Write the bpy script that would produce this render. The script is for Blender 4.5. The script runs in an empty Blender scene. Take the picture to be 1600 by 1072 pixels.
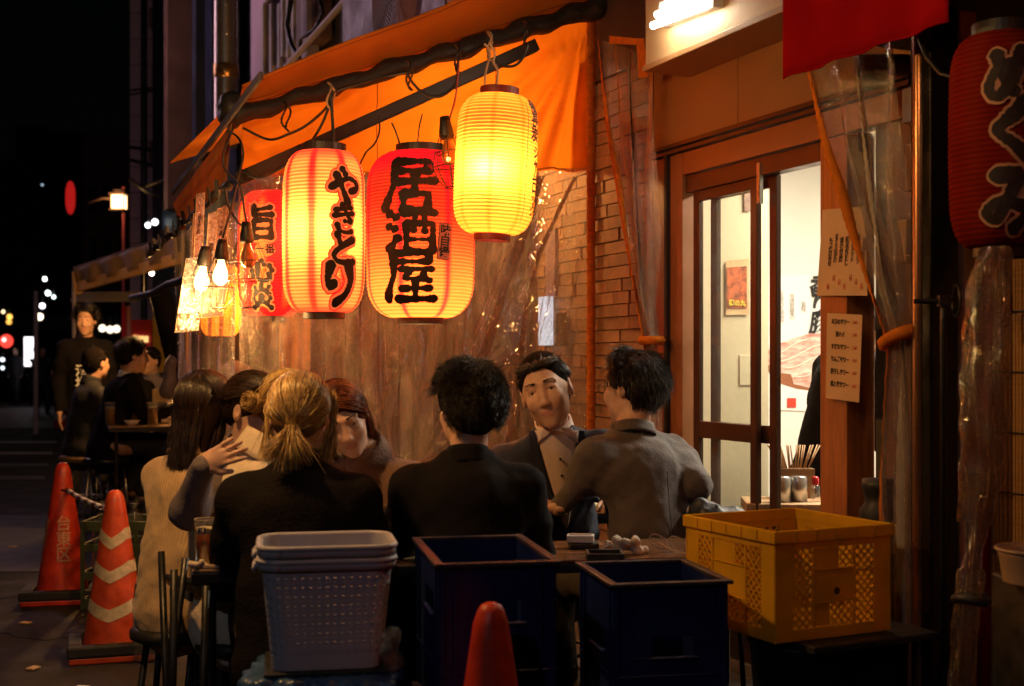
import bpy, bmesh, math, random
import numpy as np
from mathutils import Vector, Matrix, Euler, noise

random.seed(7)
np.random.seed(7)
scene = bpy.context.scene
COL = scene.collection
R = math.radians

# ------------------------------------------------------------------ camera
cam_data = bpy.data.cameras.new('camera')
cam = bpy.data.objects.new('camera', cam_data)
COL.objects.link(cam)
cam.location = (0, 0, 1.25)
cam.rotation_euler = (R(90), 0, 0)
cam_data.lens = 45.0
cam_data.sensor_width = 36.0
cam_data.shift_y = 29 / 1600
cam_data.clip_end = 600
cam_data.clip_start = 0.05
cam_data.dof.use_dof = True
cam_data.dof.focus_distance = 4.9
cam_data.dof.aperture_fstop = 3.2
scene.camera = cam

# ------------------------------------------------------------------ night sky
world = bpy.data.worlds.new('World')
scene.world = world
world.use_nodes = True
wn = world.node_tree.nodes
sky = wn.new('ShaderNodeTexSky')
sky.sky_type = 'NISHITA'
sky.sun_disc = False
sky.sun_elevation = R(3)
sky.sun_rotation = R(215)
bg = wn['Background']
bg.inputs['Strength'].default_value = 0.0004
world.node_tree.links.new(sky.outputs[0], bg.inputs['Color'])
sun_d = bpy.data.lights.new('moon', 'SUN')
sun_d.energy = 0.004
sun_d.angle = R(8)
sun_d.color = (0.8, 0.85, 1.0)
sun_o = bpy.data.objects.new('moon', sun_d)
sun_o.rotation_euler = (R(60), 0, R(-35))
COL.objects.link(sun_o)

scene.view_settings.view_transform = 'Standard'
scene.view_settings.look = 'None'
scene.view_settings.exposure = 0.0
scene.view_settings.gamma = 1.0
scene.view_settings.use_curve_mapping = False
scene.render.engine = 'CYCLES'
cy = scene.cycles
cy.use_denoising = True
cy.max_bounces = 10
cy.transparent_max_bounces = 16
cy.diffuse_bounces = 4
cy.glossy_bounces = 4
cy.transmission_bounces = 6
cy.sample_clamp_indirect = 4.0
cy.blur_glossy = 0.5
cy.caustics_reflective = False
cy.caustics_refractive = False

# ------------------------------------------------------------------ placing
TH = math.atan(850 / 2000)
FA = Vector((-math.sin(TH), math.cos(TH), 0))      # along the street, away
FN = Vector((-math.cos(TH), -math.sin(TH), 0))     # out of the shop front, to the street
DIST = 2.83
FO = Vector((0, 0, 0)) - FN * DIST


def P(px, py, Y):
    return Vector(((px - 800) / 2000 * Y, Y, 1.25 - (py - 565) / 2000 * Y))


def G(px, Y, z=0.0):
    return Vector(((px - 800) / 2000 * Y, Y, z))


def F(u, v, z=0.0):
    p = FO + FA * u + FN * v
    return Vector((p.x, p.y, z))


def FP(px, py, v):
    """point of the plane v metres in front of the shop front that the photo shows at px, py"""
    t = (px - 800) / 2000
    Y = (DIST - v) / (math.cos(TH) * t + math.sin(TH))
    return P(px, py, Y)


def U(px, v=0.0):
    t = (px - 800) / 2000
    Y = (DIST - v) / (math.cos(TH) * t + math.sin(TH))
    return Y * (-math.sin(TH) * t + math.cos(TH))


FROT = math.atan2(FA.y, FA.x)      # local x runs along the street
# ------------------------------------------------------------------ materials
MATS = {}


def nset(n, **kw):
    for k, v in kw.items():
        n.inputs[k].default_value = v


def pbr(name, col, rough=0.55, metal=0.0, var=0.18, scale=6.0, bump=0.0, bscale=60.0, stretch=(1, 1, 1),
        emis=None, estr=0.0, alpha=1.0, trans=0.0, coat=0.0, sheen=0.0, rvar=0.12, spec=0.5, detail=6, col2=None, wave=None, sub=0.0):
    if name in MATS:
        return MATS[name]
    m = bpy.data.materials.new(name)
    m.use_nodes = True
    nt = m.node_tree
    N, L = nt.nodes, nt.links
    b = N['Principled BSDF']
    tc = N.new('ShaderNodeTexCoord')
    mp = N.new('ShaderNodeMapping')
    mp.inputs['Scale'].default_value = stretch
    L.new(tc.outputs['Object'], mp.inputs[0])
    nz = N.new('ShaderNodeTexNoise')
    nset(nz, Scale=scale, Detail=detail, Roughness=0.6)
    L.new(mp.outputs[0], nz.inputs['Vector'])
    rp = N.new('ShaderNodeValToRGB')
    c = Vector(col[:3])
    c1 = c * (1 - var)
    c2 = Vector(col2[:3]) if col2 else c * (1 + var)
    rp.color_ramp.elements[0].position = 0.3
    rp.color_ramp.elements[1].position = 0.7
    rp.color_ramp.elements[0].color = (*c1, 1)
    rp.color_ramp.elements[1].color = (min(1, c2[0]), min(1, c2[1]), min(1, c2[2]), 1)
    L.new(nz.outputs['Fac'], rp.inputs[0])
    L.new(rp.outputs[0], b.inputs['Base Color'])
    mr = N.new('ShaderNodeMapRange')
    nset(mr, **{'To Min': max(0.02, rough - rvar), 'To Max': min(1, rough + rvar)})
    mr.inputs['From Min'].default_value = 0.3
    mr.inputs['From Max'].default_value = 0.7
    L.new(nz.outputs['Fac'], mr.inputs[0])
    L.new(mr.outputs[0], b.inputs['Roughness'])
    b.inputs['Metallic'].default_value = metal
    b.inputs['Specular IOR Level'].default_value = spec
    if sub:
        b.inputs['Subsurface Weight'].default_value = sub
        b.inputs['Subsurface Radius'].default_value = (0.012, 0.005, 0.003)
    if bump:
        n2 = N.new('ShaderNodeTexNoise')
        nset(n2, Scale=bscale, Detail=4)
        L.new(mp.outputs[0], n2.inputs['Vector'])
        bp = N.new('ShaderNodeBump')
        nset(bp, Strength=bump, Distance=0.01)
        src = n2.outputs['Fac']
        if wave:
            w = N.new('ShaderNodeTexWave')
            w.bands_direction = wave[0]
            nset(w, Scale=wave[1], Distortion=wave[2])
            L.new(mp.outputs[0], w.inputs['Vector'])
            ad = N.new('ShaderNodeMath')
            ad.operation = 'ADD'
            L.new(n2.outputs['Fac'], ad.inputs[0])
            L.new(w.outputs['Fac'], ad.inputs[1])
            src = ad.outputs[0]
        L.new(src, bp.inputs['Height'])
        L.new(bp.outputs[0], b.inputs['Normal'])
    if emis:
        b.inputs['Emission Color'].default_value = (*emis, 1)
        b.inputs['Emission Strength'].default_value = estr
    b.inputs['Alpha'].default_value = alpha
    b.inputs['Transmission Weight'].default_value = trans
    b.inputs['Coat Weight'].default_value = coat
    b.inputs['Sheen Weight'].default_value = sheen
    MATS[name] = m
    return m


def emit(name, col, strength):
    if name in MATS:
        return MATS[name]
    m = bpy.data.materials.new(name)
    m.use_nodes = True
    nt = m.node_tree
    nt.nodes.clear()
    e = nt.nodes.new('ShaderNodeEmission')
    nset(e, Color=(*col, 1), Strength=strength)
    o = nt.nodes.new('ShaderNodeOutputMaterial')
    nt.links.new(e.outputs[0], o.inputs[0])
    MATS[name] = m
    return m


def film(name, tint=(1, 1, 1), haze=0.08, gloss=0.12, rough=0.12, bump=0.35, bscale=14, stretch=(1, 1, 1), hcol=(0.8, 0.8, 0.8)):
    """clear plastic or glass sheet: see-through, a little milky, shiny"""
    if name in MATS:
        return MATS[name]
    m = bpy.data.materials.new(name)
    m.use_nodes = True
    nt = m.node_tree
    N, L = nt.nodes, nt.links
    N.clear()
    out = N.new('ShaderNodeOutputMaterial')
    tr = N.new('ShaderNodeBsdfTransparent')
    tr.inputs[0].default_value = (*tint, 1)
    gl = N.new('ShaderNodeBsdfGlossy')
    nset(gl, Roughness=rough)
    df = N.new('ShaderNodeBsdfDiffuse')
    df.inputs[0].default_value = (*hcol, 1)
    tl = N.new('ShaderNodeBsdfTranslucent')
    tl.inputs[0].default_value = (*hcol, 1)
    fr = N.new('ShaderNodeLayerWeight')
    fr.inputs[0].default_value = 0.5
    pw_ = N.new('ShaderNodeMath')
    pw_.operation = 'POWER'
    pw_.inputs[1].default_value = 4.0
    L.new(fr.outputs['Facing'], pw_.inputs[0])
    ad = N.new('ShaderNodeMath')
    ad.operation = 'MULTIPLY_ADD'
    L.new(pw_.outputs[0], ad.inputs[0])
    ad.inputs[1].default_value = 0.9
    ad.inputs[2].default_value = gloss
    ad.use_clamp = True
    m0 = N.new('ShaderNodeMixShader')
    m0.inputs[0].default_value = 0.5
    L.new(df.outputs[0], m0.inputs[1])
    L.new(tl.outputs[0], m0.inputs[2])
    m1 = N.new('ShaderNodeMixShader')
    L.new(tr.outputs[0], m1.inputs[1])
    L.new(m0.outputs[0], m1.inputs[2])
    m2 = N.new('ShaderNodeMixShader')
    L.new(ad.outputs[0], m2.inputs[0])
    L.new(m1.outputs[0], m2.inputs[1])
    L.new(gl.outputs[0], m2.inputs[2])
    L.new(m2.outputs[0], out.inputs[0])
    tc = N.new('ShaderNodeTexCoord')
    mp = N.new('ShaderNodeMapping')
    mp.inputs['Scale'].default_value = stretch
    L.new(tc.outputs['Object'], mp.inputs[0])
    nz = N.new('ShaderNodeTexNoise')
    nset(nz, Scale=bscale, Detail=5, Roughness=0.62, Distortion=1.2)
    L.new(mp.outputs[0], nz.inputs['Vector'])
    hz = N.new('ShaderNodeMapRange')
    nset(hz, **{'From Min': 0.35, 'From Max': 0.75, 'To Min': haze * 0.4, 'To Max': haze * 2.2})
    L.new(nz.outputs['Fac'], hz.inputs[0])
    L.new(hz.outputs[0], m1.inputs[0])
    if bump:
        n2 = N.new('ShaderNodeTexNoise')
        nset(n2, Scale=bscale * 1.6, Detail=3, Roughness=0.55, Distortion=2.0)
        L.new(tc.outputs['Object'], n2.inputs['Vector'])
        a2 = N.new('ShaderNodeMath')
        a2.operation = 'ADD'
        L.new(nz.outputs['Fac'], a2.inputs[0])
        L.new(n2.outputs['Fac'], a2.inputs[1])
        bp = N.new('ShaderNodeBump')
        nset(bp, Strength=bump, Distance=0.03)
        L.new(a2.outputs[0], bp.inputs['Height'])
        L.new(bp.outputs[0], gl.inputs['Normal'])
        L.new(bp.outputs[0], fr.inputs['Normal'])
    MATS[name] = m
    return m


def cloth_light(name, col, trans=0.45, rough=0.8, var=0.12, bump=0.15, vcol=False, glow=None, gs=0.0, scale=5):
    """thin fabric or paper that lets light through"""
    if name in MATS:
        return MATS[name]
    m = bpy.data.materials.new(name)
    m.use_nodes = True
    nt = m.node_tree
    N, L = nt.nodes, nt.links
    N.clear()
    out = N.new('ShaderNodeOutputMaterial')
    df = N.new('ShaderNodeBsdfDiffuse')
    tl = N.new('ShaderNodeBsdfTranslucent')
    mx = N.new('ShaderNodeMixShader')
    mx.inputs[0].default_value = trans
    tc = N.new('ShaderNodeTexCoord')
    nz = N.new('ShaderNodeTexNoise')
    nset(nz, Scale=scale, Detail=6)
    L.new(tc.outputs['Object'], nz.inputs['Vector'])
    mc = N.new('ShaderNodeMixRGB')
    mc.blend_type = 'MULTIPLY'
    mc.inputs[0].default_value = 1
    rp = N.new('ShaderNodeValToRGB')
    rp.color_ramp.elements[0].position = 0.3
    rp.color_ramp.elements[1].position = 0.7
    rp.color_ramp.elements[0].color = (1 - var, 1 - var, 1 - var, 1)
    L.new(nz.outputs['Fac'], rp.inputs[0])
    L.new(rp.outputs[0], mc.inputs[2])
    if vcol:
        at = N.new('ShaderNodeAttribute')
        at.attribute_name = 'Col'
        L.new(at.outputs['Color'], mc.inputs[1])
    else:
        mc.inputs[1].default_value = (*col, 1)
    L.new(mc.outputs[0], df.inputs[0])
    L.new(mc.outputs[0], tl.inputs[0])
    L.new(df.outputs[0], mx.inputs[1])
    L.new(tl.outputs[0], mx.inputs[2])
    last = mx
    if bump:
        n2 = N.new('ShaderNodeTexNoise')
        nset(n2, Scale=220, Detail=3)
        L.new(tc.outputs['Object'], n2.inputs['Vector'])
        bp = N.new('ShaderNodeBump')
        nset(bp, Strength=bump, Distance=0.004)
        L.new(n2.outputs['Fac'], bp.inputs['Height'])
        L.new(bp.outputs[0], df.inputs['Normal'])
    if glow:
        e = N.new('ShaderNodeEmission')
        e.inputs[1].default_value = gs
        if vcol:
            L.new(mc.outputs[0], e.inputs[0])
        else:
            e.inputs[0].default_value = (*glow, 1)
        ad = N.new('ShaderNodeAddShader')
        L.new(last.outputs[0], ad.inputs[0])
        L.new(e.outputs[0], ad.inputs[1])
        last = ad
    L.new(last.outputs[0], out.inputs[0])
    MATS[name] = m
    return m


# ------------------------------------------------------------------ objects
WM = {}      # world matrix of every object built


def _wm(o):
    return WM.get(o.name, Matrix.Identity(4)) if o else Matrix.Identity(4)


def thing(name, label, cat, loc=(0, 0, 0), rz=0.0, group=None):
    o = bpy.data.objects.new(name, None)
    o.empty_display_size = 0.1
    COL.objects.link(o)
    o.location = loc
    o.rotation_euler = (0, 0, rz)
    o['label'] = label
    o['category'] = cat
    if group:
        o['group'] = group
    WM[o.name] = Matrix.Translation(Vector(loc)) @ Matrix.Rotation(rz, 4, 'Z')
    return o


def tag(o, label=None, cat=None, group=None, kind=None):
    if label:
        o['label'] = label
    if cat:
        o['category'] = cat
    if group:
        o['group'] = group
    if kind:
        o['kind'] = kind
    return o


class MB:
    """collects shapes; build() links them as ONE mesh object"""

    def __init__(self, smooth=False):
        self.v = []
        self.f = []
        self.s = []
        self.m = []
        self.smooth = smooth
        self.mi = 0

    def add(self, vs, fs, smooth=None):
        o = len(self.v)
        self.v.extend([tuple(p) for p in vs])
        for f in fs:
            self.f.append(tuple(i + o for i in f))
            self.s.append(self.smooth if smooth is None else smooth)
            self.m.append(self.mi)
        return self

    def box(self, c, size, rot=None):
        c = Vector(c)
        hx, hy, hz = size[0] / 2, size[1] / 2, size[2] / 2
        vs = [Vector((sx * hx, sy * hy, sz * hz)) for sx in (-1, 1) for sy in (-1, 1) for sz in (-1, 1)]
        if rot is not None:
            M = rot if isinstance(rot, Matrix) else Matrix.Rotation(rot, 3, 'Z')
            vs = [M @ p for p in vs]
        return self.hexa([p + c for p in vs])

    def hexa(self, p):
        # p indexed sx*4+sy*2+sz
        return self.add(p, [(0, 1, 3, 2), (4, 6, 7, 5), (0, 4, 5, 1), (2, 3, 7, 6), (0, 2, 6, 4), (1, 5, 7, 3)], False)

    def bar(self, a, b, w, h=None, up=(0, 0, 1)):
        """rectangular bar from a to b"""
        a, b = Vector(a), Vector(b)
        h = h or w
        d = (b - a)
        L = d.length
        d = d / L
        s = d.cross(Vector(up))
        if s.length < 1e-4:
            s = d.cross(Vector((1, 0, 0)))
        s.normalize()
        t = s.cross(d)
        M = Matrix((d, s, t)).transposed()
        return self.box((a + b) / 2, (L, w, h), M)

    def cyl(self, a, b, r, r2=None, n=12, caps=True, smooth=True):
        a, b = Vector(a), Vector(b)
        r2 = r if r2 is None else r2
        d = (b - a).normalized()
        s = d.cross(Vector((0, 0, 1)))
        if s.length < 1e-3:
            s = d.cross(Vector((1, 0, 0)))
        s.normalize()
        t = s.cross(d)
        vs = []
        for p, rr in ((a, r), (b, r2)):
            for k in range(n):
                an = 2 * math.pi * k / n
                vs.append(p + (s * math.cos(an) + t * math.sin(an)) * rr)
        self.add(vs, [(k, (k + 1) % n, n + (k + 1) % n, n + k) for k in range(n)], smooth)
        if caps:
            self.add(vs[:n], [tuple(range(n - 1, -1, -1))], False)
            self.add(vs[n:], [tuple(range(n))], False)
        return self

    def tube(self, pts, r, n=6, closed=False):
        pts = [Vector(p) for p in pts]
        m = len(pts)
        vs = []
        prev = None
        for i, p in enumerate(pts):
            d = (pts[(i + 1) % m] - pts[i - 1]) if closed else (pts[min(i + 1, m - 1)] - pts[max(i - 1, 0)])
            d.normalize()
            if prev is None:
                s = d.cross(Vector((0, 0, 1)))
                if s.length < 0.1:
                    s = d.cross(Vector((1, 0, 0)))
            else:
                s = prev - d * prev.dot(d)
            s.normalize()
            prev = s
            t = d.cross(s)
            rr = r(i / (m - 1)) if callable(r) else r
            for k in range(n):
                an = 2 * math.pi * k / n
                vs.append(p + (s * math.cos(an) + t * math.sin(an)) * rr)
        fs = []
        for i in range(m if closed else m - 1):
            j = (i + 1) % m
            for k in range(n):
                fs.append((i * n + k, i * n + (k + 1) % n, j * n + (k + 1) % n, j * n + k))
        if not closed:
            fs.append(tuple(range(n - 1, -1, -1)))
            fs.append(tuple((m - 1) * n + k for k in range(n)))
        return self.add(vs, fs, True)

    def lathe(self, prof, c=(0, 0, 0), n=24, smooth=True, cap=False):
        c = Vector(c)
        vs = []
        for r, z in prof:
            for k in range(n):
                an = 2 * math.pi * k / n
                vs.append(c + Vector((r * math.cos(an), r * math.sin(an), z)))
        fs = []
        for i in range(len(prof) - 1):
            for k in range(n):
                fs.append((i * n + k, i * n + (k + 1) % n, (i + 1) * n + (k + 1) % n, (i + 1) * n + k))
        self.add(vs, fs, smooth)
        if cap:
            self.add(vs[:n], [tuple(range(n - 1, -1, -1))], False)
            self.add(vs[-n:], [tuple(range(n))], False)
        return self

    def grid(self, fn, nu, nv, smooth=True, flip=False):
        vs = [fn(i / nu, j / nv) for j in range(nv + 1) for i in range(nu + 1)]
        w = nu + 1
        fs = [(j * w + i, j * w + i + 1, (j + 1) * w + i + 1, (j + 1) * w + i) for j in range(nv) for i in range(nu)]
        if flip:
            fs = [f[::-1] for f in fs]
        return self.add(vs, fs, smooth)

    def sphere(self, c, r, n=12, m=8, sc=(1, 1, 1)):
        c = Vector(c)
        prof = [(max(1e-5, math.sin(math.pi * j / m)) * r, -math.cos(math.pi * j / m) * r) for j in range(m + 1)]
        vs = []
        for rr, z in prof:
            for k in range(n):
                an = 2 * math.pi * k / n
                vs.append(c + Vector((rr * math.cos(an) * sc[0], rr * math.sin(an) * sc[1], z * sc[2])))
        fs = [(i * n + k, i * n + (k + 1) % n, (i + 1) * n + (k + 1) % n, (i + 1) * n + k) for i in range(m) for k in range(n)]
        return self.add(vs, fs, True)

    def sheet(self, quad, th, nrm=None):
        """flat panel with thickness: 4 corners in order"""
        q = [Vector(p) for p in quad]
        n = Vector(nrm) if nrm is not None else (q[1] - q[0]).cross(q[3] - q[0]).normalized()
        n = n * th
        vs = q + [p + n for p in q]
        return self.add(vs, [(3, 2, 1, 0), (4, 5, 6, 7), (0, 1, 5, 4), (1, 2, 6, 5), (2, 3, 7, 6), (3, 0, 4, 7)], False)

    def build(self, name, mat, parent=None, local=False, bevel=0.0, seg=2, mats=None, solid=0.0):
        me = bpy.data.meshes.new(name)
        me.from_pydata(self.v, [], self.f)
        me.polygons.foreach_set('use_smooth', self.s)
        me.materials.append(mat)
        for x in (mats or []):
            me.materials.append(x)
        if mats:
            me.polygons.foreach_set('material_index', self.m)
        return link(name, me, parent, local, bevel, seg, solid)


def link(name, me, parent=None, local=False, bevel=0.0, seg=2, solid=0.0):
    o = bpy.data.objects.new(name, me)
    COL.objects.link(o)
    o.parent = parent
    if not local:
        if parent is not None:
            me.transform(_wm(parent).inverted())
        else:   # a thing that is one mesh: origin at its base
            n = len(me.vertices)
            if n:
                a = np.empty(n * 3)
                me.vertices.foreach_get('co', a)
                a = a.reshape(-1, 3)
                c = (a.min(0) + a.max(0)) / 2
                c[2] = a[:, 2].min()
                me.transform(Matrix.Translation(-Vector(c)))
                o.location = c
    WM[o.name] = _wm(parent).copy() if parent is not None else Matrix.Translation(o.location)
    me.update()
    if bevel:
        md = o.modifiers.new('bevel', 'BEVEL')
        md.width = bevel
        md.segments = seg
        md.limit_method = 'ANGLE'
    if solid:
        md = o.modifiers.new('solid', 'SOLIDIFY')
        md.thickness = solid
    return o


def dup(root, loc=None, rz=None, label=None, group=None):
    r = root.copy()
    COL.objects.link(r)
    if loc is not None:
        r.location = loc
    if rz is not None:
        r.rotation_euler = (0, 0, rz)
    if label:
        r['label'] = label
    if group:
        r['group'] = group
    WM[r.name] = Matrix.Translation(r.location) @ r.rotation_euler.to_matrix().to_4x4()
    for ch in list(root.children):
        c = ch.copy()
        COL.objects.link(c)
        c.parent = r
        for g in list(ch.children):
            d = g.copy()
            COL.objects.link(d)
            d.parent = c
    return r


def piece(name, mesh, parent, M=None):
    """a further object that shares a mesh"""
    o = bpy.data.objects.new(name, mesh)
    COL.objects.link(o)
    o.parent = parent
    if M is not None:
        o.matrix_local = M
    return o


def point(name, loc, power, col, r=0.03, parent=None):
    d = bpy.data.lights.new(name, 'POINT')
    d.energy = power
    d.color = col
    d.shadow_soft_size = r
    o = bpy.data.objects.new(name, d)
    COL.objects.link(o)
    if parent is not None:
        o.parent = parent
        o.location = _wm(parent).inverted() @ Vector(loc)
    else:
        o.location = loc
    return o


def text_mesh(body, size=0.1, bold=0.0, depth=0.0006, line=1.0, sub=0.0, shear=0.0, sx=1.0):
    cu = bpy.data.curves.new('writing', 'FONT')
    cu.body = body
    cu.size = size
    cu.align_x = 'CENTER'
    cu.align_y = 'CENTER'
    cu.space_line = line
    cu.offset = bold
    cu.extrude = depth
    cu.shear = shear
    cu.resolution_u = 3
    o = bpy.data.objects.new('writing_tmp', cu)
    COL.objects.link(o)
    dg = bpy.context.evaluated_depsgraph_get()
    me = bpy.data.meshes.new_from_object(o.evaluated_get(dg))
    bpy.data.objects.remove(o)
    bpy.data.curves.remove(cu)
    if sub:
        bm = bmesh.new()
        bm.from_mesh(me)
        bmesh.ops.triangulate(bm, faces=bm.faces)
        for _ in range(4):
            es = [e for e in bm.edges if e.calc_length() > sub]
            if not es:
                break
            bmesh.ops.subdivide_edges(bm, edges=es, cuts=1)
            bmesh.ops.triangulate(bm, faces=[f for f in bm.faces if len(f.verts) > 3])
        bm.to_mesh(me)
        bm.free()
    if sx != 1.0:
        me.transform(Matrix.Diagonal((sx, 1, 1, 1)))
    return me


def text_on(name, body, mat, origin, xdir, ydir, parent, **kw):
    me = text_mesh(body, **kw)
    x = Vector(xdir).normalized()
    y = Vector(ydir).normalized()
    z = x.cross(y)
    M = Matrix((x, y, z)).transposed().to_4x4()
    M.translation = Vector(origin)
    me.transform(M)
    me.materials.clear()
    me.materials.append(mat)
    return link(name, me, parent)


def arc(a, b, sag, n=10, side=(0, 0, 0)):
    a, b = Vector(a), Vector(b)
    s = Vector(side)
    return [a.lerp(b, t / n) - Vector((0, 0, sag * 4 * (t / n) * (1 - t / n))) + s * (4 * (t / n) * (1 - t / n)) for t in range(n + 1)]
# ------------------------------------------------------------------ palette
M_asph = pbr('asphalt', (0.022, 0.018, 0.016), 0.7, spec=0.25, var=0.35, scale=3, bump=0.6, bscale=180, rvar=0.2)
M_asph2 = pbr('asphalt_patch', (0.032, 0.026, 0.022), 0.55, var=0.3, scale=5, bump=0.5, bscale=160)
M_pave = pbr('pavement', (0.06, 0.052, 0.055), 0.6, var=0.25, scale=4, bump=0.3, bscale=90)
M_line = pbr('road_paint', (0.22, 0.20, 0.18), 0.6, var=0.3, scale=12)
M_black = pbr('black_metal', (0.012, 0.012, 0.013), 0.38, var=0.3, scale=15, bump=0.05)
M_blackp = pbr('black_plastic', (0.02, 0.019, 0.018), 0.5, var=0.3, scale=20, bump=0.1)
M_rubber = pbr('black_rubber', (0.018, 0.017, 0.017), 0.7, var=0.3, scale=20, bump=0.3)
M_alu = pbr('aluminium', (0.42, 0.40, 0.37), 0.35, 0.9, var=0.15, scale=9)
M_steel = pbr('steel', (0.5, 0.49, 0.47), 0.28, 0.95, var=0.2, scale=7, stretch=(1, 1, 0.2))
M_bronze = pbr('brown_door_metal', (0.075, 0.032, 0.016), 0.38, 0.35, var=0.15, scale=7, stretch=(1, 1, 0.2), bump=0.03)
M_fascia = pbr('fascia_paint', (0.42, 0.30, 0.17), 0.5, var=0.22, scale=5, bump=0.15, bscale=120)
M_head = pbr('header_panel', (0.26, 0.15, 0.07), 0.42, var=0.12, scale=3, bump=0.05)
M_frame = pbr('door_frame_paint', (0.26, 0.10, 0.035), 0.45, var=0.15, scale=6)
M_brick = pbr('stone_siding', (0.25, 0.155, 0.09), 0.75, var=0.4, scale=7, bump=0.5, bscale=50)
M_brick2 = pbr('stone_siding_dark', (0.20, 0.125, 0.075), 0.75, var=0.4, scale=9, bump=0.5, bscale=60)
M_mortar = pbr('mortar', (0.15, 0.09, 0.055), 0.9, var=0.3)
M_wood = pbr('orange_wood', (0.40, 0.13, 0.025), 0.45, var=0.35, scale=5, stretch=(9, 9, 0.8), bump=0.15, bscale=30)
M_woodg = pbr('weathered_wood', (0.055, 0.036, 0.026), 0.75, var=0.45, scale=5, stretch=(9, 9, 0.6), bump=0.5, bscale=20)
M_post = pbr('pale_wood_post', (0.50, 0.30, 0.15), 0.6, var=0.2, scale=5, stretch=(8, 8, 0.6), bump=0.2, bscale=20)
M_wallw = pbr('white_wall', (0.80, 0.77, 0.70), 0.6, var=0.05, scale=3)
M_wallb = pbr('cream_wall', (0.56, 0.48, 0.33), 0.6, var=0.07, scale=3)
M_orange = cloth_light('orange_canvas', (0.90, 0.27, 0.02), 0.5, var=0.22, scale=4)
M_orange2 = cloth_light('orange_roof_canvas', (0.80, 0.24, 0.03), 0.3, var=0.25, scale=3)
M_hem = cloth_light('orange_hem', (0.80, 0.24, 0.03), 0.25, var=0.3, scale=30)
M_red = cloth_light('red_banner_cloth', (0.36, 0.007, 0.012), 0.3, var=0.25, scale=6)
M_vinyl = film('clear_vinyl', (0.95, 0.89, 0.82), 0.19, 0.16, 0.06, 0.9, 20, (1, 1, 0.16), (0.85, 0.72, 0.60))
M_vinyl2 = film('clear_vinyl_folded', (0.93, 0.87, 0.80), 0.20, 0.20, 0.08, 0.6, 16, (1, 1, 0.12), (0.75, 0.62, 0.50))
M_glass = film('window_glass', (0.96, 0.97, 0.95), 0.015, 0.01, 0.02, 0.0)
M_clearp = film('clear_bottle_plastic', (0.93, 0.95, 0.94), 0.04, 0.10, 0.05, 0.1, 30)
M_paper = pbr('cream_paper', (0.66, 0.42, 0.21), 0.7, var=0.08, scale=9)
M_white = pbr('white_plastic', (0.75, 0.74, 0.72), 0.45, var=0.06)
M_ink = pbr('black_ink', (0.015, 0.013, 0.012), 0.6, var=0.1)
M_redink = pbr('red_ink', (0.55, 0.04, 0.02), 0.6, var=0.1)
M_cable = pbr('black_cable', (0.012, 0.011, 0.01), 0.45, var=0.2, scale=30)
M_rope = pbr('tan_cord', (0.35, 0.22, 0.12), 0.8, var=0.3, scale=60)
M_dark = pbr('dark_wall', (0.045, 0.032, 0.035), 0.7, var=0.4, scale=2)
M_navyw = pbr('blue_black_cladding', (0.02, 0.026, 0.045), 0.6, var=0.4, scale=3)
M_mauve = pbr('pale_tiled_wall', (0.60, 0.44, 0.50), 0.6, var=0.12, scale=2)
M_mauve2 = pbr('grey_pipe_paint', (0.33, 0.27, 0.31), 0.5, var=0.2, scale=6)
M_brown = pbr('brown_clad', (0.15, 0.08, 0.055), 0.6, var=0.3, scale=3)


def FM(u, v, z=0.0):
    M = Matrix((FA, FN, Vector((0, 0, 1)))).transposed().to_4x4()
    M.translation = F(u, v, z)
    return M


FR3 = Matrix((FA, FN, Vector((0, 0, 1)))).transposed()


def fbox(mb, u0, u1, v0, v1, z0, z1):
    mb.box(F((u0 + u1) / 2, (v0 + v1) / 2, (z0 + z1) / 2), (abs(u1 - u0), abs(v1 - v0), abs(z1 - z0)), FR3)
    return mb


# ------------------------------------------------------------------ ground
mb = MB()
mb.add([(-250, -30, 0), (250, -30, 0), (250, 400, 0), (-250, 400, 0)], [(0, 1, 2, 3)], False)
tag(mb.build('ground', M_asph, None, True), kind='structure')
mb = MB()
fbox(mb, 0, 60, -0.05, 0.55, -0.05, 0.012)
tag(mb.build('kerb_strip', M_pave, None), kind='structure')
mb = MB()
a = [G(-900, 22), G(120, 24), G(140, 60), G(-900, 60)]
mb.sheet([Vector((p.x, p.y, 0.0)) for p in a], 0.012)
tag(mb.build('far_pavement', M_pave, None), kind='structure')
for k, Y in enumerate((13.5, 15.2, 17.2, 19.6)):
    mb = MB()
    mb.sheet([G(-260, Y, 0.002), G(70 + 6 * k, Y, 0.002), G(70 + 6 * k, Y + 0.45, 0.002), G(-260, Y + 0.45, 0.002)], 0.003)
    tag(mb.build('road_marking', M_line if k > 1 else pbr('worn_paint', (0.06, 0.052, 0.045), 0.6, var=0.5, scale=14), None), kind='structure')
mb = MB()
mb.sheet([G(-250, 7.6, 0.001), G(60, 7.6, 0.001), G(90, 10.4, 0.001), G(-250, 10.4, 0.001)], 0.003)
tag(mb.build('road_patch', M_asph2, None), kind='structure')

# ------------------------------------------------------------------ shop front
shop = thing('restaurant_building', 'brown shop front with sliding door beside the diners', 'building', F(4.4, 0))
uL, uR = U(1050), U(1345)          # 4.9 , 3.59
uD = U(1218)                       # edge of the open half
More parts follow.
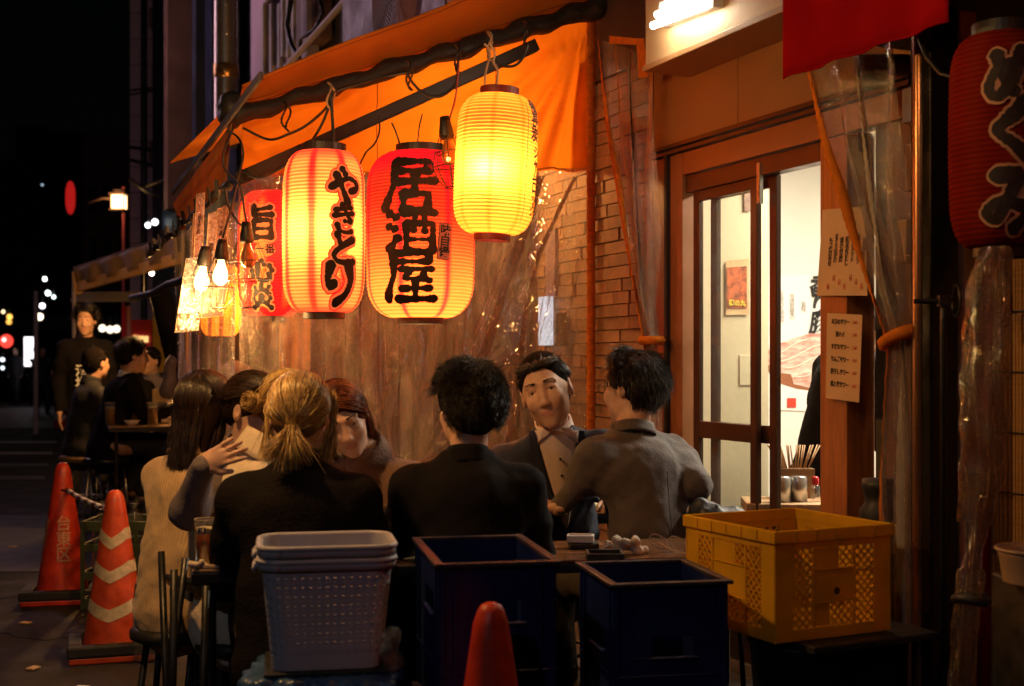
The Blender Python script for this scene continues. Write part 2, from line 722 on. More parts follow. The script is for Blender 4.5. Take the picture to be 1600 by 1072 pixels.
# header panel in two plates
zh0, zh1 = 2.19, 2.62
for (ua, ub) in ((U(1163) + 0.002, 4.98), (3.30, U(1163) - 0.002)):
    mb = MB()
    fbox(mb, ua, ub, -0.06, 0.03, zh0, zh1)
    mb.build('header_panel', M_head, shop, bevel=0.003)
mb = MB()
fbox(mb, 3.30, 5.0, -0.05, 0.05, zh0 - 0.022, zh0 - 0.004)
mb.build('trim', M_bronze, shop, bevel=0.002)
mb = MB()
fbox(mb, 3.30, 5.0, -0.05, 0.04, zh0 - 0.045, zh0 - 0.028)
mb.build('trim', M_bronze, shop, bevel=0.002)
mb = MB()
fbox(mb, 3.30, U(1075), -0.05, 0.025, 2.045, zh0 - 0.05)
mb.build('lintel', M_frame, shop, bevel=0.003)
mb = MB()
fbox(mb, U(1075), 4.985, -0.06, 0.03, 0.0, zh0 - 0.05)
mb.build('door_jamb', M_frame, shop, bevel=0.004)
mb = MB()
fbox(mb, U(1057), U(1053), 0.03, 0.05, 0.0, zh0 - 0.05)
mb.build('corner_strip', M_black, shop)
# fascia box over the door
fas = MB()
fz0, fz1 = 2.46, 3.2
fbox(fas, 3.0, U(1008, 0.25), 0.03, 0.25, fz0, fz1)
fas.build('fascia', M_fascia, shop, bevel=0.006)
mb = MB()
fbox(mb, 3.0, U(1008, 0.25) + 0.004, 0.03, 0.262, fz0 - 0.012, fz0 + 0.012)
mb.build('fascia_edge', M_head, shop, bevel=0.003)
mb = MB()
fbox(mb, 2.2, 9.5, -0.25, 0.0, 2.62, 6.5)
mb.build('upper_wall', M_dark, shop)
# door frames (sliding, brown metal)
dz = 2.04
mb = MB()
fbox(mb, uR, U(1075) - 0.002, -0.05, 0.012, dz - 0.07, dz)
mb.build('door_head_track', M_bronze, shop, bevel=0.002)
mb = MB()
fbox(mb, uR, U(1075) - 0.002, -0.05, 0.02, 0.0, 0.06)
mb.build('door_sill', M_alu, shop, bevel=0.002)


def leaf(u0, u1, v, name='sliding_door'):
    mb = MB()
    w = 0.045
    fbox(mb, u0, u0 + w, v - 0.012, v + 0.012, 0.06, dz - 0.07)
    fbox(mb, u1 - w, u1, v - 0.012, v + 0.012, 0.06, dz - 0.07)
    fbox(mb, u0 + w, u1 - w, v - 0.011, v + 0.011, dz - 0.07 - 0.045, dz - 0.0705)
    fbox(mb, u0 + w, u1 - w, v - 0.011, v + 0.011, 0.93, 1.0)
    fbox(mb, u0 + w, u1 - w, v - 0.011, v + 0.011, 0.06, 0.17)
    fr = mb.build(name, M_bronze, shop, bevel=0.003)
    for a, b in ((0.17, 0.93), (1.0, dz - 0.115)):
        g = MB()
        fbox(g, u0 + w, u1 - w, v - 0.002, v + 0.002, a, b)
        g.build('pane', M_glass, fr)
    return fr


leaf(U(1182), U(1083), -0.012)
leaf(U(1216, -0.04), U(1190) + 0.42, -0.042)
mb = MB()
fbox(mb, U(1191) - 0.01, U(1191) + 0.012, 0.0, 0.02, 1.86, 2.02)
mb.build('door_closer', M_steel, shop, bevel=0.003)

# stone faced wall left of the door
wall = thing('stone_faced_wall', 'wall of narrow stone blocks between the orange canvas and the door', 'wall', F(5.6, 0))
mb = MB()
fbox(mb, 4.99, 9.5, -0.2, -0.012, 0, 2.615)
mb.build('backing', M_mortar, wall)
bm_cache = {}
z = 0.02
rows = 0
cnt = 0
while z < 2.6:
    h = 0.060
    u = 5.0
    while u < 6.35:
        w = random.choice((0.16, 0.24, 0.34, 0.46))
        w = min(w, 6.36 - u)
        if w < 0.04:
            break
        key = (round(w, 2), random.randint(0, 1))
        if key not in bm_cache:
            b = MB()
            d = 0.016 + 0.008 * key[1]
            b.hexa([Vector((sx * (w / 2 - 0.0012 - (0.0022 if sy > 0 else 0)), d if sy > 0 else -0.01, sz * (h / 2 - 0.0012 - (0.0018 if sy > 0 else 0)))) for sx in (-1, 1) for sy in (-1, 1) for sz in (-1, 1)])
            me = bpy.data.meshes.new('brick')
            me.from_pydata(b.v, [], b.f)
            me.materials.append(M_brick if random.random() < 0.65 else M_brick2)
            bm_cache[key] = me
        M = _wm(wall).inverted() @ FM(u + w / 2, -0.008 + random.uniform(-0.003, 0.003), z + h / 2)
        piece('brick', bm_cache[key], wall, M)
        cnt += 1
        u += w
    z += h
mb = MB()
fbox(mb, 4.986, 5.03, -0.01, 0.03, 0, 2.6)
mb.build('corner_trim', M_frame, wall)

# ------------------------------------------------------------------ room behind the door
room = thing('shop_interior', 'bright cream room seen through the sliding door', 'room', F(4.6, -1.2))
mb = MB()
fbox(mb, 6.1, 6.2, -2.6, -0.2, 0, 2.6)
mb.build('side_wall', M_wallw, room)
mb = MB()
fbox(mb, 2.6, 6.1, -2.6, -2.5, 0, 2.6)
mb.build('back_wall', M_wallw, room)
mb = MB()
fbox(mb, 2.5, 2.6, -2.6, -0.2, 0, 2.6)
mb.build('near_wall', M_wallw, room)
mb = MB()
fbox(mb, 2.5, 6.2, -2.6, -0.06, 2.6, 2.7)
mb.build('ceiling', M_wallw, room)
mb = MB()
fbox(mb, 2.5, 6.2, -2.6, -0.05, -0.01, 0.02)
mb.build('floor', pbr('room_floor', (0.22, 0.16, 0.11), 0.5), room)
mb = MB()     # cream partition just behind the closed leaf
fbox(mb, 5.02, 5.08, -0.60, -0.2, 0.02, 2.6)
mb.build('partition', M_wallb, room)
mb = MB()
fbox(mb, 5.014, 5.02, -0.52, -0.44, 1.14, 1.28)
mb.build('light_switch', M_wallb, room, bevel=0.002)
# tube lamp of the room
lamp = thing('ceiling_tube_light', 'white tube light on the ceiling inside the shop', 'lamp', F(4.0, -1.2, 2.5))
mb = MB()
fbox(mb, 3.65, 4.85, -1.28, -1.12, 2.56, 2.6)
mb.build('housing', M_white, lamp)
mb = MB()
mb.cyl(F(3.7, -1.2, 2.53), F(4.8, -1.2, 2.53), 0.016, n=10)
mb.build('tube', emit('tube_inside', (1, 0.86, 0.62), 60), lamp)
d = bpy.data.lights.new('room_light', 'AREA')
d.shape = 'RECTANGLE'
d.size = 1.1
d.size_y = 0.12
d.energy = 125
d.color = (1.0, 0.89, 0.70)
o = bpy.data.objects.new('room_light', d)
COL.objects.link(o)
o.parent = lamp
o.matrix_local = _wm(lamp).inverted() @ FM(4.25, -1.2, 2.50)

# meat poster on the side wall (u = 6.1, faces the door)
Yp = 7.3


def WP(px, py, u=6.094):
    """point on the room's side wall"""
    t = (px - 800) / 2000
    Y = u / (math.cos(TH) - math.sin(TH) * t)
    return P(px, py, Y)


post = thing('meat_poster', 'large poster of sliced pork with black brush writing inside the doorway', 'poster', WP(1250, 645))
mb = MB()
c = [WP(1196, 640), WP(1330, 645), WP(1330, 428), WP(1196, 432)]
mb.sheet(c, 0.002, -FA)
mb.build('sheet', pbr('poster_white', (0.86, 0.83, 0.78), 0.4, var=0.04), post)


def on_wall(fn_pts, u):
    return [WP(x, y, u) for x, y in fn_pts]


mb = MB()
pts = [(1196, 575), (1206, 588), (1222, 600), (1245, 607), (1275, 611), (1300, 608), (1330, 600), (1330, 560), (1196, 560)]
mb.add(on_wall(pts, 6.088), [tuple(range(len(pts)))], False)
mb.build('plate_picture', pbr('plate_brown', (0.30, 0.10, 0.04), 0.4), post)
mb = MB()
pts = [(1196, 548), (1210, 540), (1235, 530), (1262, 522), (1290, 520), (1330, 528), (1330, 590), (1300, 600), (1268, 607), (1240, 600), (1236, 585), (1215, 582), (1196, 566)]
mb.add(on_wall(pts, 6.085), [tuple(range(len(pts)))], False)
meatm = pbr('meat_pink', (0.72, 0.22, 0.17), 0.4, var=0.3, scale=9, col2=(0.92, 0.72, 0.62), stretch=(1, 1, 4), detail=3)
mb.build('meat_picture', meatm, post)
M_fat = pbr('meat_fat', (0.88, 0.66, 0.56), 0.4, var=0.1)
for (x0, y0, x1, y1) in ((1200, 556, 1262, 532), (1212, 566, 1290, 538), (1225, 576, 1300, 552), (1240, 590, 1310, 570)):
    mb = MB()
    mb.tube([WP(x0 + (x1 - x0) * t, y0 + (y1 - y0) * t + 3 * math.sin(6 * t), 6.083) for t in np.linspace(0, 1, 9)], 0.0055, 4)
    mb.build('fat_streak', M_fat, post)
xd, yd = FN * -1, Vector((0, 0, 1))
text_on('writing', '香\nり\n豚', M_ink, WP(1279, 478, 6.086), xd, yd, post, size=0.135, bold=0.004, line=0.78, shear=0.15)
for px, tx in ((1222, 'ミネラル豊富\n'), (1238, '当店自慢の'), (1256, '旨味')):
    text_on('writing', '\n'.join(tx.strip()), pbr('grey_ink', (0.4, 0.36, 0.34), 0.6), WP(px, 480, 6.086), xd, yd, post, size=0.036, line=0.8)
text_on('writing', '\n'.join('岩中豚旨味一番'), M_redink, WP(1210, 480, 6.086), xd, yd, post, size=0.045, line=0.78)
mb = MB()
c = on_wall([(1230, 637), (1244, 637), (1244, 622), (1230, 622)], 6.087)
mb.add(c, [(0, 1, 2, 3)], False)
mb.build('seal', M_redink, post)

# small yellow-red food photo on the partition (u=5.02)


def PP(px, py, u=5.012):
    t = (px - 800) / 2000
    Y = u / (math.cos(TH) - math.sin(TH) * t)
    return P(px, py, Y)


fp = thing('food_photo', 'small food photo with yellow writing taped behind the glass door', 'poster', PP(1152, 485))
mb = MB()
mb.sheet([PP(1134, 492), PP(1170, 492), PP(1170, 404), PP(1134, 408)], 0.001, -FA)
mb.build('sheet', pbr('laminate', (0.6, 0.40, 0.22), 0.35), fp)
mb = MB()
mb.add([PP(1136, 482, 5.008), PP(1167, 482, 5.008), PP(1167, 416, 5.008), PP(1136, 418, 5.008)], [(0, 1, 2, 3)], False)
mb.build('picture', pbr('food_red', (0.10, 0.03, 0.015), 0.4, var=0.4, scale=22, col2=(0.75, 0.14, 0.03), detail=3), fp)
text_on('writing', '鶏の丸', pbr('yellow_ink', (0.8, 0.6, 0.03), 0.5), PP(1152, 474, 5.005), xd, yd, fp, size=0.03, bold=0.001)
mb = MB()
mb.sheet([PP(1163, 330), PP(1174, 330), PP(1174, 292), PP(1163, 292)], 0.001, -FA)
tag(mb.build('photo_card', pbr('purple_card', (0.16, 0.07, 0.1), 0.4, col2=(0.4, 0.2, 0.1), scale=30), None), 'narrow dark picture card at the top of the wall behind the glass door', 'picture')

# wooden post in the doorway, with two menus
uw = U(1323)
mb = MB()
fbox(mb, U(1345), U(1303), -0.06, 0.06, 0.0, 2.03)
wp = tag(mb.build('wooden_post', M_wood, None, bevel=0.004), 'orange wooden post of the doorway carrying two menus', 'post')


def menu(name, label, quad, cols, horizontal=False, rows=None, title=None):
    t = thing(name, label, 'menu', quad[0])
    mb = MB()
    n = (quad[1] - quad[0]).cross(quad[3] - quad[0]).normalized()
    mb.sheet(quad, 0.002, n)
    mb.build('sheet', M_paper, t)
    x = (quad[1] - quad[0])
    y = (quad[3] - quad[0])
    W, H = x.length, y.length
    xn, yn = x.normalized(), y.normalized()
    if horizontal:
        for i, r in enumerate(rows):
            text_on('writing', r, M_ink, quad[0] + x * 0.42 + y * (0.90 - 0.145 * i) + n * 0.003, x, y, t, size=H * 0.07, bold=0.0006, sx=0.8)
            text_on('price', '三五〇', M_redink, quad[0] + x * 0.84 + y * (0.90 - 0.145 * i) + n * 0.003, x, y, t, size=H * 0.045, sx=0.7)
    else:
        for i, r in enumerate(cols):
            text_on('writing', '\n'.join(r), M_ink, quad[0] + x * (0.88 - 0.11 * i) + y * (0.50 + 0.02 * (i % 3)) + n * 0.003, x, y, t, size=H * 0.068, line=0.80, bold=0.0006)
            text_on('price', '〇\n円', M_redink, quad[0] + x * (0.88 - 0.11 * i) + y * (0.10 + 0.05 * (i % 3)) + n * 0.003, x, y, t, size=H * 0.045, line=0.7)
        text_on('heading', title, M_ink, quad[0] + x * 0.5 + y * 0.93 + n * 0.003, x, y, t, size=H * 0.085, bold=0.0008)
    return t


menu('menu_board', 'upper handwritten menu sheet pinned on the wooden post', [FP(1277, 462, 0.075), FP(1356, 462, 0.075), FP(1352, 322, 0.075), FP(1286, 328, 0.075)],
     ['自家製梅酒', 'あじなめろう', '冷やしトマト', '枝豆おひたし', '煮込み豆腐', 'まぐろ山かけ', 'もつ焼盛合せ'], title='お品')
menu('menu_board', 'lower laminated drinks menu in a clear frame on the wooden post', [FP(1291, 622, 0.085), FP(1343, 629, 0.085), FP(1348, 492, 0.085), FP(1293, 489, 0.085)], [], True,
     ['本日のサワー', '酎ハイ', 'すだちサワー', 'りんごサワー', '梅干しサワー', '桃と苺サワー'])

# dark recess right of the post, steel pillar, beige pillar
mb = MB()
fbox(mb, 3.1, 3.583, -0.14, -0.06, 0.0, 2.1)
fbox(mb, 3.38, 3.44, -2.49, -0.142, 0.02, 2.59)  # unseen inner wall added to block room light from the recess
tag(mb.build('side_panel_wall', pbr('grey_green_panel', (0.10, 0.085, 0.06), 0.5, var=0.3, scale=4), None), 'dull grey panel wall in the recess right of the wooden post, with an added light block behind', 'wall')
mb = MB()
fbox(mb, 2.0, U(1385), -0.05, 0.0, 0.0, 2.62)
shopr = thing('neighbour_building', 'dark front of the next shop at the right edge', 'building', F(2.9, 0))
mb.build('wall', M_brown, shopr)
mb = MB()
fbox(mb, 2.0, 3.29, 0.0, 0.3, 2.25, 3.4)
mb.build('soffit', M_dark, shopr)
pil = thing('steel_pillar', 'glossy dark square pillar with a copper edge right of the tied curtain', 'pillar', F(U(1450, 0.3), 0.3))
mb = MB()
a = FP(1449, 565, 0.32)
mb.box((a.x + 0.02, a.y, 1.3), (0.085, 0.10, 2.6), FR3)
mb.build('post', pbr('pillar_black', (0.014, 0.011, 0.01), 0.22, 0.4, var=0.2), pil, bevel=0.006)
mb = MB()
b = FP(1438, 565, 0.34)
mb.cyl((b.x, b.y, 0), (b.x, b.y, 2.6), 0.022, n=14)
mb.build('pipe', pbr('copper_pipe', (0.30, 0.14, 0.07), 0.3, 0.8, stretch=(1, 1, 0.1)), pil)
pil2 = thing('beige_pillar', 'rough beige wall pillar between the dark pillar and the bundled vinyl', 'pillar', FP(1494, 565, 0.2) * Vector((1, 1, 0)) if False else Vector((FP(1494, 565, 0.2).x, FP(1494, 565, 0.2).y, 0)))
mb = MB()
c = FP(1494, 565, 0.2)
mb.box((c.x, c.y, 1.3), (0.10, 0.06, 2.6), FR3)
mb.build('post', pbr('beige_render', (0.34, 0.17, 0.09), 0.8, var=0.2, scale=30, bump=0.5, bscale=200), pil2, bevel=0.003)
vt = thing('gas_valve_pipe', 'thin black pipe with a small valve wheel on the beige pillar', 'pipe', Vector((c.x, c.y - 0.06, 0)))
q = FP(1474, 470, 0.36)
mb = MB()
mb.tube([(q.x, q.y, 0.05), (q.x, q.y, q.z - 0.05), (q.x, q.y, q.z)], 0.009, 8)
mb.cyl((q.x - 0.075, q.y + 0.02, q.z), (q.x + 0.01, q.y, q.z), 0.007)
mb.box((q.x, q.y, q.z), (0.028, 0.028, 0.03))
mb.build('pipe', M_black, vt)
mb = MB()
mb.cyl((q.x, q.y, q.z), (q.x + 0.035, q.y + 0.005, q.z), 0.004)
mb.tube([(q.x + 0.036, q.y + 0.03 * math.cos(t), q.z + 0.045 * math.sin(t)) for t in np.linspace(0, 2 * math.pi, 13)[:-1]], 0.004, 6, True)
mb.build('valve_wheel', M_black, vt)
# switch boxes between curtain and pillar
for i, (px, y0, y1, lab) in enumerate(((1428, 135, 195, 'grey meter box highest beside the dark pillar'), (1426, 222, 300, 'cream plate below the grey meter box beside the dark pillar'), (1418, 343, 412, 'lowest small white switch box beside the dark pillar'))):
    mb = MB()
    a, b = FP(px - 10, y1, 0.22), FP(px + 10, y0, 0.22)
    mb.box((a + b) / 2, (0.05, 0.05 if i != 1 else 0.02, b.z - a.z), FR3)
    tag(mb.build('switch_box', [M_mauve2, M_post, M_paper][i], None, bevel=0.005), lab, 'switch box')

# fluorescent lamp on the fascia
fl = thing('fluorescent_lamp', 'glowing white fluorescent lamp fixed on the fascia above the door', 'lamp', FP(1055, 40, 0.33))
a, b = FP(1020, 40, 0.33), FP(1094, 12, 0.33)
mb = MB()
mb.cyl(a, b, 0.014, n=12)
mb.cyl(a + Vector((0, 0, 0.045)) - FN * .02, b + Vector((0, 0, 0.045)) - FN * .02, 0.014, n=12)
mb.build('tube', emit('fluorescent', (1.0, 0.80, 0.55), 62), fl)
mb = MB()
mb.bar(a.lerp(b, -0.05) - FN * 0.06 + Vector((0, 0, 0.05)), a.lerp(b, 1.1) - FN * 0.06 + Vector((0, 0, 0.05)), 0.05, 0.1)
mb.build('housing', M_white, fl, bevel=0.004)
mb = MB()
for t in (0.5, 0.8):
    q = a.lerp(b, t)
    mb.tube([q + Vector((0, 0, 0.0)), q + FN * 0.02 + Vector((0, 0, 0.03)), q - FN * 0.03 + Vector((0, 0, 0.09))], 0.003, 5)
mb.build('clip', M_black, fl)
# ------------------------------------------------------------------ canvas lean-to
C1 = FP(370, 182, 1.75)
uN = 5.59
C1 = F(uN, 1.75, C1.z)               # street corner, low
CT = F(uN, 0.02, FP(935, 12, 0.0).z)      # top at the wall
tent = thing('canvas_lean_to', 'orange canvas lean-to roof over the side terrace hung with lanterns', 'awning', F(uN, 0.9))


def bow(p):
    return p


# roof sheet: street edge (v 1.75) to wall
def roof(i, j):
    u = uN - 0.05 + 1.75 * j
    v = 1.80 * (1 - i)
    z = C1.z + 0.03 + (CT.z - C1.z) * i + 0.012 * math.sin(i * 14) * math.sin(3.1 * j) - 0.05 * math.sin(math.pi * i) * abs(math.sin(math.pi * j * 2))
    return F(u, v, z)


mb = MB(True)
mb.grid(roof, 40, 24)
mb.build('roof_canvas', M_orange2, tent)


# flap in front of the rafter: from rafter outwards and up
def flap(i, j):
    a = C1.lerp(CT, i * 1.05)
    b = FP(388 + (905 - 388) * i, 143 - 168 * i + 10 * math.sin(math.pi * i), 1.75 - 1.75 * i) if False else None
    rise = (0.085 + 0.23 * i ** 1.3)
    sag = 0.015 * math.sin(i * 9) * j + 0.010 * (1 - 2 * abs(noise.noise(Vector((i * 14, j * 1.3, 1.7))))) * j * (1.2 - j)
    return a + Vector((0, 0, 0.02 + rise * j + sag)) - FA * (0.10 + 0.25 * i) * j


mb = MB(True)
mb.grid(flap, 160, 16)
mb.build('front_flap', M_orange2, tent, solid=0.003)
mb = MB()
mb.tube([flap(i, 1.0) for i in np.linspace(0, 1, 30)], 0.008, 6)
mb.build('flap_hem', M_orange2, tent)


# hanging canvas end panel (upper part of the end wall) with folds fanning from the top corner
def zt(i):
    return C1.z + (CT.z - C1.z) * i


def endp(i, j):
    v = 1.72 * (1 - i)
    top = zt(i) - 0.02
    bot = 2.06 + 0.13 * i
    z = top + (bot - top) * j
    dx, dz_ = v - 0.05, (CT.z - 0.1) - z
    ang = math.atan2(dx, dz_ + 0.02)
    w = (0.050 * math.sin(ang * 17 + 0.7 * math.sin(ang * 9)) + 0.018 * math.sin(ang * 41)) * min(1, j * 1.6) * min(1, max(0, (i - 0.40) * 3)) + 0.014 * math.sin(i * 19 + j * 3) + 0.012 * (1 - 2 * abs(noise.noise(Vector((i * 6 + j, j * 5, 0.2)))))
    return F(uN + 0.05 + w, v, z)


mb = MB(True)
mb.grid(endp, 150, 24)
mb.build('end_canvas', M_orange, tent)
M_seam = pbr('canvas_seam', (0.40, 0.10, 0.01), 0.85, var=0.2)
for i_ in (0.36, 0.70):
    mb = MB()
    mb.tube([Vector(endp(i_, j_)) - FA * 0.004 for j_ in np.linspace(0.02, 0.99, 24)], 0.0022, 4)
    mb.build('seam', M_seam, tent)
mb = MB()
mb.tube([Vector(endp(i_, 0.985)) - FA * 0.004 for i_ in np.linspace(0, 1, 150)], 0.004, 5)
mb.build('bottom_hem', M_seam, tent)
for j_ in (0.12, 0.93):
    mb = MB()
    mb.tube([flap(i_, j_) - FA * 0.004 for i_ in np.linspace(0, 1, 60)], 0.002, 4)
    mb.build('seam', M_seam, tent)
# stitched vertical strip at the wall


def strip(i, j):
    v = 0.062 - 0.045 * i
    z = CT.z - 0.05 - (CT.z - 0.3) * j
    return F(uN - 0.005 + 0.003 * math.sin(j * 300), v, z)


mb = MB(True)
mb.grid(strip, 2, 200)
mb.build('hem_strip', M_hem, tent, solid=0.003)
mb = MB()
for k in range(95):
    z = CT.z - 0.08 - k * 0.028
    mb.box(F(uN - 0.012, 0.040, z), (0.004, 0.042, 0.003), FR3)
mb.build('stitching', pbr('stitch_orange', (0.5, 0.14, 0.02), 0.8), tent)

# clear vinyl end wall, creased


def vin(i, j):
    v = 1.74 * (1 - i)
    bot, top = 0.12, 2.07 + 0.13 * i
    z = bot + (top - bot) * j
    w = 0.010 * math.sin(v * 26 + 2 * math.sin(z * 3)) + 0.006 * math.sin(v * 61 + z * 4)
    # gathered diagonal crease
    c = 0.62 - 0.23 * (2.0 - z)
    d = (v - 0.28 - 0.45 * max(0, (2.0 - z) / 1.2) * 0.75)
    w += 0.045 * math.exp(-(d / 0.05) ** 2) * (0.6 + 0.4 * math.sin(z * 40 + 6 * d))
    w += 0.006 * math.sin(d * 120 + 3 * math.sin(z * 17)) * math.exp(-(d / 0.22) ** 2)
    w += 0.007 * math.sin(14 * v + 23 * z) * math.sin(31 * v - 9 * z)
    q = Vector((v * 7 + 2 * z, z * 4, 0.3))
    w += 0.016 * (1 - abs(noise.noise(q)) * 2) + 0.010 * (1 - abs(noise.noise(q * 2.7)) * 2) * (0.4 + math.exp(-(d / 0.16) ** 2)) + 0.005 * (1 - abs(noise.noise(q * 7.1)) * 2) * (0.25 + math.exp(-(d / 0.12) ** 2))
    return F(uN + 0.02 + w, v, z)


mb = MB(True)
mb.grid(vin, 330, 210)
vc = thing('vinyl_curtain', 'creased clear vinyl end wall hanging below the lanterns behind the diners', 'curtain', F(uN, 0.9))
mb.build('vinyl_sheet', M_vinyl, vc)
M_crease = film('gathered_vinyl', (0.92, 0.88, 0.85), 0.08, 0.38, 0.06, 1.0, 40, (1, 1, 0.6), (0.75, 0.70, 0.66))
for pts_, r_ in (([(846, 275), (828, 330), (806, 400), (782, 470), (758, 545), (728, 615), (690, 690), (640, 760)], 0.020), ([(900, 275), (872, 330), (842, 400), (822, 480), (812, 560), (800, 640), (790, 720)], 0.011)):
    def gf(i, j, pts_=pts_, r_=r_):
        k = j * (len(pts_) - 1)
        a = min(int(k), len(pts_) - 2)
        f = k - a
        x = pts_[a][0] * (1 - f) + pts_[a + 1][0] * f
        y = pts_[a][1] * (1 - f) + pts_[a + 1][1] * f
        t = (x - 800) / 2000
        Y = (uN - 0.03) / (math.cos(TH) - math.sin(TH) * t)
        p = P(x, y, Y)
        an = 2 * math.pi * i
        rr = r_ * (0.75 + 0.5 * j) * (1 + 0.8 * noise.noise(Vector((math.cos(an) * 2.2, math.sin(an) * 2.2, j * 9))) + 0.5 * noise.noise(Vector((math.cos(an) * 5, math.sin(an) * 5, j * 30))))
        return p + FN * (rr * math.cos(an)) - FA * (0.5 * rr * math.sin(an))
    mb = MB(True)
    mb.grid(gf, 40, 160)
    mb.build('gathered_fold', M_crease, vc)
M_glint = film('vinyl_highlight', (0.95, 0.92, 0.88), 0.35, 0.55, 0.16, 0.6, 50, (1, 1, 1), (0.9, 0.82, 0.74))  # for thin pale tubes shaped as the highlights on the vinyl creases
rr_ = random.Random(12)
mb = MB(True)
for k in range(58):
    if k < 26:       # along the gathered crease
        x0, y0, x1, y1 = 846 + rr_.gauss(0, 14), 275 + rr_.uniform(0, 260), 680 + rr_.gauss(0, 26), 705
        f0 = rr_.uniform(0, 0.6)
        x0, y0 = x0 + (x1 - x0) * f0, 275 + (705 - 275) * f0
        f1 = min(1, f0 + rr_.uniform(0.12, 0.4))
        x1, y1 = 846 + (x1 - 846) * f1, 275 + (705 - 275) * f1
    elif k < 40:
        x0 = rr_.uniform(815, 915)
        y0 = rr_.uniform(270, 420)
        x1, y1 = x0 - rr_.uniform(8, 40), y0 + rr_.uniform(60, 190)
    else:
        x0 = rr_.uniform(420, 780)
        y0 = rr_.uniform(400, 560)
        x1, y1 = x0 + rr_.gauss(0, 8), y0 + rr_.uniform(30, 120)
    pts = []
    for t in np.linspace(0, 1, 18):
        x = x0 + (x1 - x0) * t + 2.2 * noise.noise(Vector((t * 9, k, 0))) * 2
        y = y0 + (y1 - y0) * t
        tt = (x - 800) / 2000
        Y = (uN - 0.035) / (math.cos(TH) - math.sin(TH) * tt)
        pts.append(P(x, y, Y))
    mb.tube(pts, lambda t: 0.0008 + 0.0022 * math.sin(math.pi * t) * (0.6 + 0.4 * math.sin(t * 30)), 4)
tag(mb.build('crease_highlights', M_glint, vc), kind='stuff')


def vin2(i, j):
    u = uN + 1.7 * i
    z = 0.5 + (1.95 - 0.5) * j
    return F(u, 1.76 + 0.012 * math.sin(u * 21 + 3 * z) + 0.008 * math.sin(u * 47), z)


mb = MB(True)
mb.grid(vin2, 120, 40)
tag(mb.build('vinyl_curtain', M_vinyl, None), 'clear vinyl sheet on the street side of the lean-to behind the hanging menus', 'curtain')

# main rafter: cloth wrapped black pole, uneven
mb = MB()
n = 60
pts = [C1.lerp(CT, -0.02 + 1.1 * t / n) - FA * 0.06 + Vector((0, 0, -0.01 + 0.008 * math.sin(t * 0.9))) for t in range(n + 1)]
mb.tube(pts, lambda t: 0.036 + 0.012 * t + 0.005 * math.sin(t * 37) + 0.004 * math.sin(t * 91), 10)
mb.build('rafter', pbr('black_wrap', (0.014, 0.012, 0.011), 0.6, var=0.3, scale=20, bump=0.6, bscale=40), tent)
mb = MB()
mb.tube([F(5.58, 1.78, C1.z + 0.02 + 0.03 * math.sin(t)) + FA * 0.045 * math.cos(t) for t in np.linspace(0, 6.28, 10)[:-1]], 0.055, 8, True)
mb.build('corner_joint', M_blackp, tent)
# second rail carrying the lanterns
LA, LB = P(372, 280, 5.45), P(838, 70, 5.95)
mb = MB()
mb.bar(LA, LB, 0.035, 0.055)
mb.bar(LA + Vector((0, 0, -0.03)), LB + Vector((0, 0, -0.03)), 0.04, 0.008)
mb.build('lantern_rail', pbr('dark_rail', (0.05, 0.04, 0.035), 0.4, 0.6), tent, bevel=0.003)
# street side valance and clamp bar
VA0 = FP(362, 192, 1.80)
VA1 = FP(270, 318, 1.80)
VB0 = FP(352, 292, 1.80)
VB1 = FP(232, 398, 1.80)
VC1 = FP(283, 360, 1.80)


def val(i, j):
    a = VA0.lerp(VA1, i)
    b = VB0.lerp(VC1, i)
    return a.lerp(b, j) + FN * (0.01 * math.sin(i * 25) * j)


mb = MB(True)
mb.grid(val, 40, 6)
mb.build('side_valance', cloth_light('valance_canvas', (0.62, 0.30, 0.12), 0.4, var=0.25), tent, solid=0.003)
mb = MB()
mb.bar(FP(408, 118, 1.9), FP(270, 300, 1.9), 0.015, 0.03)
mb.build('gutter', pbr('dim_gutter', (0.035, 0.026, 0.034), 0.8), tent, bevel=0.004)
mb = MB()
pts = [VB0.lerp(VB1, t) + Vector((0, 0, 0.012 * math.sin(t * 30))) for t in np.linspace(-0.05, 1, 40)]
mb.tube(pts, lambda t: 0.016 + 0.007 * math.sin(t * 55), 7)
mb.build('clamp_bar', M_blackp, tent)
mb = MB()
for k in range(14):
    p = VB0.lerp(VB1, 0.03 + k / 14)
    mb.bar(p + Vector((0, 0, -0.035)) + FN * 0.02, p + Vector((0, 0, 0.04)) + FN * 0.03 + FA * 0.02 * (k % 3 - 1), 0.018, 0.008)
tag(mb.build('clamps', M_blackp, tent), kind='stuff')
mb = MB()
q0, q1 = FP(245, 420, 1.85), FP(180, 448, 1.85)
mb.tube([FP(x, y, 1.83) for x, y in ((300, 432), (280, 440), (262, 445), (240, 458), (205, 466))], 0.022, 7)
mb.build('lower_bar', M_blackp, tent)

# pale wooden board at street corner
mb = MB()
a = FP(291, 540, 1.72)
mb.box((a.x, a.y, 0.85), (0.16, 0.03, 1.7), FR3)
tag(mb.build('corner_board', M_post, None, bevel=0.004), 'pale wooden board standing at the street corner of the lean-to', 'board')

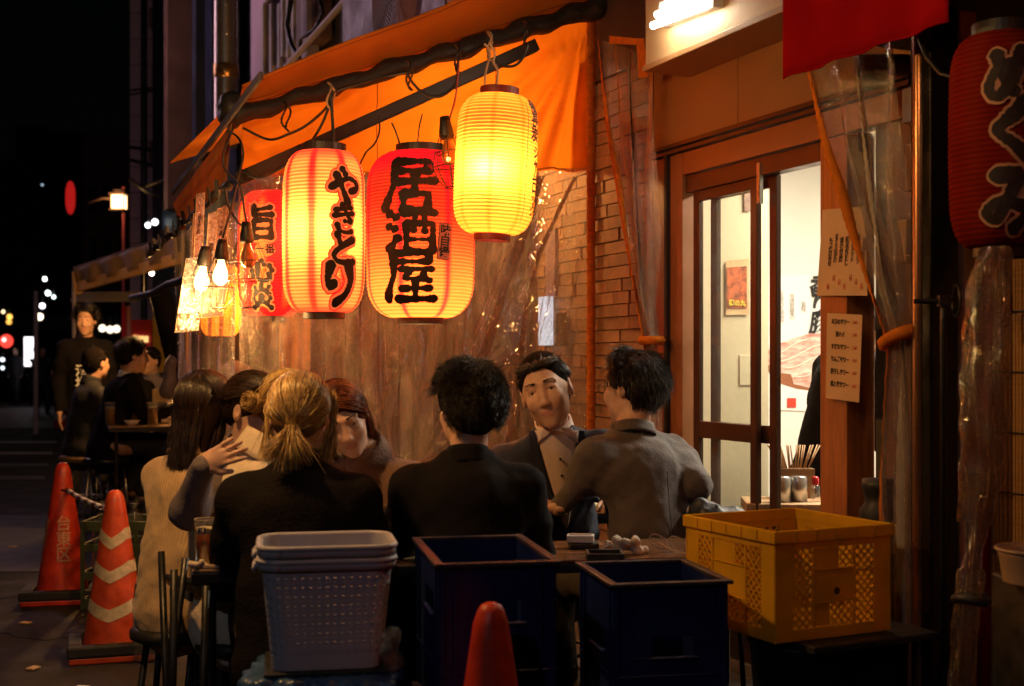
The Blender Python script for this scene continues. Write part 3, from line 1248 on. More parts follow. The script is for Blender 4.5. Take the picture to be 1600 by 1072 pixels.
# ------------------------------------------------------------------ inside of the lean-to: plank wall with vines
pw = thing('plank_wall', 'weathered plank wall seen through the clear vinyl', 'wall', F(7.3, 0.8))
mb = MB()
fbox(mb, 7.33, 7.40, -0.0, 1.55, 0, 2.0)
mb.build('backing', M_mortar, pw)
pl = {}
v = 0.02
k = 0
while v < 1.50:
    w = random.choice((0.09, 0.11, 0.13))
    key = w
    if key not in pl:
        b = MB()
        b.box((0, 0, 1.0), (0.02, w - 0.006, 2.0))
        me = bpy.data.meshes.new('plank')
        me.from_pydata(b.v, [], b.f)
        me.materials.append(M_woodg)
        pl[key] = me
    piece('plank', pl[key], pw, _wm(pw).inverted() @ FM(7.315 + random.uniform(-0.006, 0.004), v + w / 2, 0.0))
    v += w
for s in range(5):
    mb = MB()
    p = F(7.25, 0.25 + 0.3 * s, 0.9)
    pts = [p]
    dv, dzv = random.uniform(-0.03, 0.03), 0.06
    for _ in range(16):
        dv += random.uniform(-0.03, 0.03)
        p = p + FN * dv + Vector((0, 0, dzv))
        pts.append(p)
    mb.tube(pts, lambda t: 0.009 * (1 - 0.7 * t), 5)
    for _ in range(26):
        b = random.choice(pts)
        c = b + FN * random.uniform(-0.08, 0.08) + Vector((0, 0, random.uniform(-0.03, 0.08)))
        mb.tube([b, b.lerp(c, 0.5) + Vector((0, 0, 0.01)), c], 0.003, 3)
    mb.build('vine', pbr('dry_vine', (0.07, 0.035, 0.02), 0.8), pw)
# bright lit menu box / window glimpsed through the vinyl
mb = MB()
a, b = FP(838, 540, 0.06), FP(868, 462, 0.06)
wl = thing('lit_wall_box', 'cold white lit box on the wall behind the vinyl by the businessman', 'lit sign', Vector((a.x, a.y, a.z)))
mb.box((a + b) / 2, (0.10, 0.04, b.z - a.z), FR3)
mb.build('light_face', emit('cold_box', (0.80, 0.86, 1.0), 1.1), wl)
mb = MB()
mb.box((a + b) / 2 - FN * 0.035 + Vector((0, 0, 0.30)), (0.12, 0.02, 0.35), FR3)
mb.build('panel', pbr('purple_grey', (0.2, 0.15, 0.22), 0.4), wl)
mb = MB()
a = FP(878, 515, 0.05)
mb.box(a, (0.05, 0.05, 0.17), FR3)
tag(mb.build('intercom', M_blackp, None, bevel=0.004), 'small black intercom on the stone wall behind the businessman', 'intercom')
mb = MB()
mb.box(FP(760, 420, 0.25), (0.3, 0.35, 1.7), FR3)
tag(mb.build('cupboard', pbr('cupboard_dark', (0.05, 0.022, 0.015), 0.4), None, bevel=0.01), 'tall dark cupboard behind the vinyl right of the big red lantern', 'cupboard')

# ------------------------------------------------------------------ tied vinyl curtains


def tied(label, top0, top1, tie, v, zbot, hem_left=True, spread=0.03):
    """vinyl gathered from the wide top to the tie, then falling"""
    t = thing('tied_vinyl_curtain', label, 'curtain', (tie.x, tie.y, 0))
    side = (top1 - top0).normalized()

    def fn(i, j):
        zz = j
        if j < 0.62:
            k = j / 0.62
            a = top0.lerp(tie - side * spread, k ** 0.95)
            b = top1.lerp(tie + side * spread, k ** 0.80)
            amp = 0.018 + 0.012 * k
            p = a.lerp(b, i)
        else:
            k = (j - 0.62) / 0.38
            wdt = spread + 0.05 * min(1, k * 3)
            c = Vector((tie.x, tie.y, tie.z + (zbot - tie.z) * k))
            p = c + side * wdt * (2 * i - 1)
            amp = 0.02
        return p + FN * (amp * math.sin(i * 21 + 2 * math.sin(j * 5)) + 0.012 * noise.noise(Vector((i * 9, j * 7, 0.5))))

    mb = MB(True)
    mb.grid(fn, 90, 90)
    mb.build('vinyl', M_vinyl2, t)
    for e, col in ((0.0, M_hem), (0.55, cloth_light('hem_tape', (0.55, 0.47, 0.38), 0.4, var=0.2, scale=20))):
        mb = MB(True)
        w = 0.020 if e == 0 else 0.018

        def f2(i, j, e=e, w=w):
            return fn(e + (i - 0.5) * 0.09, j) + side * 0.35 * (w * (i - 0.5) * 2 * (1 - 0.35 * min(1, j * 1.6))) + FN * (0.012 + 0.002 * math.sin(j * 260))
        mb.grid(f2, 2, 120)
        mb.build('hem', col, t, solid=0.002)
    mb = MB()
    mb.tube([tie + side * (spread + 0.025) * math.cos(a) + FN * (0.04 * math.sin(a)) + Vector((0, 0, 0.02 * math.cos(a))) for a in np.linspace(0, 2 * math.pi, 17)[:-1]], 0.02, 6, True)
    mb.build('tie_band', M_hem, t)
    return t


tied('clear vinyl curtain tied back in front of the stone wall left of the door', FP(938, 62, 0.12), FP(1024, 90, 0.12), FP(1018, 532, 0.12), 0.12, 0.4)
tied('clear vinyl curtain with orange hem tied back right of the doorway', FP(1268, 112, 0.34), FP(1402, 60, 0.34), FP(1408, 528, 0.34), 0.34, 0.15, spread=0.035)
# flap bits above first curtain
mb = MB()
mb.sheet([FP(994, 60, 0.2), FP(1006, 60, 0.2), FP(1012, 120, 0.2), FP(998, 122, 0.2)], 0.003)
mb.sheet([FP(952, 56, 0.2), FP(994, 60, 0.2), FP(994, 70, 0.2), FP(952, 68, 0.2)], 0.003)
tag(mb.build('canvas_scrap', M_hem, None), 'short orange canvas flap at the top of the tied curtain beside the fascia', 'canvas')

# bundled vinyl at far right
bv = thing('bundled_vinyl', 'rolled clear vinyl bound into a hanging bundle under the unlit red lantern', 'vinyl roll', FP(1535, 565, 0.45) * Vector((1, 1, 0)) if False else Vector((FP(1535, 565, 0.45).x, FP(1535, 565, 0.45).y, 0.1)))
cx = [(1558, 385), (1552, 420), (1543, 500), (1536, 580), (1534, 650), (1532, 740), (1525, 820), (1517, 900), (1508, 1000), (1502, 1075)]


def bun(i, j):
    k = j * (len(cx) - 1)
    a = min(int(k), len(cx) - 2)
    f = k - a
    x = cx[a][0] * (1 - f) + cx[a + 1][0] * f
    y = cx[a][1] * (1 - f) + cx[a + 1][1] * f
    p = FP(x, y, 0.45)
    r = 0.028 + 0.020 * math.sin(min(1, j * 1.4) * math.pi) ** 0.6
    if 0.66 < j < 0.76:
        r *= 0.7
    an = 2 * math.pi * i
    r *= 1 + 0.22 * math.sin(5 * an + 7 * j) + 0.12 * math.sin(11 * an - 13 * j) + 0.08 * math.sin(60 * j + 2 * an)
    return p + Vector((math.cos(an) * r, math.sin(an) * r, 0))


mb = MB(True)
mb.grid(bun, 60, 120)
mb.build('vinyl', film('bundle_vinyl', (0.75, 0.6, 0.5), 0.14, 0.32, 0.07, 1.0, 26, (1, 1, 0.35), (0.6, 0.35, 0.2)), bv)
mb = MB()
p = FP(1517, 935, 0.45)
mb.tube([p + Vector((0.04 * math.cos(a), 0.04 * math.sin(a), 0.005 * math.sin(2 * a))) for a in np.linspace(0, 6.283, 13)[:-1]], 0.012, 6, True)
mb.build('binding', M_blackp, bv)

# red banner valance at the top right
rb = thing('red_banner', 'plain red cloth valance along the top right corner', 'banner', FP(1400, 60, 0.5))


def rbf(i, j):
    u0, u1 = U(1224, 0.5), 2.6
    u = u0 + (u1 - u0) * i
    zb = FP(1225, 122, 0.5).z
    return F(u, 0.5 + 0.01 * math.sin(i * 22) * (0.3 + j), zb + 0.45 * (1 - j))


mb = MB(True)
mb.grid(rbf, 60, 10)
mb.build('cloth', M_red, rb, solid=0.002)
mb = MB()
mb.tube([rbf(i, 1.0) for i in np.linspace(0, 1, 24)], 0.004, 6)
mb.build('hem', M_red, rb)
# bamboo blind at right edge
bb = thing('bamboo_blind', 'bamboo slat blind at the right edge behind the bundled vinyl', 'blind', FP(1585, 565, 0.1) * Vector((1, 1, 0)) if False else Vector((FP(1585, 565, 0.12).x, FP(1585, 565, 0.12).y, 0)))
me = None
zs = 0.12
u0, u1 = U(1552, 0.12), U(1552, 0.12) - 0.5
Mbam = pbr('bamboo', (0.45, 0.24, 0.10), 0.5, var=0.3, scale=14, stretch=(1, 1, 8))
b = MB()
nst = 34
for k in range(nst):
    uu = u0 - 0.006 - k * 0.0145
    if me is None:
        b.cyl((0, 0, 0), (0, 0, 1.5), 0.0055, n=6, smooth=True)
        me = bpy.data.meshes.new('bamboo_stick')
        me.from_pydata(b.v, [], b.f)
        me.materials.append(Mbam)
    piece('bamboo_stick', me, bb, _wm(bb).inverted() @ FM(uu, 0.12 + 0.003 * math.sin(k), 0.12))
mb = MB()
for k in range(9):
    mb.tube([F(u0, 0.13, 0.2 + k * 0.17), F(u1, 0.13, 0.2 + k * 0.17)], 0.0025, 4)
mb.build('binding_thread', M_blackp, bb)
mb = MB()
mb.bar(F(u0 + 0.03, 0.13, 0.05), F(u0 + 0.015, 0.13, 1.7), 0.03, 0.02)
mb.build('edge_tape', M_red, bb)
# awning roller etc. above banner/curtain: dark lamp bracket and cable
mb = MB()
mb.tube([FP(x, y, 0.42) for x, y in ((1436, 60), (1448, 90), (1470, 115), (1500, 124))], 0.006, 6)
tag(mb.build('hanging_cable', M_cable, None), 'black cable looping under the red cloth towards the unlit lantern', 'cable')
mb = MB()
q = FP(1368, 128, 0.25)
mb.cyl(q + Vector((-0.045, 0, 0)), q + Vector((0.05, 0, 0)), 0.022, n=14)
mb.cyl(q + Vector((-0.06, 0, 0.05)), q + Vector((0.1, 0, 0.05)), 0.035, n=14)
tag(mb.build('curtain_roller', pbr('roller_brown', (0.10, 0.06, 0.04), 0.35, 0.5), None), 'brown metal roller above the tied curtain under the red cloth', 'roller')
# ------------------------------------------------------------------ paper lanterns
# brush strokes in a unit square: list of (polyline, width) per character
STROKES = {
    'や': [([(.08, .45), (.35, .62), (.62, .72), (.86, .62), (.88, .45), (.66, .36)], .13), ([(.42, .98), (.52, .82)], .12), ([(.24, .82), (.42, .40), (.58, .02)], .14)],
    'き': [([(.18, .78), (.80, .88)], .12), ([(.12, .58), (.86, .68)], .12), ([(.42, 1.0), (.60, .66), (.76, .38)], .13), ([(.74, .36), (.5, .40)], .1), ([(.24, .28), (.30, .08), (.55, .0), (.78, .04)], .12)],
    'と': [([(.30, .96), (.38, .70), (.46, .56)], .14), ([(.84, .78), (.46, .56), (.20, .30), (.30, .08), (.60, .03), (.88, .06)], .15)],
    'り': [([(.26, .95), (.18, .60), (.24, .40), (.34, .50)], .15), ([(.70, .98), (.78, .60), (.66, .22), (.40, .0)], .16)],
    '居': [([(.22, .93), (.84, .93), (.82, .74)], .12), ([(.24, .75), (.82, .75)], .10), ([(.24, .95), (.22, .50), (.04, .06)], .13), ([(.30, .55), (.94, .57)], .11), ([(.60, .70), (.58, .34)], .12),
          ([(.40, .34), (.40, .02)], .12), ([(.40, .33), (.82, .33), (.80, .02)], .12), ([(.42, .05), (.80, .05)], .10)],
    '酒': [([(.06, .92), (.20, .84)], .15), ([(.04, .62), (.18, .56)], .14), ([(.06, .08), (.24, .34)], .15), ([(.36, .92), (.98, .94)], .12), ([(.42, .68), (.42, .0)], .12), ([(.42, .68), (.94, .68), (.93, .0)], .12),
          ([(.60, .92), (.56, .50)], .09), ([(.77, .92), (.78, .48)], .09), ([(.44, .30), (.92, .30)], .08), ([(.44, .03), (.92, .03)], .12)],
    '屋': [([(.20, .95), (.86, .95), (.84, .78)], .12), ([(.22, .78), (.84, .78)], .10), ([(.20, .96), (.20, .50), (.02, .02)], .13), ([(.32, .63), (.92, .63)], .09), ([(.52, .62), (.40, .44), (.80, .44)], .09), ([(.74, .54), (.86, .40)], .09),
          ([(.34, .24), (.88, .25)], .10), ([(.61, .40), (.60, .02)], .11), ([(.24, .03), (.98, .04)], .12)],
    'め': [([(.22, .84), (.34, .40), (.50, .20)], .13), ([(.62, .92), (.48, .45), (.24, .14), (.10, .30), (.26, .62), (.60, .72), (.86, .52), (.80, .18), (.58, .02)], .13)],
    'ぐ': [([(.70, .98), (.44, .74), (.24, .52), (.50, .28), (.76, .02)], .16), ([(.74, .72), (.84, .60)], .09), ([(.88, .82), (.98, .70)], .09)],
    'み': [([(.20, .88), (.54, .90), (.40, .50), (.20, .16), (.06, .30), (.30, .46), (.66, .36), (.96, .26)], .15), ([(.80, .64), (.74, .30), (.50, .0)], .14)],
    '旨': [([(.24, .96), (.26, .70), (.80, .70)], .13), ([(.78, .92), (.26, .82)], .11), ([(.28, .54), (.28, .02)], .12), ([(.28, .54), (.78, .54), (.78, .02)], .12), ([(.28, .29), (.78, .29)], .09), ([(.28, .04), (.78, .04)], .12)],
    '心': [([(.10, .50), (.16, .22)], .13), ([(.34, .72), (.36, .20), (.56, .04), (.80, .14), (.80, .34)], .14), ([(.50, .86), (.62, .68)], .13), ([(.80, .66), (.94, .44)], .13)],
    '味': [([(.08, .78), (.08, .34)], .09), ([(.08, .78), (.32, .78), (.32, .34)], .09), ([(.08, .36), (.32, .36)], .09), ([(.44, .80), (.92, .80)], .1), ([(.40, .56), (.98, .56)], .1), ([(.68, 1.), (.68, .0)], .11), ([(.66, .52), (.40, .14)], .1), ([(.70, .52), (.98, .14)], .1)],
    '炎': [([(.50, .98), (.46, .74), (.20, .54)], .12), ([(.50, .78), (.82, .56)], .12), ([(.22, .86), (.28, .72)], .1), ([(.80, .88), (.72, .74)], .1), ([(.50, .52), (.44, .26), (.08, .02)], .14), ([(.50, .32), (.92, .02)], .14), ([(.16, .40), (.24, .24)], .11), ([(.86, .42), (.76, .26)], .11)],
}


def strokes_mesh(ch, size, grow=0.0, wob=0.012):
    """flat brush character as overlapping tapered ribbons with round ends, in the xy plane"""
    rnd = random.Random(ord(ch))
    vs, fs = [], []
    for si, (pts, w) in enumerate(STROKES[ch]):
        # resample smoothly
        P2 = [Vector((a, b)) for a, b in pts]
        out = []
        m = len(P2)
        for i in range(m - 1):
            p0, p1, p2, p3 = P2[max(i - 1, 0)], P2[i], P2[i + 1], P2[min(i + 2, m - 1)]
            n = max(2, int((p2 - p1).length / 0.035))
            for k in range(n):
                t = k / n
                if (p1 - p0).length and m > 3 and ch not in '居酒屋旨':
                    q = 0.5 * ((2 * p1) + (p2 - p0) * t + (2 * p0 - 5 * p1 + 4 * p2 - p3) * t * t + (-p0 + 3 * p1 - 3 * p2 + p3) * t ** 3)
                else:
                    q = p1.lerp(p2, t)
                out.append(q)
        out.append(P2[-1])
        L = len(out)
        ring = []
        left, right = [], []
        for i, q in enumerate(out):
            d = (out[min(i + 1, L - 1)] - out[max(i - 1, 0)])
            d = d.normalized() if d.length else Vector((1, 0))
            nn = Vector((-d.y, d.x))
            t = i / (L - 1)
            ww = w * (0.62 + 0.18 * math.cos(t * 6.28 * 0.9) + rnd.uniform(-wob, wob) / w) + grow + (0.012 if ch not in '居酒屋旨' else 0.003)
            left.append(q + nn * ww)
            right.append(q - nn * ww)
        # round caps
        def cap(c, d, ww, s):
            nn = Vector((-d.y, d.x))
            return [c + nn * ww * math.cos(a) * s + d * ww * math.sin(a) for a in np.linspace(0, math.pi, 6)[1:-1]]
        d1 = (out[-1] - out[-2]).normalized()
        d0 = (out[0] - out[1]).normalized()
        w1 = (left[-1] - out[-1]).length
        w0 = (left[0] - out[0]).length
        z = 0.0004 * si
        base = len(vs)
        for a, b in zip(left, right):
            vs.append((a.x * size, a.y * size, z))
            vs.append((b.x * size, b.y * size, z))
        for i in range(L - 1):
            fs.append((base + 2 * i, base + 2 * i + 1, base + 2 * i + 3, base + 2 * i + 2))
        for c, d, ww, (ia, ib) in ((out[-1], d1, w1, (base + 2 * L - 2, base + 2 * L - 1)), (out[0], d0, w0, (base + 1, base))):
            cp = cap(c, d, ww * 0.8, 1)
            b2 = len(vs)
            for q in cp:
                vs.append((q.x * size, q.y * size, z))
            fs.append(tuple([ib] + [ia][:0] + [b2 + k for k in range(len(cp) - 1, -1, -1)] + [ia])[::-1])
    vs = [(x - size / 2, y - size / 2, z) for x, y, z in vs]
    return vs, fs


def lprof(t, Rm, r0=0.5, p=2.6):
    """radius of a lantern, t from 0 (bottom) to 1"""
    x = abs(2 * t - 1)
    s = 0.26
    if x < 1 - 2 * s:
        return Rm * (1 - 0.015 * (x / (1 - 2 * s)) ** 2)
    k = (x - (1 - 2 * s)) / (2 * s)
    return Rm * (r0 + (0.985 - r0) * (1 - k ** p) ** (1 / p * 1.25))


def lantern(label, c, Rm, H, r0, colfn, mat, nrib=46, squash=1.0, tilt=0.0, ringmat=None, ring_h=0.03, ring_b=0.025, seg=64, name='paper_lantern', cat='lantern', zsmooth=8):
    """c = world position of the centre"""
    root = thing(name, label, cat, (c[0], c[1], c[2] - H / 2), group=None)
    root.rotation_euler = (0, tilt, 0)
    WM[root.name] = Matrix.Translation(root.location) @ root.rotation_euler.to_matrix().to_4x4()
    vs, fs, cols = [], [], []
    per = 4
    n = nrib * per
    for j in range(n + 1):
        t = j / n
        ph = (j % per) / per
        scal = 1 - 0.018 * (abs(2 * ph - 1) ** 1.5)     # pinched at every wire
        r = lprof(t, Rm, r0) * scal
        wire = 0.62 if j % per == 0 else (0.93 if j % per in (1, per - 1) else 1.0)
        for k in range(seg):
            an = 2 * math.pi * k / seg
            fac = 1 - 0.012 * (1 - abs(math.cos(an * zsmooth / 2)))      # soft panels
            vs.append((r * fac * math.sin(an), -r * fac * math.cos(an) * squash, t * H))
            cc = colfn(an, t)
            cols.append((cc[0] * wire, cc[1] * wire ** 1.3, cc[2] * wire ** 1.3, 1))
    for j in range(n):
        for k in range(seg):
            a, b = j * seg + k, j * seg + (k + 1) % seg
            fs.append((a, b, b + seg, a + seg))
    me = bpy.data.meshes.new('paper_shade')
    me.from_pydata(vs, [], fs)
    me.polygons.foreach_set('use_smooth', [True] * len(fs))
    ca = me.color_attributes.new('Col', 'FLOAT_COLOR', 'POINT')
    ca.data.foreach_set('color', np.array(cols, dtype=np.float32).ravel())
    me.materials.append(mat)
    link('paper_shade', me, root, True)
    rm = ringmat or M_blackp
    for z0, z1, rr in ((H - 0.006, H + ring_h, Rm * r0 * 1.03), (-ring_b, 0.006, Rm * r0 * 0.97)):
        mb = MB()
        mb.lathe([(rr * 0.9, z0), (rr, z0), (rr, z1), (rr * 0.9, z1), (rr * 0.9, z0)], n=32, smooth=False)
        mb.build('ring', rm, root, True)
    return root


def wrap(root, vs, fs, az, zc, Rm, H, r0, mat, name='brush_character', off=0.004, squash=1.0, rot=0.0):
    """lay a flat drawing on the lantern at azimuth az (0 = front), height zc"""
    out = []
    cr, sr = math.cos(rot), math.sin(rot)
    for x, y, z in vs:
        x, y = x * cr - y * sr, x * sr + y * cr
        zz = zc + y
        t = min(0.99, max(0.01, zz / H))
        r = lprof(t, Rm, r0) + off + z
        an = az + x / (Rm)
        out.append((r * math.sin(an), -r * math.cos(an) * squash, zz))
    me = bpy.data.meshes.new(name)
    me.from_pydata(out, [], fs)
    me.materials.append(mat)
    return link(name, me, root, True)


def wrap_text(root, body, az, zc, Rm, H, r0, mat, size, bold=0.0, line=0.9, off=0.004, squash=1.0, rot=0.0, sx=1.0, name='writing'):
    me = text_mesh(body, size=size, bold=bold, line=line, sub=0.02, depth=0, sx=sx)
    vs = [tuple(v.co) for v in me.vertices]
    fs = [tuple(p.vertices) for p in me.polygons]
    bpy.data.meshes.remove(me)
    return wrap(root, vs, fs, az, zc, Rm, H, r0, mat, name, off, squash, rot)


def sstep(a, b, x):
    x = min(1, max(0, (x - a) / (b - a)))
    return x * x * (3 - 2 * x)


RED = (0.85, 0.035, 0.05)


def mixc(a, b, t):
    return tuple(a[i] * (1 - t) + b[i] * t for i in range(3))


def col_yaki(an, t):
    w = abs(((an + 0.15) / (2 * math.pi) * 8) % 1 - 0.5) * 2      # 1 on seams
    pale = mixc((0.95, 0.24, 0.06), (1.0, 0.42, 0.15), sstep(0.1, 0.5, 1 - w))
    edge = sstep(0.70, 0.95, w + 0.9 * max(0, t - 0.80))
    c = mixc(pale, RED, max(edge, sstep(0.90, 0.985, t) * 0.8, 0.8 * sstep(0.06, 0.0, t)))
    return c


def col_iza(an, t):
    w = abs(((an + 0.30) / (2 * math.pi) * 7) % 1 - 0.5) * 2
    c = mixc((0.88, 0.09, 0.035), (1.0, 0.24, 0.08), sstep(0.7, 0.15, t))
    return mixc(c, (0.85, 0.02, 0.05), max(sstep(0.82, 0.95, w), sstep(0.78, 0.95, t)))


def col_yel(an, t):
    w = abs(((an + 0.1) / (2 * math.pi) * 8) % 1 - 0.5) * 2
    return mixc((1.0, 0.35, 0.045), (0.95, 0.20, 0.012), 0.7 * sstep(0.80, 0.95, w))


def col_red(an, t):
    w = abs(((an + 0.5) / (2 * math.pi) * 8) % 1 - 0.5) * 2
    return mixc((0.88, 0.03, 0.04), (0.95, 0.50, 0.08), 0.75 * sstep(0.35, 0.15, w) * sstep(0.98, 0.8, t) * sstep(0.02, 0.2, t))


def col_off(an, t):
    w = abs(((an + 0.5) / (2 * math.pi) * 8) % 1 - 0.5) * 2
    return mixc((0.24, 0.015, 0.008), (0.32, 0.05, 0.018), 0.3 * (1 - w))


LM = cloth_light('lantern_paper', (1, 1, 1), 0.72, var=0.16, bump=0.1, vcol=True, glow=(1, 1, 1), gs=0.24, scale=9)
LMo = cloth_light('unlit_lantern_paper', (1, 1, 1), 0.3, var=0.25, bump=0.1, vcol=True, scale=9)
M_blk2 = pbr('lantern_ink', (0.012, 0.004, 0.003), 0.7, var=0.1)
M_outl = cloth_light('pale_outline', (0.95, 0.45, 0.16), 0.6, var=0.1, bump=0, glow=(1, 0.4, 0.12), gs=0.25)
M_outr = cloth_light('red_outline', (0.7, 0.03, 0.03), 0.6, var=0.1, bump=0, glow=(0.7, 0.03, 0.03), gs=0.15)
WARM = (1.0, 0.50, 0.15)

# yakitori lantern
c = P(506, 363, 5.30)
H, Rm, r0 = 0.665, 0.172, 0.52
ly = lantern('pale pink striped lantern reading yakitori hanging left of the big red one', c, Rm, H, r0, col_yaki, LM)
point('bulb_light', (c.x - 0.02, c.y - 0.05, c.z + 0.0), 14, WARM, 0.035, ly)
for k, ch in enumerate('やきとり'):
    sz = (0.145, 0.115, 0.125, 0.165)[k]
    zc = (0.505, 0.375, 0.255, 0.115)[k]
    az = (0.66, 0.62, 0.60, 0.54)[k]
    for g, m, off in ((0.10, M_outr, 0.0025), (0.065, M_outl, 0.004), (0.0, M_blk2, 0.0065)):
        v_, f_ = strokes_mesh(ch, sz, g)
        wrap(ly, v_, f_, az, zc, Rm, H, r0, m, off=off, name='brush_character' if m is M_blk2 else 'brush_outline')
# izakaya lantern
c = P(657, 368, 5.42)
H, Rm, r0 = 0.70, 0.232, 0.44
li = lantern('big red round lantern with three black brush characters for izakaya', c, Rm, H, r0, col_iza, LM, nrib=50)
point('bulb_light', (c.x, c.y - 0.0, c.z - 0.25), 15, WARM, 0.04, li)
for k, ch in enumerate('居酒屋'):
    v_, f_ = strokes_mesh(ch, (0.235, 0.20, 0.22)[k])
    v_ = [(x * 1.02, y * (0.95, 0.85, 0.92)[k], z) for x, y, z in v_]
    wrap(li, v_, f_, (-0.12, -0.10, -0.12)[k], (0.535, 0.345, 0.165)[k], Rm, H, r0, M_blk2, off=0.005)
q = 0.028
mlab = cloth_light('label_paper', (0.9, 0.22, 0.10), 0.6, bump=0, glow=(0.9, 0.2, 0.08), gs=0.2)
v_ = [(x * q, y * 0.075, 0) for x in (-1, 0, 1) for y in (-1, -.5, 0, .5, 1)]
f_ = [(i * 5 + j, i * 5 + j + 1, (i + 1) * 5 + j + 1, (i + 1) * 5 + j) for i in range(2) for j in range(4)]
wrap(li, v_, f_, 0.50, 0.305, Rm, H, r0, M_blk2, 'label_border', 0.0045, rot=-0.08)
v_ = [(x * 0.9, y * 0.96, z) for x, y, z in v_]
wrap(li, v_, f_, 0.50, 0.305, Rm, H, r0, mlab, 'label', 0.0060, rot=-0.08)
wrap_text(li, '味\n自\n慢', 0.50, 0.305, Rm, H, r0, M_blk2, 0.047, 0.0012, 0.95, 0.0075, rot=-0.08)
wrap_text(li, '炭火焼', 0.42, 0.60, Rm, H, r0, M_outr, 0.035, 0.0006, 0.95, 0.0045)
# yellow lantern
c = P(769, 258, 4.95)
H, Rm, r0 = 0.535, 0.160, 0.46
lyw = lantern('glowing yellow lantern with a bright white centre, rightmost of the lit lanterns', c, Rm, H, r0, col_yel, LM, nrib=40, tilt=R(3), ringmat=pbr('lantern_ring_red', (0.12, 0.012, 0.01), 0.5))
point('bulb_light', (c.x - 0.01, c.y - 0.105, c.z - 0.03), 16, (1.0, 0.62, 0.32), 0.045, lyw)
wrap_text(lyw, '\n'.join('備長炭'), 1.12, 0.43, Rm, H, r0, M_blk2, 0.062, 0.002, 0.85, 0.004)
wrap_text(lyw, '\n'.join('シャムロック'), 1.22, 0.20, Rm, H, r0, M_blk2, 0.052, 0.002, 0.85, 0.004)
mb = MB()
pts = []
for t in np.linspace(0.08, 0.93, 24):
    r = lprof(t, Rm, r0) + 0.003
    pts.append((r * math.sin(0.82), -r * math.cos(0.82), t * H))
mb.tube(pts, 0.0012, 4)
mb.build('ink_line', M_blk2, lyw, True)
# smaller red lantern behind
c = P(424, 397, 5.75)
H, Rm, r0 = 0.56, 0.15, 0.46
lr = lantern('narrow deep red lantern partly hidden behind the pale yakitori lantern', c, Rm, H, r0, col_red, LM, nrib=40)
point('bulb_light', (c.x + 0.03, c.y, c.z + 0.05), 9, WARM, 0.03, lr)
for k, ch in enumerate('旨心炎'):
    zc = (0.41, 0.20, 0.085)[k]
    sz = (0.15, 0.11, 0.11)[k]
    for g, m, off in ((0.07, M_outl, 0.003), (0.0, M_blk2, 0.0055)):
        v_, f_ = strokes_mesh(ch, sz, g)
        wrap(lr, v_, f_, -0.10, zc, Rm, H, r0, m, off=off, name='brush_character' if m is M_blk2 else 'brush_outline')
v_ = [(0.045 * math.cos(a), 0.032 * math.sin(a), 0) for a in np.linspace(0, 2 * math.pi, 21)[:-1]]
wrap(lr, v_, [tuple(range(20))], 0.0, 0.287, Rm, H, r0, M_outl, 'oval_label', 0.008)
wrap_text(lr, '一番', 0.0, 0.287, Rm, H, r0, M_blk2, 0.045, 0.001, 0.9, 0.0095)
# unlit lantern at right edge
c = FP(1566, 222, 0.32)
H, Rm, r0 = 0.56, 0.137, 0.55
lo = lantern('unlit dark red lantern with outlined black hiragana at the right edge', c, Rm, H, r0, col_off, LMo, nrib=40)
for k, ch in enumerate('めぐみ'):
    zc = (0.43, 0.285, 0.115)[k]
    for g, m, off in ((0.05, pbr('dull_outline', (0.50, 0.26, 0.15), 0.7), 0.003), (0.0, M_blk2, 0.006)):
        v_, f_ = strokes_mesh(ch, 0.155, g)
        wrap(lo, v_, f_, -0.15, zc, Rm, H, r0, m, off=off, name='brush_character' if m is M_blk2 else 'brush_outline')
# yellow lantern behind the vinyl at far left
c = P(345, 470, 6.5)
lb = lantern('small yellow lantern glowing behind the vinyl under the caged bulbs', c, 0.105, 0.36, 0.5, col_yel, LM, nrib=24)
point('bulb_light', (c.x, c.y, c.z), 9, WARM, 0.03, lb)
c = P(455, 545, 6.9)
# ------------------------------------------------------------------ caged bulbs


def caged(label, p, lit, tilt=(0, 0), s=1.0, power=6):
    t = thing('caged_work_lamp', label, 'lamp', p)
    t.rotation_euler = (tilt[0], tilt[1], 0)
    WM[t.name] = Matrix.Translation(t.location) @ t.rotation_euler.to_matrix().to_4x4()
    mb = MB()
    mb.lathe([(0.0001, 0.075), (0.018, 0.075), (0.022, 0.05), (0.026, 0.03), (0.03, 0.0), (0.026, -0.012), (0.0001, -0.012)], n=16)
    mb.build('socket', M_blackp, t, True)
    mb = MB()
    mb.lathe([(0.012, -0.012), (0.016, -0.03), (0.028, -0.06), (0.032, -0.08), (0.028, -0.10), (0.014, -0.115), (0.0001, -0.118)], n=16)
    mb.build('bulb', emit('lit_bulb', (1.0, 0.62, 0.22), 16) if lit else pbr('bulb_amber', (0.8, 0.3, 0.08), 0.1, trans=0.6), t, True)
    mb = MB()
    for k in range(8):
        an = k * math.pi / 4
        pr = [(0.028, -0.005), (0.05, -0.06), (0.062, -0.11), (0.05, -0.15), (0.025, -0.185)]
        mb.tube([(r * s * math.cos(an), r * s * math.sin(an), z * s) for r, z in pr], 0.0016, 4)
    for r, z in ((0.05, -0.06), (0.062, -0.11), (0.026, -0.185)):
        mb.tube([(r * s * math.cos(a), r * s * math.sin(a), z * s) for a in np.linspace(0, 6.283, 17)[:-1]], 0.0018, 4, True)
    mb.build('wire_cage', M_black, t, True)
    if lit:
        point('bulb_light', _wm(t) @ Vector((0, 0, -0.16)), power, WARM, 0.03, t)
    return t


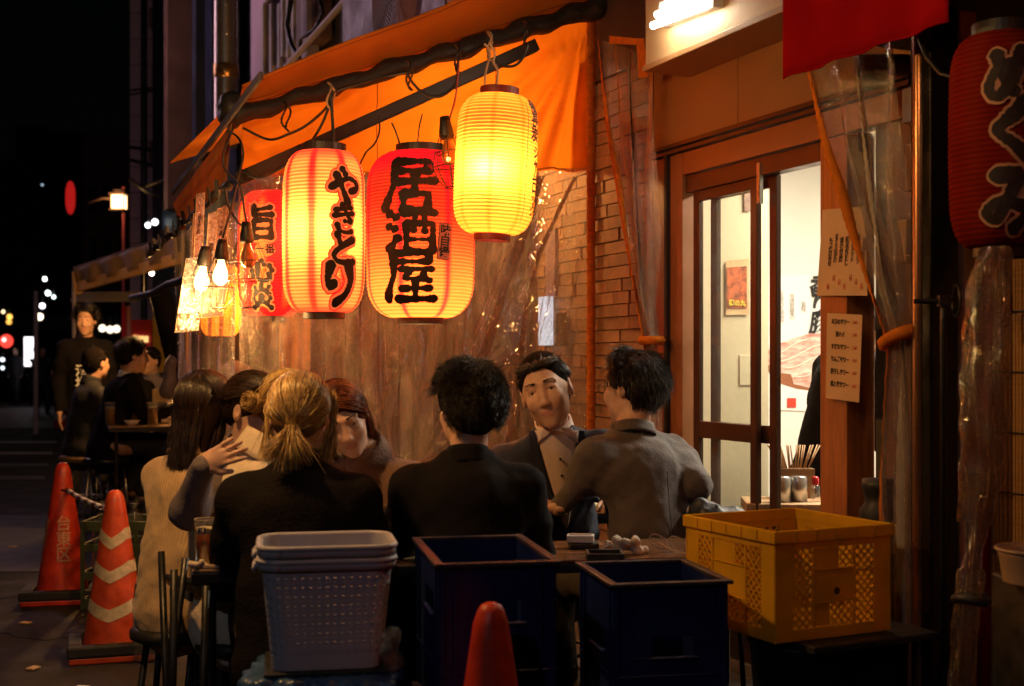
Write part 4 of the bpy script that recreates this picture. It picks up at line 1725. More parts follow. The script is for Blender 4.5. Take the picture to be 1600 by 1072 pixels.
caged('lit caged bulb over the yellow glow at the street corner, larger one', P(346, 402, 5.35), True, (0.0, 0.05), 1.15, 20)
caged('lit caged bulb just left of the larger one at the street corner', P(318, 412, 5.5), True, (0, 0.1), 0.9, 8)
caged('unlit amber caged bulb in front of the deep red lantern', P(386, 375, 5.25), False, (0, -0.06), 1.5)
caged('small amber caged bulb hanging between the red and the yellow lantern', P(698, 212, 5.0), False, (0, -0.12), 1.1)
point('amber_glow', P(700, 250, 4.98), 0.4, WARM, 0.02)

# ------------------------------------------------------------------ cables and cords


def cable(label, pts, r=0.006, m=None, cat='cable', name='cable'):
    mb = MB()
    # Catmull-Rom
    P3 = [Vector(p) for p in pts]
    out = []
    for i in range(len(P3) - 1):
        p0, p1, p2, p3 = P3[max(i - 1, 0)], P3[i], P3[i + 1], P3[min(i + 2, len(P3) - 1)]
        for k in range(6):
            t = k / 6
            out.append(0.5 * ((2 * p1) + (p2 - p0) * t + (2 * p0 - 5 * p1 + 4 * p2 - p3) * t * t + (-p0 + 3 * p1 - 3 * p2 + p3) * t ** 3))
    out.append(P3[-1])
    mb.tube(out, r, 6)
    return tag(mb.build(name, m or M_cable, None), label, cat)


def pc(Y, *xy):
    return [P(x, y, Y) for x, y in xy]


cable('black cable running on the rafter above the yakitori lantern', pc(5.45, (380, 200), (420, 218), (450, 210), (480, 195), (510, 168), (520, 145), (560, 132), (600, 120), (640, 112)))
cable('black cable looping below the rafter left of the yakitori lantern', pc(5.4, (372, 262), (400, 278), (430, 268), (470, 240), (500, 200), (520, 150)))
cable('black cable drooping from the rafter to the rail above the big red lantern', pc(5.35, (637, 115), (645, 130), (665, 148), (690, 150), (712, 130), (716, 95)))
cable('black cable looping right of the yellow lantern top', pc(5.2, (770, 90), (785, 103), (805, 102), (818, 88), (825, 70)))
cable('thin black wire sagging under the rail left of the big red lantern', pc(5.6, (592, 180), (593, 205), (585, 225), (572, 238), (562, 258)), 0.004)
cable('thin black wire from the rail down to the big red lantern', pc(5.4, (612, 192), (618, 205), (626, 229)), 0.004)
cable('thin wire pair holding the big red lantern by its ring', pc(5.45, (660, 178), (655, 200), (652, 228)), 0.003)
cable('black cord holding the yakitori lantern from the rafter', pc(5.35, (517, 145), (519, 180), (521, 212), (520, 230)), 0.007)
cable('tan cord knotted round the rafter holding the yellow lantern', pc(5.1, (757, 68), (766, 82), (762, 100), (758, 120), (757, 140)), 0.005, M_rope, 'cord', 'cord')
cable('second tan cord end hanging beside the yellow lantern knot', pc(5.1, (765, 66), (773, 84), (771, 98), (778, 112), (775, 138)), 0.005, M_rope, 'cord', 'cord')
cable('red cord holding the small amber caged bulb', pc(5.1, (717, 100), (712, 150), (703, 185), (699, 205)), 0.004, pbr('red_cord', (0.3, 0.03, 0.02), 0.7), 'cord', 'cord')
cable('thin wire hanging at the street corner past the rail', pc(5.3, (365, 200), (352, 230), (350, 262), (375, 290), (382, 330), (386, 352)), 0.005)
cable('tangled wire at the street corner of the lean-to', pc(5.35, (355, 205), (372, 215), (380, 240), (372, 280), (360, 330), (348, 372)), 0.005)
cable('black wire curving down to the caged bulbs at the corner', pc(5.4, (352, 290), (356, 320), (370, 345), (384, 358)), 0.005)
cable('wire dangling from the rail near the deep red lantern', pc(5.7, (470, 238), (452, 262), (430, 280), (425, 292)), 0.006)
for k, (x, y) in enumerate(((447, 182), (517, 152), (640, 118), (715, 92), (765, 72), (822, 55))):
    mb = MB()
    p = P(x, y, 5.35 + 0.05 * k)
    mb.tube([p + Vector((0.012 * math.sin(3 * a), 0.06 * math.cos(a), 0.062 * math.sin(a))) for a in np.linspace(0, 12.5, 26)], 0.004, 5)
    tag(mb.build('cord_wrap', M_rope if k in (1, 4) else M_cable, None),
        ['tie at the low end of the rafter', 'tan tie on the rafter above the yakitori lantern', 'tie on the rafter over the big red lantern', 'tie on the rafter left of the yellow lantern', 'tan knot on the rafter above the yellow lantern', 'uppermost tie on the rafter'][k], 'cord')
# ------------------------------------------------------------------ smooth bodies from distance fields
class SDF:
    def __init__(self, res, k=0.03):
        self.res, self.k = res, k
        self.pr = []
        self.lo = np.array([1e9] * 3)
        self.hi = -self.lo

    def _bb(self, lo, hi):
        lo, hi = np.array(lo), np.array(hi)
        self.lo = np.minimum(self.lo, lo)
        self.hi = np.maximum(self.hi, hi)
        return lo, hi

    def cap(self, a, b, ra, rb, k=None, flat=None, f=1.0, op=0):
        a, b = np.array(a, float), np.array(b, float)
        r = max(ra, rb) * max(1, f)
        lo, hi = self._bb(np.minimum(a, b) - r, np.maximum(a, b) + r) if op == 0 else (np.minimum(a, b) - r, np.maximum(a, b) + r)
        fl = None
        if flat is not None:
            fl = np.array(flat, float)
            fl /= np.linalg.norm(fl)
        self.pr.append((0, a, b, ra, rb, self.k if k is None else k, fl, f, op, lo, hi))
        return self

    def chain(self, pts, rs, **kw):
        for i in range(len(pts) - 1):
            self.cap(pts[i], pts[i + 1], rs[i], rs[i + 1], **kw)
        return self

    def ell(self, c, r, M=None, k=None, op=0):
        c, r = np.array(c, float), np.array(r, float)
        R_ = np.eye(3) if M is None else np.array(M)
        e = np.abs(R_) @ r
        lo, hi = (c - e, c + e)
        if op == 0:
            self._bb(lo, hi)
        self.pr.append((1, c, r, R_, None, self.k if k is None else k, None, 1, op, lo, hi))
        return self

    def cut(self, zlo=None, zhi=None):
        self.zlo, self.zhi = zlo, zhi
        return self

    def mesh(self, disp=None):
        res = self.res
        pad = 3 * res
        lo = self.lo - pad
        n = np.ceil((self.hi + pad - lo) / res).astype(int) + 1
        D = np.full(n, 0.5, np.float32)
        ax = [lo[i] + res * np.arange(n[i]) for i in range(3)]
        for pr in self.pr:
            t, k, fl, f, op = pr[0], pr[5], pr[6], pr[7], pr[8]
            mg = k * 1.2 + 2 * res + 0.02
            i0 = np.maximum(0, np.floor((pr[9] - mg - lo) / res).astype(int))
            i1 = np.minimum(n, np.ceil((pr[10] + mg - lo) / res).astype(int) + 1)
            if (i1 <= i0).any():
                continue
            sl = tuple(slice(i0[i], i1[i]) for i in range(3))
            X, Y, Z_ = np.meshgrid(*[ax[i][sl[i]] for i in range(3)], indexing='ij')
            p = np.stack([X, Y, Z_], -1).astype(np.float32)
            if t == 0:
                a, b, ra, rb = pr[1], pr[2], pr[3], pr[4]
                ba = (b - a).astype(np.float32)
                pa = p - a.astype(np.float32)
                L2 = max(1e-9, float(ba @ ba))
                h = np.clip((pa @ ba) / L2, 0, 1)
                q = pa - h[..., None] * ba
                l2 = (q * q).sum(-1)
                if fl is not None:
                    w = q @ fl.astype(np.float32)
                    l2 = l2 - w * w + (w / f) ** 2
                d = np.sqrt(np.maximum(l2, 0)) - (ra + (rb - ra) * h)
                if fl is not None and f < 1:
                    d = d * (0.5 + 0.5 * f)
            else:
                c, r, M = pr[1], pr[2].astype(np.float32), pr[3].astype(np.float32)
                q = (p - c.astype(np.float32)) @ M
                k0 = np.sqrt(((q / r) ** 2).sum(-1))
                k1 = np.sqrt(((q / (r * r)) ** 2).sum(-1)) + 1e-9
                d = k0 * (k0 - 1) / k1
            C = D[sl]
            if op == 0:
                h = np.maximum(k - np.abs(C - d), 0) / max(k, 1e-6)
                D[sl] = np.minimum(C, d) - h * h * k * 0.25
            else:
                h = np.maximum(k - np.abs(C + d), 0) / max(k, 1e-6)
                D[sl] = np.maximum(C, -d) + h * h * k * 0.25
        if disp is not None:
            msk = np.abs(D) < 0.035
            idx = np.argwhere(msk)
            pp = lo + idx * res
            D[msk] += disp(pp).astype(np.float32)
        for z, s in ((getattr(self, 'zlo', None), 1), (getattr(self, 'zhi', None), -1)):
            if z is not None:
                D = np.maximum(D, (s * (z - ax[2]))[None, None, :].astype(np.float32))
        return nets(D, lo, res)


def nets(D, lo, res):
    """surface nets"""
    S = D < 0
    n = np.array(D.shape)
    corners = [(i, j, k) for i in (0, 1) for j in (0, 1) for k in (0, 1)]
    cnt = np.zeros(n - 1, np.int8)
    for c in corners:
        cnt += S[c[0]:n[0] - 1 + c[0], c[1]:n[1] - 1 + c[1], c[2]:n[2] - 1 + c[2]]
    act = (cnt > 0) & (cnt < 8)
    ids = np.full(n - 1, -1, np.int64)
    cells = np.argwhere(act)
    ids[act] = np.arange(len(cells))
    acc = np.zeros((len(cells), 3))
    num = np.zeros(len(cells))
    I = cells.T
    for a in range(8):
        for b in range(a + 1, 8):
            ca, cb = corners[a], corners[b]
            if sum(abs(ca[i] - cb[i]) for i in range(3)) != 1:
                continue
            da = D[I[0] + ca[0], I[1] + ca[1], I[2] + ca[2]]
            db = D[I[0] + cb[0], I[1] + cb[1], I[2] + cb[2]]
            m = (da < 0) != (db < 0)
            t = np.where(m, da / np.where(m, da - db, 1), 0)
            pt = np.array(ca)[None] + t[:, None] * (np.array(cb) - np.array(ca))[None]
            acc += np.where(m[:, None], pt, 0)
            num += m
    V = lo + (cells + acc / np.maximum(num, 1)[:, None]) * res
    F_ = []
    for axx in range(3):
        o = [0, 0, 0]
        o[axx] = 1
        A = S[:n[0] - o[0], :n[1] - o[1], :n[2] - o[2]]
        B = S[o[0]:, o[1]:, o[2]:]
        e = np.argwhere(A != B)
        u, v = [(1, 2), (2, 0), (0, 1)][axx]
        ok = (e[:, u] > 0) & (e[:, v] > 0) & (e[:, u] < n[u] - 1) & (e[:, v] < n[v] - 1)
        e = e[ok]
        q = []
        for du, dv in ((-1, -1), (0, -1), (0, 0), (-1, 0)):
            c = e.copy()
            c[:, u] += du
            c[:, v] += dv
            q.append(ids[c[:, 0], c[:, 1], c[:, 2]])
        q = np.stack(q, 1)
        flip = ~A[e[:, 0], e[:, 1], e[:, 2]]
        q[flip] = q[flip][:, ::-1]
        F_.append(q)
    Fq = np.concatenate(F_)
    Fq = Fq[(Fq >= 0).all(1)]
    return V, Fq


def np_mesh(name, V, Fq, mats, parent, matidx=None, smooth=True):
    me = bpy.data.meshes.new(name)
    me.vertices.add(len(V))
    me.vertices.foreach_set('co', np.asarray(V, np.float32).ravel())
    k = Fq.shape[1]
    me.loops.add(len(Fq) * k)
    me.loops.foreach_set('vertex_index', Fq.ravel().astype(np.int32))
    me.polygons.add(len(Fq))
    me.polygons.foreach_set('loop_start', np.arange(0, len(Fq) * k, k, dtype=np.int32))
    me.polygons.foreach_set('loop_total', np.full(len(Fq), k, np.int32))
    me.polygons.foreach_set('use_smooth', np.full(len(Fq), smooth))
    for m in mats:
        me.materials.append(m)
    if matidx is not None:
        me.polygons.foreach_set('material_index', matidx.astype(np.int32))
    me.update(calc_edges=True)
    me.validate()
    return link(name, me, parent, True)


def relax(V, Fq, it=2, lam=0.5):
    for _ in range(it):
        acc = np.zeros_like(V)
        num = np.zeros(len(V))
        for a, b in ((0, 1), (1, 2), (2, 3), (3, 0)):
            np.add.at(acc, Fq[:, a], V[Fq[:, b]])
            np.add.at(acc, Fq[:, b], V[Fq[:, a]])
            np.add.at(num, Fq[:, a], 1)
            np.add.at(num, Fq[:, b], 1)
        V = V * (1 - lam) + lam * acc / np.maximum(num, 1)[:, None]
    return V


def folds(seed, amp=0.004, axis=None, n=9):
    r = np.random.RandomState(seed)
    ks = r.normal(0, 1, (n, 3))
    ks /= np.linalg.norm(ks, axis=1)[:, None]
    fr = r.uniform(18, 60, n)
    ph = r.uniform(0, 6.28, n)
    k2 = r.normal(0, 1, (n, 3)) * 8

    def f(p):
        o = np.zeros(len(p))
        for i in range(n):
            warp = 1.6 * np.sin(p @ k2[i] + ph[i])
            s = np.sin((p @ ks[i]) * fr[i] + ph[i] + warp)
            o += (1 - np.abs(s)) ** 2 * (30 / fr[i])
        return -(o / n - 0.35) * amp * 3
    return f


M_skin = pbr('skin', (0.60, 0.34, 0.23), 0.5, var=0.16, scale=26, bump=0.2, bscale=260, sub=0.12)
M_skin2 = pbr('skin_light', (0.68, 0.41, 0.30), 0.5, var=0.13, scale=26, bump=0.14, bscale=260, sub=0.12)
M_lips = pbr('lips', (0.56, 0.25, 0.19), 0.4, var=0.1)
M_eyew = pbr('eye_white', (0.75, 0.72, 0.68), 0.2, var=0.03)
M_iris = pbr('iris', (0.02, 0.012, 0.01), 0.15)
M_brow = pbr('eyebrow_hair', (0.03, 0.018, 0.014), 0.7)
M_hblack = pbr('black_hair', (0.018, 0.012, 0.010), 0.42, var=0.4, scale=30)
M_hdark = pbr('dark_brown_hair', (0.035, 0.018, 0.012), 0.36, var=0.4, scale=30)
M_hblond = pbr('blond_hair', (0.52, 0.27, 0.08), 0.38, var=0.4, scale=24, col2=(0.80, 0.52, 0.20))
M_hred = pbr('auburn_hair', (0.16, 0.045, 0.02), 0.36, var=0.45, scale=24)

HEAD_H = 0.225


def Mrot(rx=0, ry=0, rz=0):
    return np.array(Euler((R(rx), R(ry), R(rz)), 'XYZ').to_matrix())


def head_sdf(s, hc, HM, sc=1.0, female=False, detail=True):
    T = lambda x, y, z: hc + HM @ (np.array([x, y, z]) * sc)
    E = lambda c, r, k=0.02, op=0, M=None: s.ell(T(*c), np.array(r) * sc, HM if M is None else HM @ M, k, op)
    E((0, -0.012, 0.030), (0.074, 0.094, 0.086))
    E((0, 0.018, -0.018), (0.064, 0.074, 0.084), 0.03)
    jw = 0.048 if female else 0.054
    E((0, 0.030, -0.062), (jw, 0.055, 0.042), 0.03)
    E((0, 0.066, -0.096), (0.020, 0.018, 0.016), 0.03)
    if detail:
        for x in (-1, 1):
            E((0.033 * x, 0.070, -0.022), (0.026, 0.022, 0.026), 0.02)       # cheek
            E((0.031 * x, 0.088, 0.018), (0.017, 0.012, 0.011), 0.012, 1)       # socket
            E((0.031 * x, 0.069, 0.014), (0.017, 0.013, 0.010), 0.008)          # lid
            s.chain([T(0.016 * x, 0.0825, 0.0185), T(0.031 * x, 0.0835, 0.0215), T(0.045 * x, 0.0755, 0.0175)], [0.0040 * sc, 0.0050 * sc, 0.0035 * sc], k=0.005)
            s.chain([T(0.018 * x, 0.080, 0.0075), T(0.031 * x, 0.0815, 0.0055), T(0.044 * x, 0.074, 0.0085)], [0.0035 * sc, 0.0042 * sc, 0.003 * sc], k=0.005)
            s.cap(T(0.012 * x, 0.085, 0.036), T(0.048 * x, 0.073, 0.034), 0.008 * sc, 0.006 * sc, 0.012)
            E((0.077 * x, -0.008, -0.002), (0.009, 0.018, 0.031), 0.006, M=Mrot(0, 0, -18 * x))
            E((0.084 * x, -0.002, 0.004), (0.004, 0.009, 0.014), 0.006, 1)
            E((0.011 * x, 0.092, -0.030), (0.008, 0.010, 0.007), 0.006)
        s.cap(T(0, 0.082, 0.022), T(0, 0.100, -0.022), 0.0075 * sc, 0.010 * sc, 0.014)
        E((0, 0.101, -0.026), (0.010, 0.010, 0.009), 0.008)
        E((0, 0.083, -0.052), (0.024, 0.010, 0.0065), 0.008)
        E((0, 0.081, -0.063), (0.020, 0.010, 0.0070), 0.006)
        s.cap(T(-0.021, 0.0945, -0.0575), T(0.021, 0.0945, -0.0575), 0.0022 * sc, 0.0022 * sc, 0.003, op=1)
    return T


def face_bits(root, T, HM, sc=1.0, glasses=False):
    for x in (-1, 1):
        mb = MB(True)
        c = T(0.031 * x, 0.0728, 0.0132)
        mb.sphere(c, 0.0118 * sc, 12, 8)
        mb.mi = 1
        c2 = T(0.031 * x, 0.0815, 0.0125)
        mb.sphere(c2, 0.0052 * sc, 10, 6)
        mb.build('eye', M_eyew, root, True, mats=[M_iris])
        mb = MB(True)
        pts = [T(x * (0.014 + 0.036 * t), 0.0945 - 0.016 * t * t, 0.0405 + 0.004 * math.sin(2.6 * t) - 0.003 * t) for t in np.linspace(0, 1, 7)]
        mb.tube(pts, lambda t: 0.0035 * (1 - 0.6 * t), 5)
        mb.build('eyebrow', M_brow, root, True)
        mb = MB(True)
        pts = [T(x * (0.018 + 0.027 * t), 0.0852 - 0.009 * t * t, 0.0155 + 0.0055 * math.sin(3.1 * t)) for t in np.linspace(0, 1, 7)]
        mb.tube(pts, 0.0013, 4)
        mb.build('eyelash_line', M_brow, root, True)
    if glasses:
        mb = MB(True)
        for x in (-1, 1):
            mb.tube([T(x * 0.033 + 0.022 * math.cos(a), 0.104, 0.010 + 0.017 * math.sin(a)) for a in np.linspace(0, 6.283, 17)[:-1]], 0.0014, 5, True)
            mb.tube([T(x * 0.055, 0.102, 0.014), T(x * 0.078, 0.06, 0.014), T(x * 0.08, -0.01, 0.008)], 0.0014, 5)
        mb.tube([T(-0.011, 0.104, 0.012), T(0, 0.106, 0.016), T(0.011, 0.104, 0.012)], 0.0014, 5)
        mb.build('spectacles', M_black, root, True)


def hand_sdf(s, wrist, hdir, palm_n, side, curl=0.5, sc=1.0, spread=0.12):
    """side=+1: thumb towards  hdir x palm_n"""
    d = np.array(hdir, float)
    d /= np.linalg.norm(d)
    nrm = np.array(palm_n, float)
    nrm -= d * (nrm @ d)
    nrm /= np.linalg.norm(nrm)
    w = np.cross(d, nrm) * side
    W = np.array(wrist, float)
    M = np.stack([w, d, nrm], 1)
    s.ell(W + d * 0.045 * sc, np.array([0.040, 0.052, 0.016]) * sc, M, 0.012)
    s.cap(W - d * 0.012, W + d * 0.02, 0.026 * sc, 0.027 * sc, 0.012, flat=nrm, f=0.75)
    L = [0.068, 0.078, 0.073, 0.058]
    for i in range(4):
        o = (1.5 - i) * 0.0195 * sc
        b = W + d * (0.082 - 0.006 * abs(i - 1.3)) * sc + w * o
        dd = d + w * (1.5 - i) * spread
        dd /= np.linalg.norm(dd)
        a = 0
        pts = [b - dd * 0.02]
        pts.append(b)
        for seg, fl in ((0.45, 0.5), (0.32, 1.0), (0.25, 1.4)):
            a += curl * fl * 0.9
            b = b + (dd * math.cos(a) + nrm * math.sin(a)) * L[i] * seg * sc
            pts.append(b)
        s.chain(pts, [0.0095 * sc, 0.009 * sc, 0.0085 * sc, 0.008 * sc, 0.0068 * sc], k=0.004)
    b = W + d * 0.025 * sc + w * 0.030 * sc
    dd = d * 0.72 + w * 0.62 + nrm * 0.30
    dd /= np.linalg.norm(dd)
    s.chain([b - dd * 0.015, b + dd * 0.028 * sc, b + (dd * 0.9 + d * 0.3) * 0.055 * sc], [0.014 * sc, 0.0115 * sc, 0.0085 * sc], k=0.008)


# ---------------- hair strands


def strands_mesh(paths, r=0.0016, taper=0.3):
    """paths: N x K x 3 -> three sided tubes, vectorised"""
    Pp = np.asarray(paths, float)
    N, K, _ = Pp.shape
    T = np.gradient(Pp, axis=1)
    T /= np.linalg.norm(T, axis=2, keepdims=True) + 1e-9
    up = np.array([0.31, 0.52, 0.79])
    A = np.cross(T, up)
    A /= np.linalg.norm(A, axis=2, keepdims=True) + 1e-9
    B = np.cross(T, A)
    rr = (r * (1 - (1 - taper) * np.linspace(0, 1, K) ** 2))[None, :, None]
    vs = []
    for k in range(3):
        an = 2 * math.pi * k / 3
        vs.append(Pp + (A * math.cos(an) + B * math.sin(an)) * rr)
    V = np.stack(vs, 2).reshape(-1, 3)
    base = (np.arange(N)[:, None] * K + np.arange(K - 1)[None]) * 3
    Fs = []
    for k in range(3):
        k2 = (k + 1) % 3
        Fs.append(np.stack([base + k, base + k2, base + 3 + k2, base + 3 + k], -1).reshape(-1, 4))
    return V, np.concatenate(Fs)


def scalp_dirs(n, rng, mask):
    out = []
    while len(out) < n:
        v = rng.normal(0, 1, 3)
        v /= np.linalg.norm(v)
        if mask(v):
            out.append(v)
    return np.array(out)


CR = np.array([0.080, 0.100, 0.092])     # scalp radii
CC = np.array([0, -0.012, 0.030])


def surf(d, lift=1.0):
    return CC + d * CR * lift


def hairline(v):
    """directions of the scalp that carry hair"""
    x, y, z = v
    if z > 0.62:
        return True if y < 0.76 else False
    if z > 0.25:
        return y < 0.42
    if z > -0.15:
        return y < 0.12 and not (abs(x) > 0.93)
    return z > -0.62 and y < -0.25


def slerp(a, b, t):
    w = np.arccos(np.clip((a * b).sum(-1, keepdims=True), -1, 1))
    s = np.sin(w) + 1e-6
    return (np.sin((1 - t) * w) * a + np.sin(t * w) * b) / s


def hair(root, hc, HM, style, mat, sc=1.0, seed=1, n=1500, part=0.2):
    rng = np.random.RandomState(seed)
    W = lambda p: hc + (p * sc) @ HM.T
    paths = []
    shell = SDF(0.008, 0.02)
    Cw = lambda c: hc + HM @ (np.array(c) * sc)
    K = 9
    ts = np.linspace(0, 1, K)
    if style in ('short', 'curly', 'thick'):
        lift = {'short': 1.01, 'curly': 1.15, 'thick': 1.09}[style]
        shell.ell(Cw((0, -0.022, 0.044)), (CR + 0.002) * sc * lift * np.array([1, 0.98, 0.96]), HM, 0.02)
        shell.ell(Cw((0, -0.050, -0.008)), np.array([0.068, 0.058, 0.072]) * sc * (lift ** 0.5), HM, 0.03)
        # keep the face clear
        shell.ell(Cw((0, 0.118, 0.0 if style == 'curly' else 0.022)), np.array([0.092, 0.080, 0.088]) * sc, HM, 0.012, op=1)
        D = scalp_dirs(n, rng, hairline)
        fwd = np.array([0.0, 0.75, 0.2])
        for d in D:
            p = surf(d, {'short': 1.0, 'curly': 1.10, 'thick': 1.05}[style])
            back = d[2] < 0.45 or d[1] < -0.2
            g = np.array([0, -0.1, -1.0]) if back else (fwd * (0.1 if d[1] > 0.1 else 0.6) + np.array([0.6 * np.sign(d[0] - part), -0.35 if d[1] > 0.3 else 0, 0.1]))
            t_ = g - d * (g @ d)
            t_ /= np.linalg.norm(t_) + 1e-6
            if style == 'curly':
                L = rng.uniform(0.035, 0.055)
                a0 = rng.uniform(0, 6.28)
                s1 = np.cross(d, t_)
                rad = rng.uniform(0.004, 0.009)
                q = [p + d * (L * 0.65 * t) + t_ * (L * 0.5 * t * t) + (s1 * math.cos(a0 + 9 * t) + t_ * math.sin(a0 + 9 * t)) * rad * min(1, 2 * t) for t in ts]
            else:
                L = rng.uniform(0.035, 0.06) * (1.2 if style == 'thick' else (0.42 if d[1] > 0.1 else 0.55))
                lf = 0.30 if style == 'thick' else 0.15
                j = rng.normal(0, 0.12, 3)
                q = [p + d * (L * lf * math.sin(min(1, 1.3 * t) * 1.6)) + (t_ + j) * L * t + d * (-0.1 * L * t * t) for t in ts]
            paths.append(q)
        rr = 0.0013
        if style != 'curly':      # fringe swept up and aside from the hairline
            for _ in range(n // 7):
                x = rng.uniform(-0.68, 0.68)
                d = np.array([x, 0.80 - 0.25 * abs(x) + rng.normal(0, 0.03), 0.56 + rng.normal(0, 0.04)])
                d /= np.linalg.norm(d)
                p = surf(d, 1.0)
                L = rng.uniform(0.018, 0.034)
                sgn = np.sign(x - 0.15 + rng.normal(0, 0.15))
                paths.append([p + d * (0.012 * math.sin(2.6 * t)) + np.array([sgn * 0.6 * L * t, -0.75 * L * t, 0.55 * L * t]) for t in ts])
    elif style in ('pony', 'bun'):
        tie = np.array([0, -0.108, -0.045]) if style == 'pony' else np.array([-0.03, -0.120, -0.02])
        shell.ell(Cw(CC), (CR * 1.035) * sc, HM, 0.02)
        shell.ell(Cw((0, -0.060, -0.015)), np.array([0.065, 0.048, 0.055]) * sc, HM, 0.03)
        shell.ell(Cw((0, 0.112, -0.02)), np.array([0.080, 0.068, 0.095]) * sc, HM, 0.012, op=1)
        D = scalp_dirs(n, rng, hairline)
        te = (tie - CC) / CR
        te /= np.linalg.norm(te)
        for d in D:
            lf = rng.uniform(1.045, 1.085)
            q = []
            for t in ts:
                dd = slerp(d, te, t ** 0.9)
                dd = dd / np.linalg.norm(dd)
                side = 1 + 0.05 * math.sin(math.pi * t) * abs(d[0])
                q.append(CC + dd * CR * (lf + 0.03 * math.sin(math.pi * t)) * np.array([side, 1, 1]))
            q[-1] = tie + rng.normal(0, 0.006, 3)
            paths.append(q)
        if style == 'pony':
            for _ in range(n // 4):
                a = tie + rng.normal(0, 0.006, 3)
                e = tie + np.array([rng.normal(0.0, 0.028), -0.022 + rng.normal(0, 0.012), -0.075 + rng.normal(0, 0.014)])
                m = (a + e) / 2 + np.array([0, -0.028, 0.008])
                paths.append([(1 - t) ** 2 * a + 2 * t * (1 - t) * m + t * t * e for t in ts])
            shell.cap(Cw(tie), Cw(tie + np.array([0, -0.02, -0.05])), 0.013 * sc, 0.020 * sc, 0.01)
            for _ in range(n // 5):       # loose side locks
                x = rng.choice([-1, 1])
                a = surf(np.array([x * 0.9, 0.3, 0.3]) / 1.0, 1.02) + rng.normal(0, 0.010, 3)
                e = np.array([x * 0.075, -0.02, -0.115]) + rng.normal(0, 0.014, 3)
                m = np.array([x * 0.105, 0.0, -0.04])
                paths.append([(1 - t) ** 2 * a + 2 * t * (1 - t) * m + t * t * e for t in ts])
        else:
            for _ in range(n // 3):
                a0 = rng.uniform(0, 6.28)
                rad = rng.uniform(0.012, 0.030)
                z0 = rng.normal(0, 0.010)
                paths.append([tie + np.array([0, -0.012, 0]) + np.array([math.cos(a0 + 4 * t) * rad, z0, math.sin(a0 + 4 * t) * rad]) + rng.normal(0, 0.0015, 3) for t in ts])
            shell.ell(Cw(tie + np.array([0, -0.01, 0])), np.array([0.03, 0.02, 0.03]) * sc, HM, 0.01)
        rr = 0.0012
    elif style in ('long', 'bob', 'sweep'):
        zend = {'long': -0.205, 'bob': -0.12, 'sweep': -0.13}[style]
        shell.ell(Cw(CC), (CR * 1.05) * sc, HM, 0.02)
        ex = 0.0
        shell.ell(Cw((ex, -0.040, -0.03)), np.array([0.083, 0.062, 0.085]) * sc, HM, 0.03)
        if style == 'long':
            shell.cap(Cw((0.0, -0.045, -0.05)), Cw((0.0, -0.055, -0.168)), 0.078 * sc, 0.062 * sc, 0.03, flat=HM @ np.array([0, 1, 0]), f=0.6)
        shell.ell(Cw((0.0, 0.115, -0.02)), np.array([0.078, 0.066, 0.105]) * sc, HM, 0.012, op=1)
        D = scalp_dirs(n, rng, lambda v: hairline(v) and v[2] > -0.3)
        for d in D:
            px = part
            s = np.sign(d[0] - px) or 1
            if abs(d[1]) > 0.6 and d[1] < 0:
                tgt = np.array([d[0] * 0.9, -0.75, -0.45])
            else:
                tgt = np.array([s * 0.93, min(0.12, d[1] * 0.35), -0.40])
            tgt /= np.linalg.norm(tgt)
            lf = rng.uniform(1.06, 1.14)
            q = []
            for t in ts[:6]:
                u = t / ts[5]
                dd = slerp(d, tgt, u)
                dd /= np.linalg.norm(dd)
                q.append(CC + dd * CR * (lf + 0.02 * math.sin(math.pi * u)))
            last = q[-1]
            ze = zend + rng.normal(0, 0.010)
            for t in (0.33, 0.66, 1.0):
                w = rng.normal(0, 0.003, 3)
                inw = -0.16 if style != 'long' else -0.22
                q.append(np.array([last[0] * (1 + inw * t * t), last[1] - 0.010 * t, last[2] + (ze - last[2]) * t]) + w)
            paths.append(q)
        rr = 0.0013
    for _ in range(n // 40):      # stray hairs
        q = np.array(paths[rng.randint(len(paths))], float)
        c0 = q[0] - CC
        o_ = c0 / (np.linalg.norm(c0) + 1e-6) + rng.normal(0, 0.5, 3)
        q = q + o_[None] * (np.linspace(0, 1, K) ** 1.5)[:, None] * rng.uniform(0.006, 0.022)
        paths.append(q)
    V, Fq = shell.mesh()
    V = relax(V, Fq, 1)
    cb = mat.node_tree.nodes['Color Ramp'].color_ramp.elements
    und = pbr(mat.name + '_under', tuple(np.array(cb[0].color[:3]) * 0.9), 0.95, var=0.2, scale=60, spec=0.05, rvar=0.0)
    o = np_mesh('hair', V, Fq, [und], root)
    pts = W(np.asarray(paths, float).reshape(-1, 3)).reshape(len(paths), K, 3)
    V, Fq = strands_mesh(pts, rr * sc)
    cb = mat.node_tree.nodes['Color Ramp'].color_ramp.elements
    c0_, c1_ = np.array(cb[0].color[:3]), np.array(cb[1].color[:3])
    tones = [mat, pbr(mat.name + '_dark_lock', tuple(c0_ * 0.45), 0.4, var=0.2, scale=30), pbr(mat.name + '_light_lock', tuple(c1_ * 1.25), 0.34, var=0.2, scale=30)]
    per = rng.choice(3, size=len(paths), p=(0.5, 0.28, 0.22))
    mi = np.concatenate([np.repeat(per, K - 1)] * 3)
    h = np_mesh('hair_strands', V, Fq, tones, o, mi)
    return o


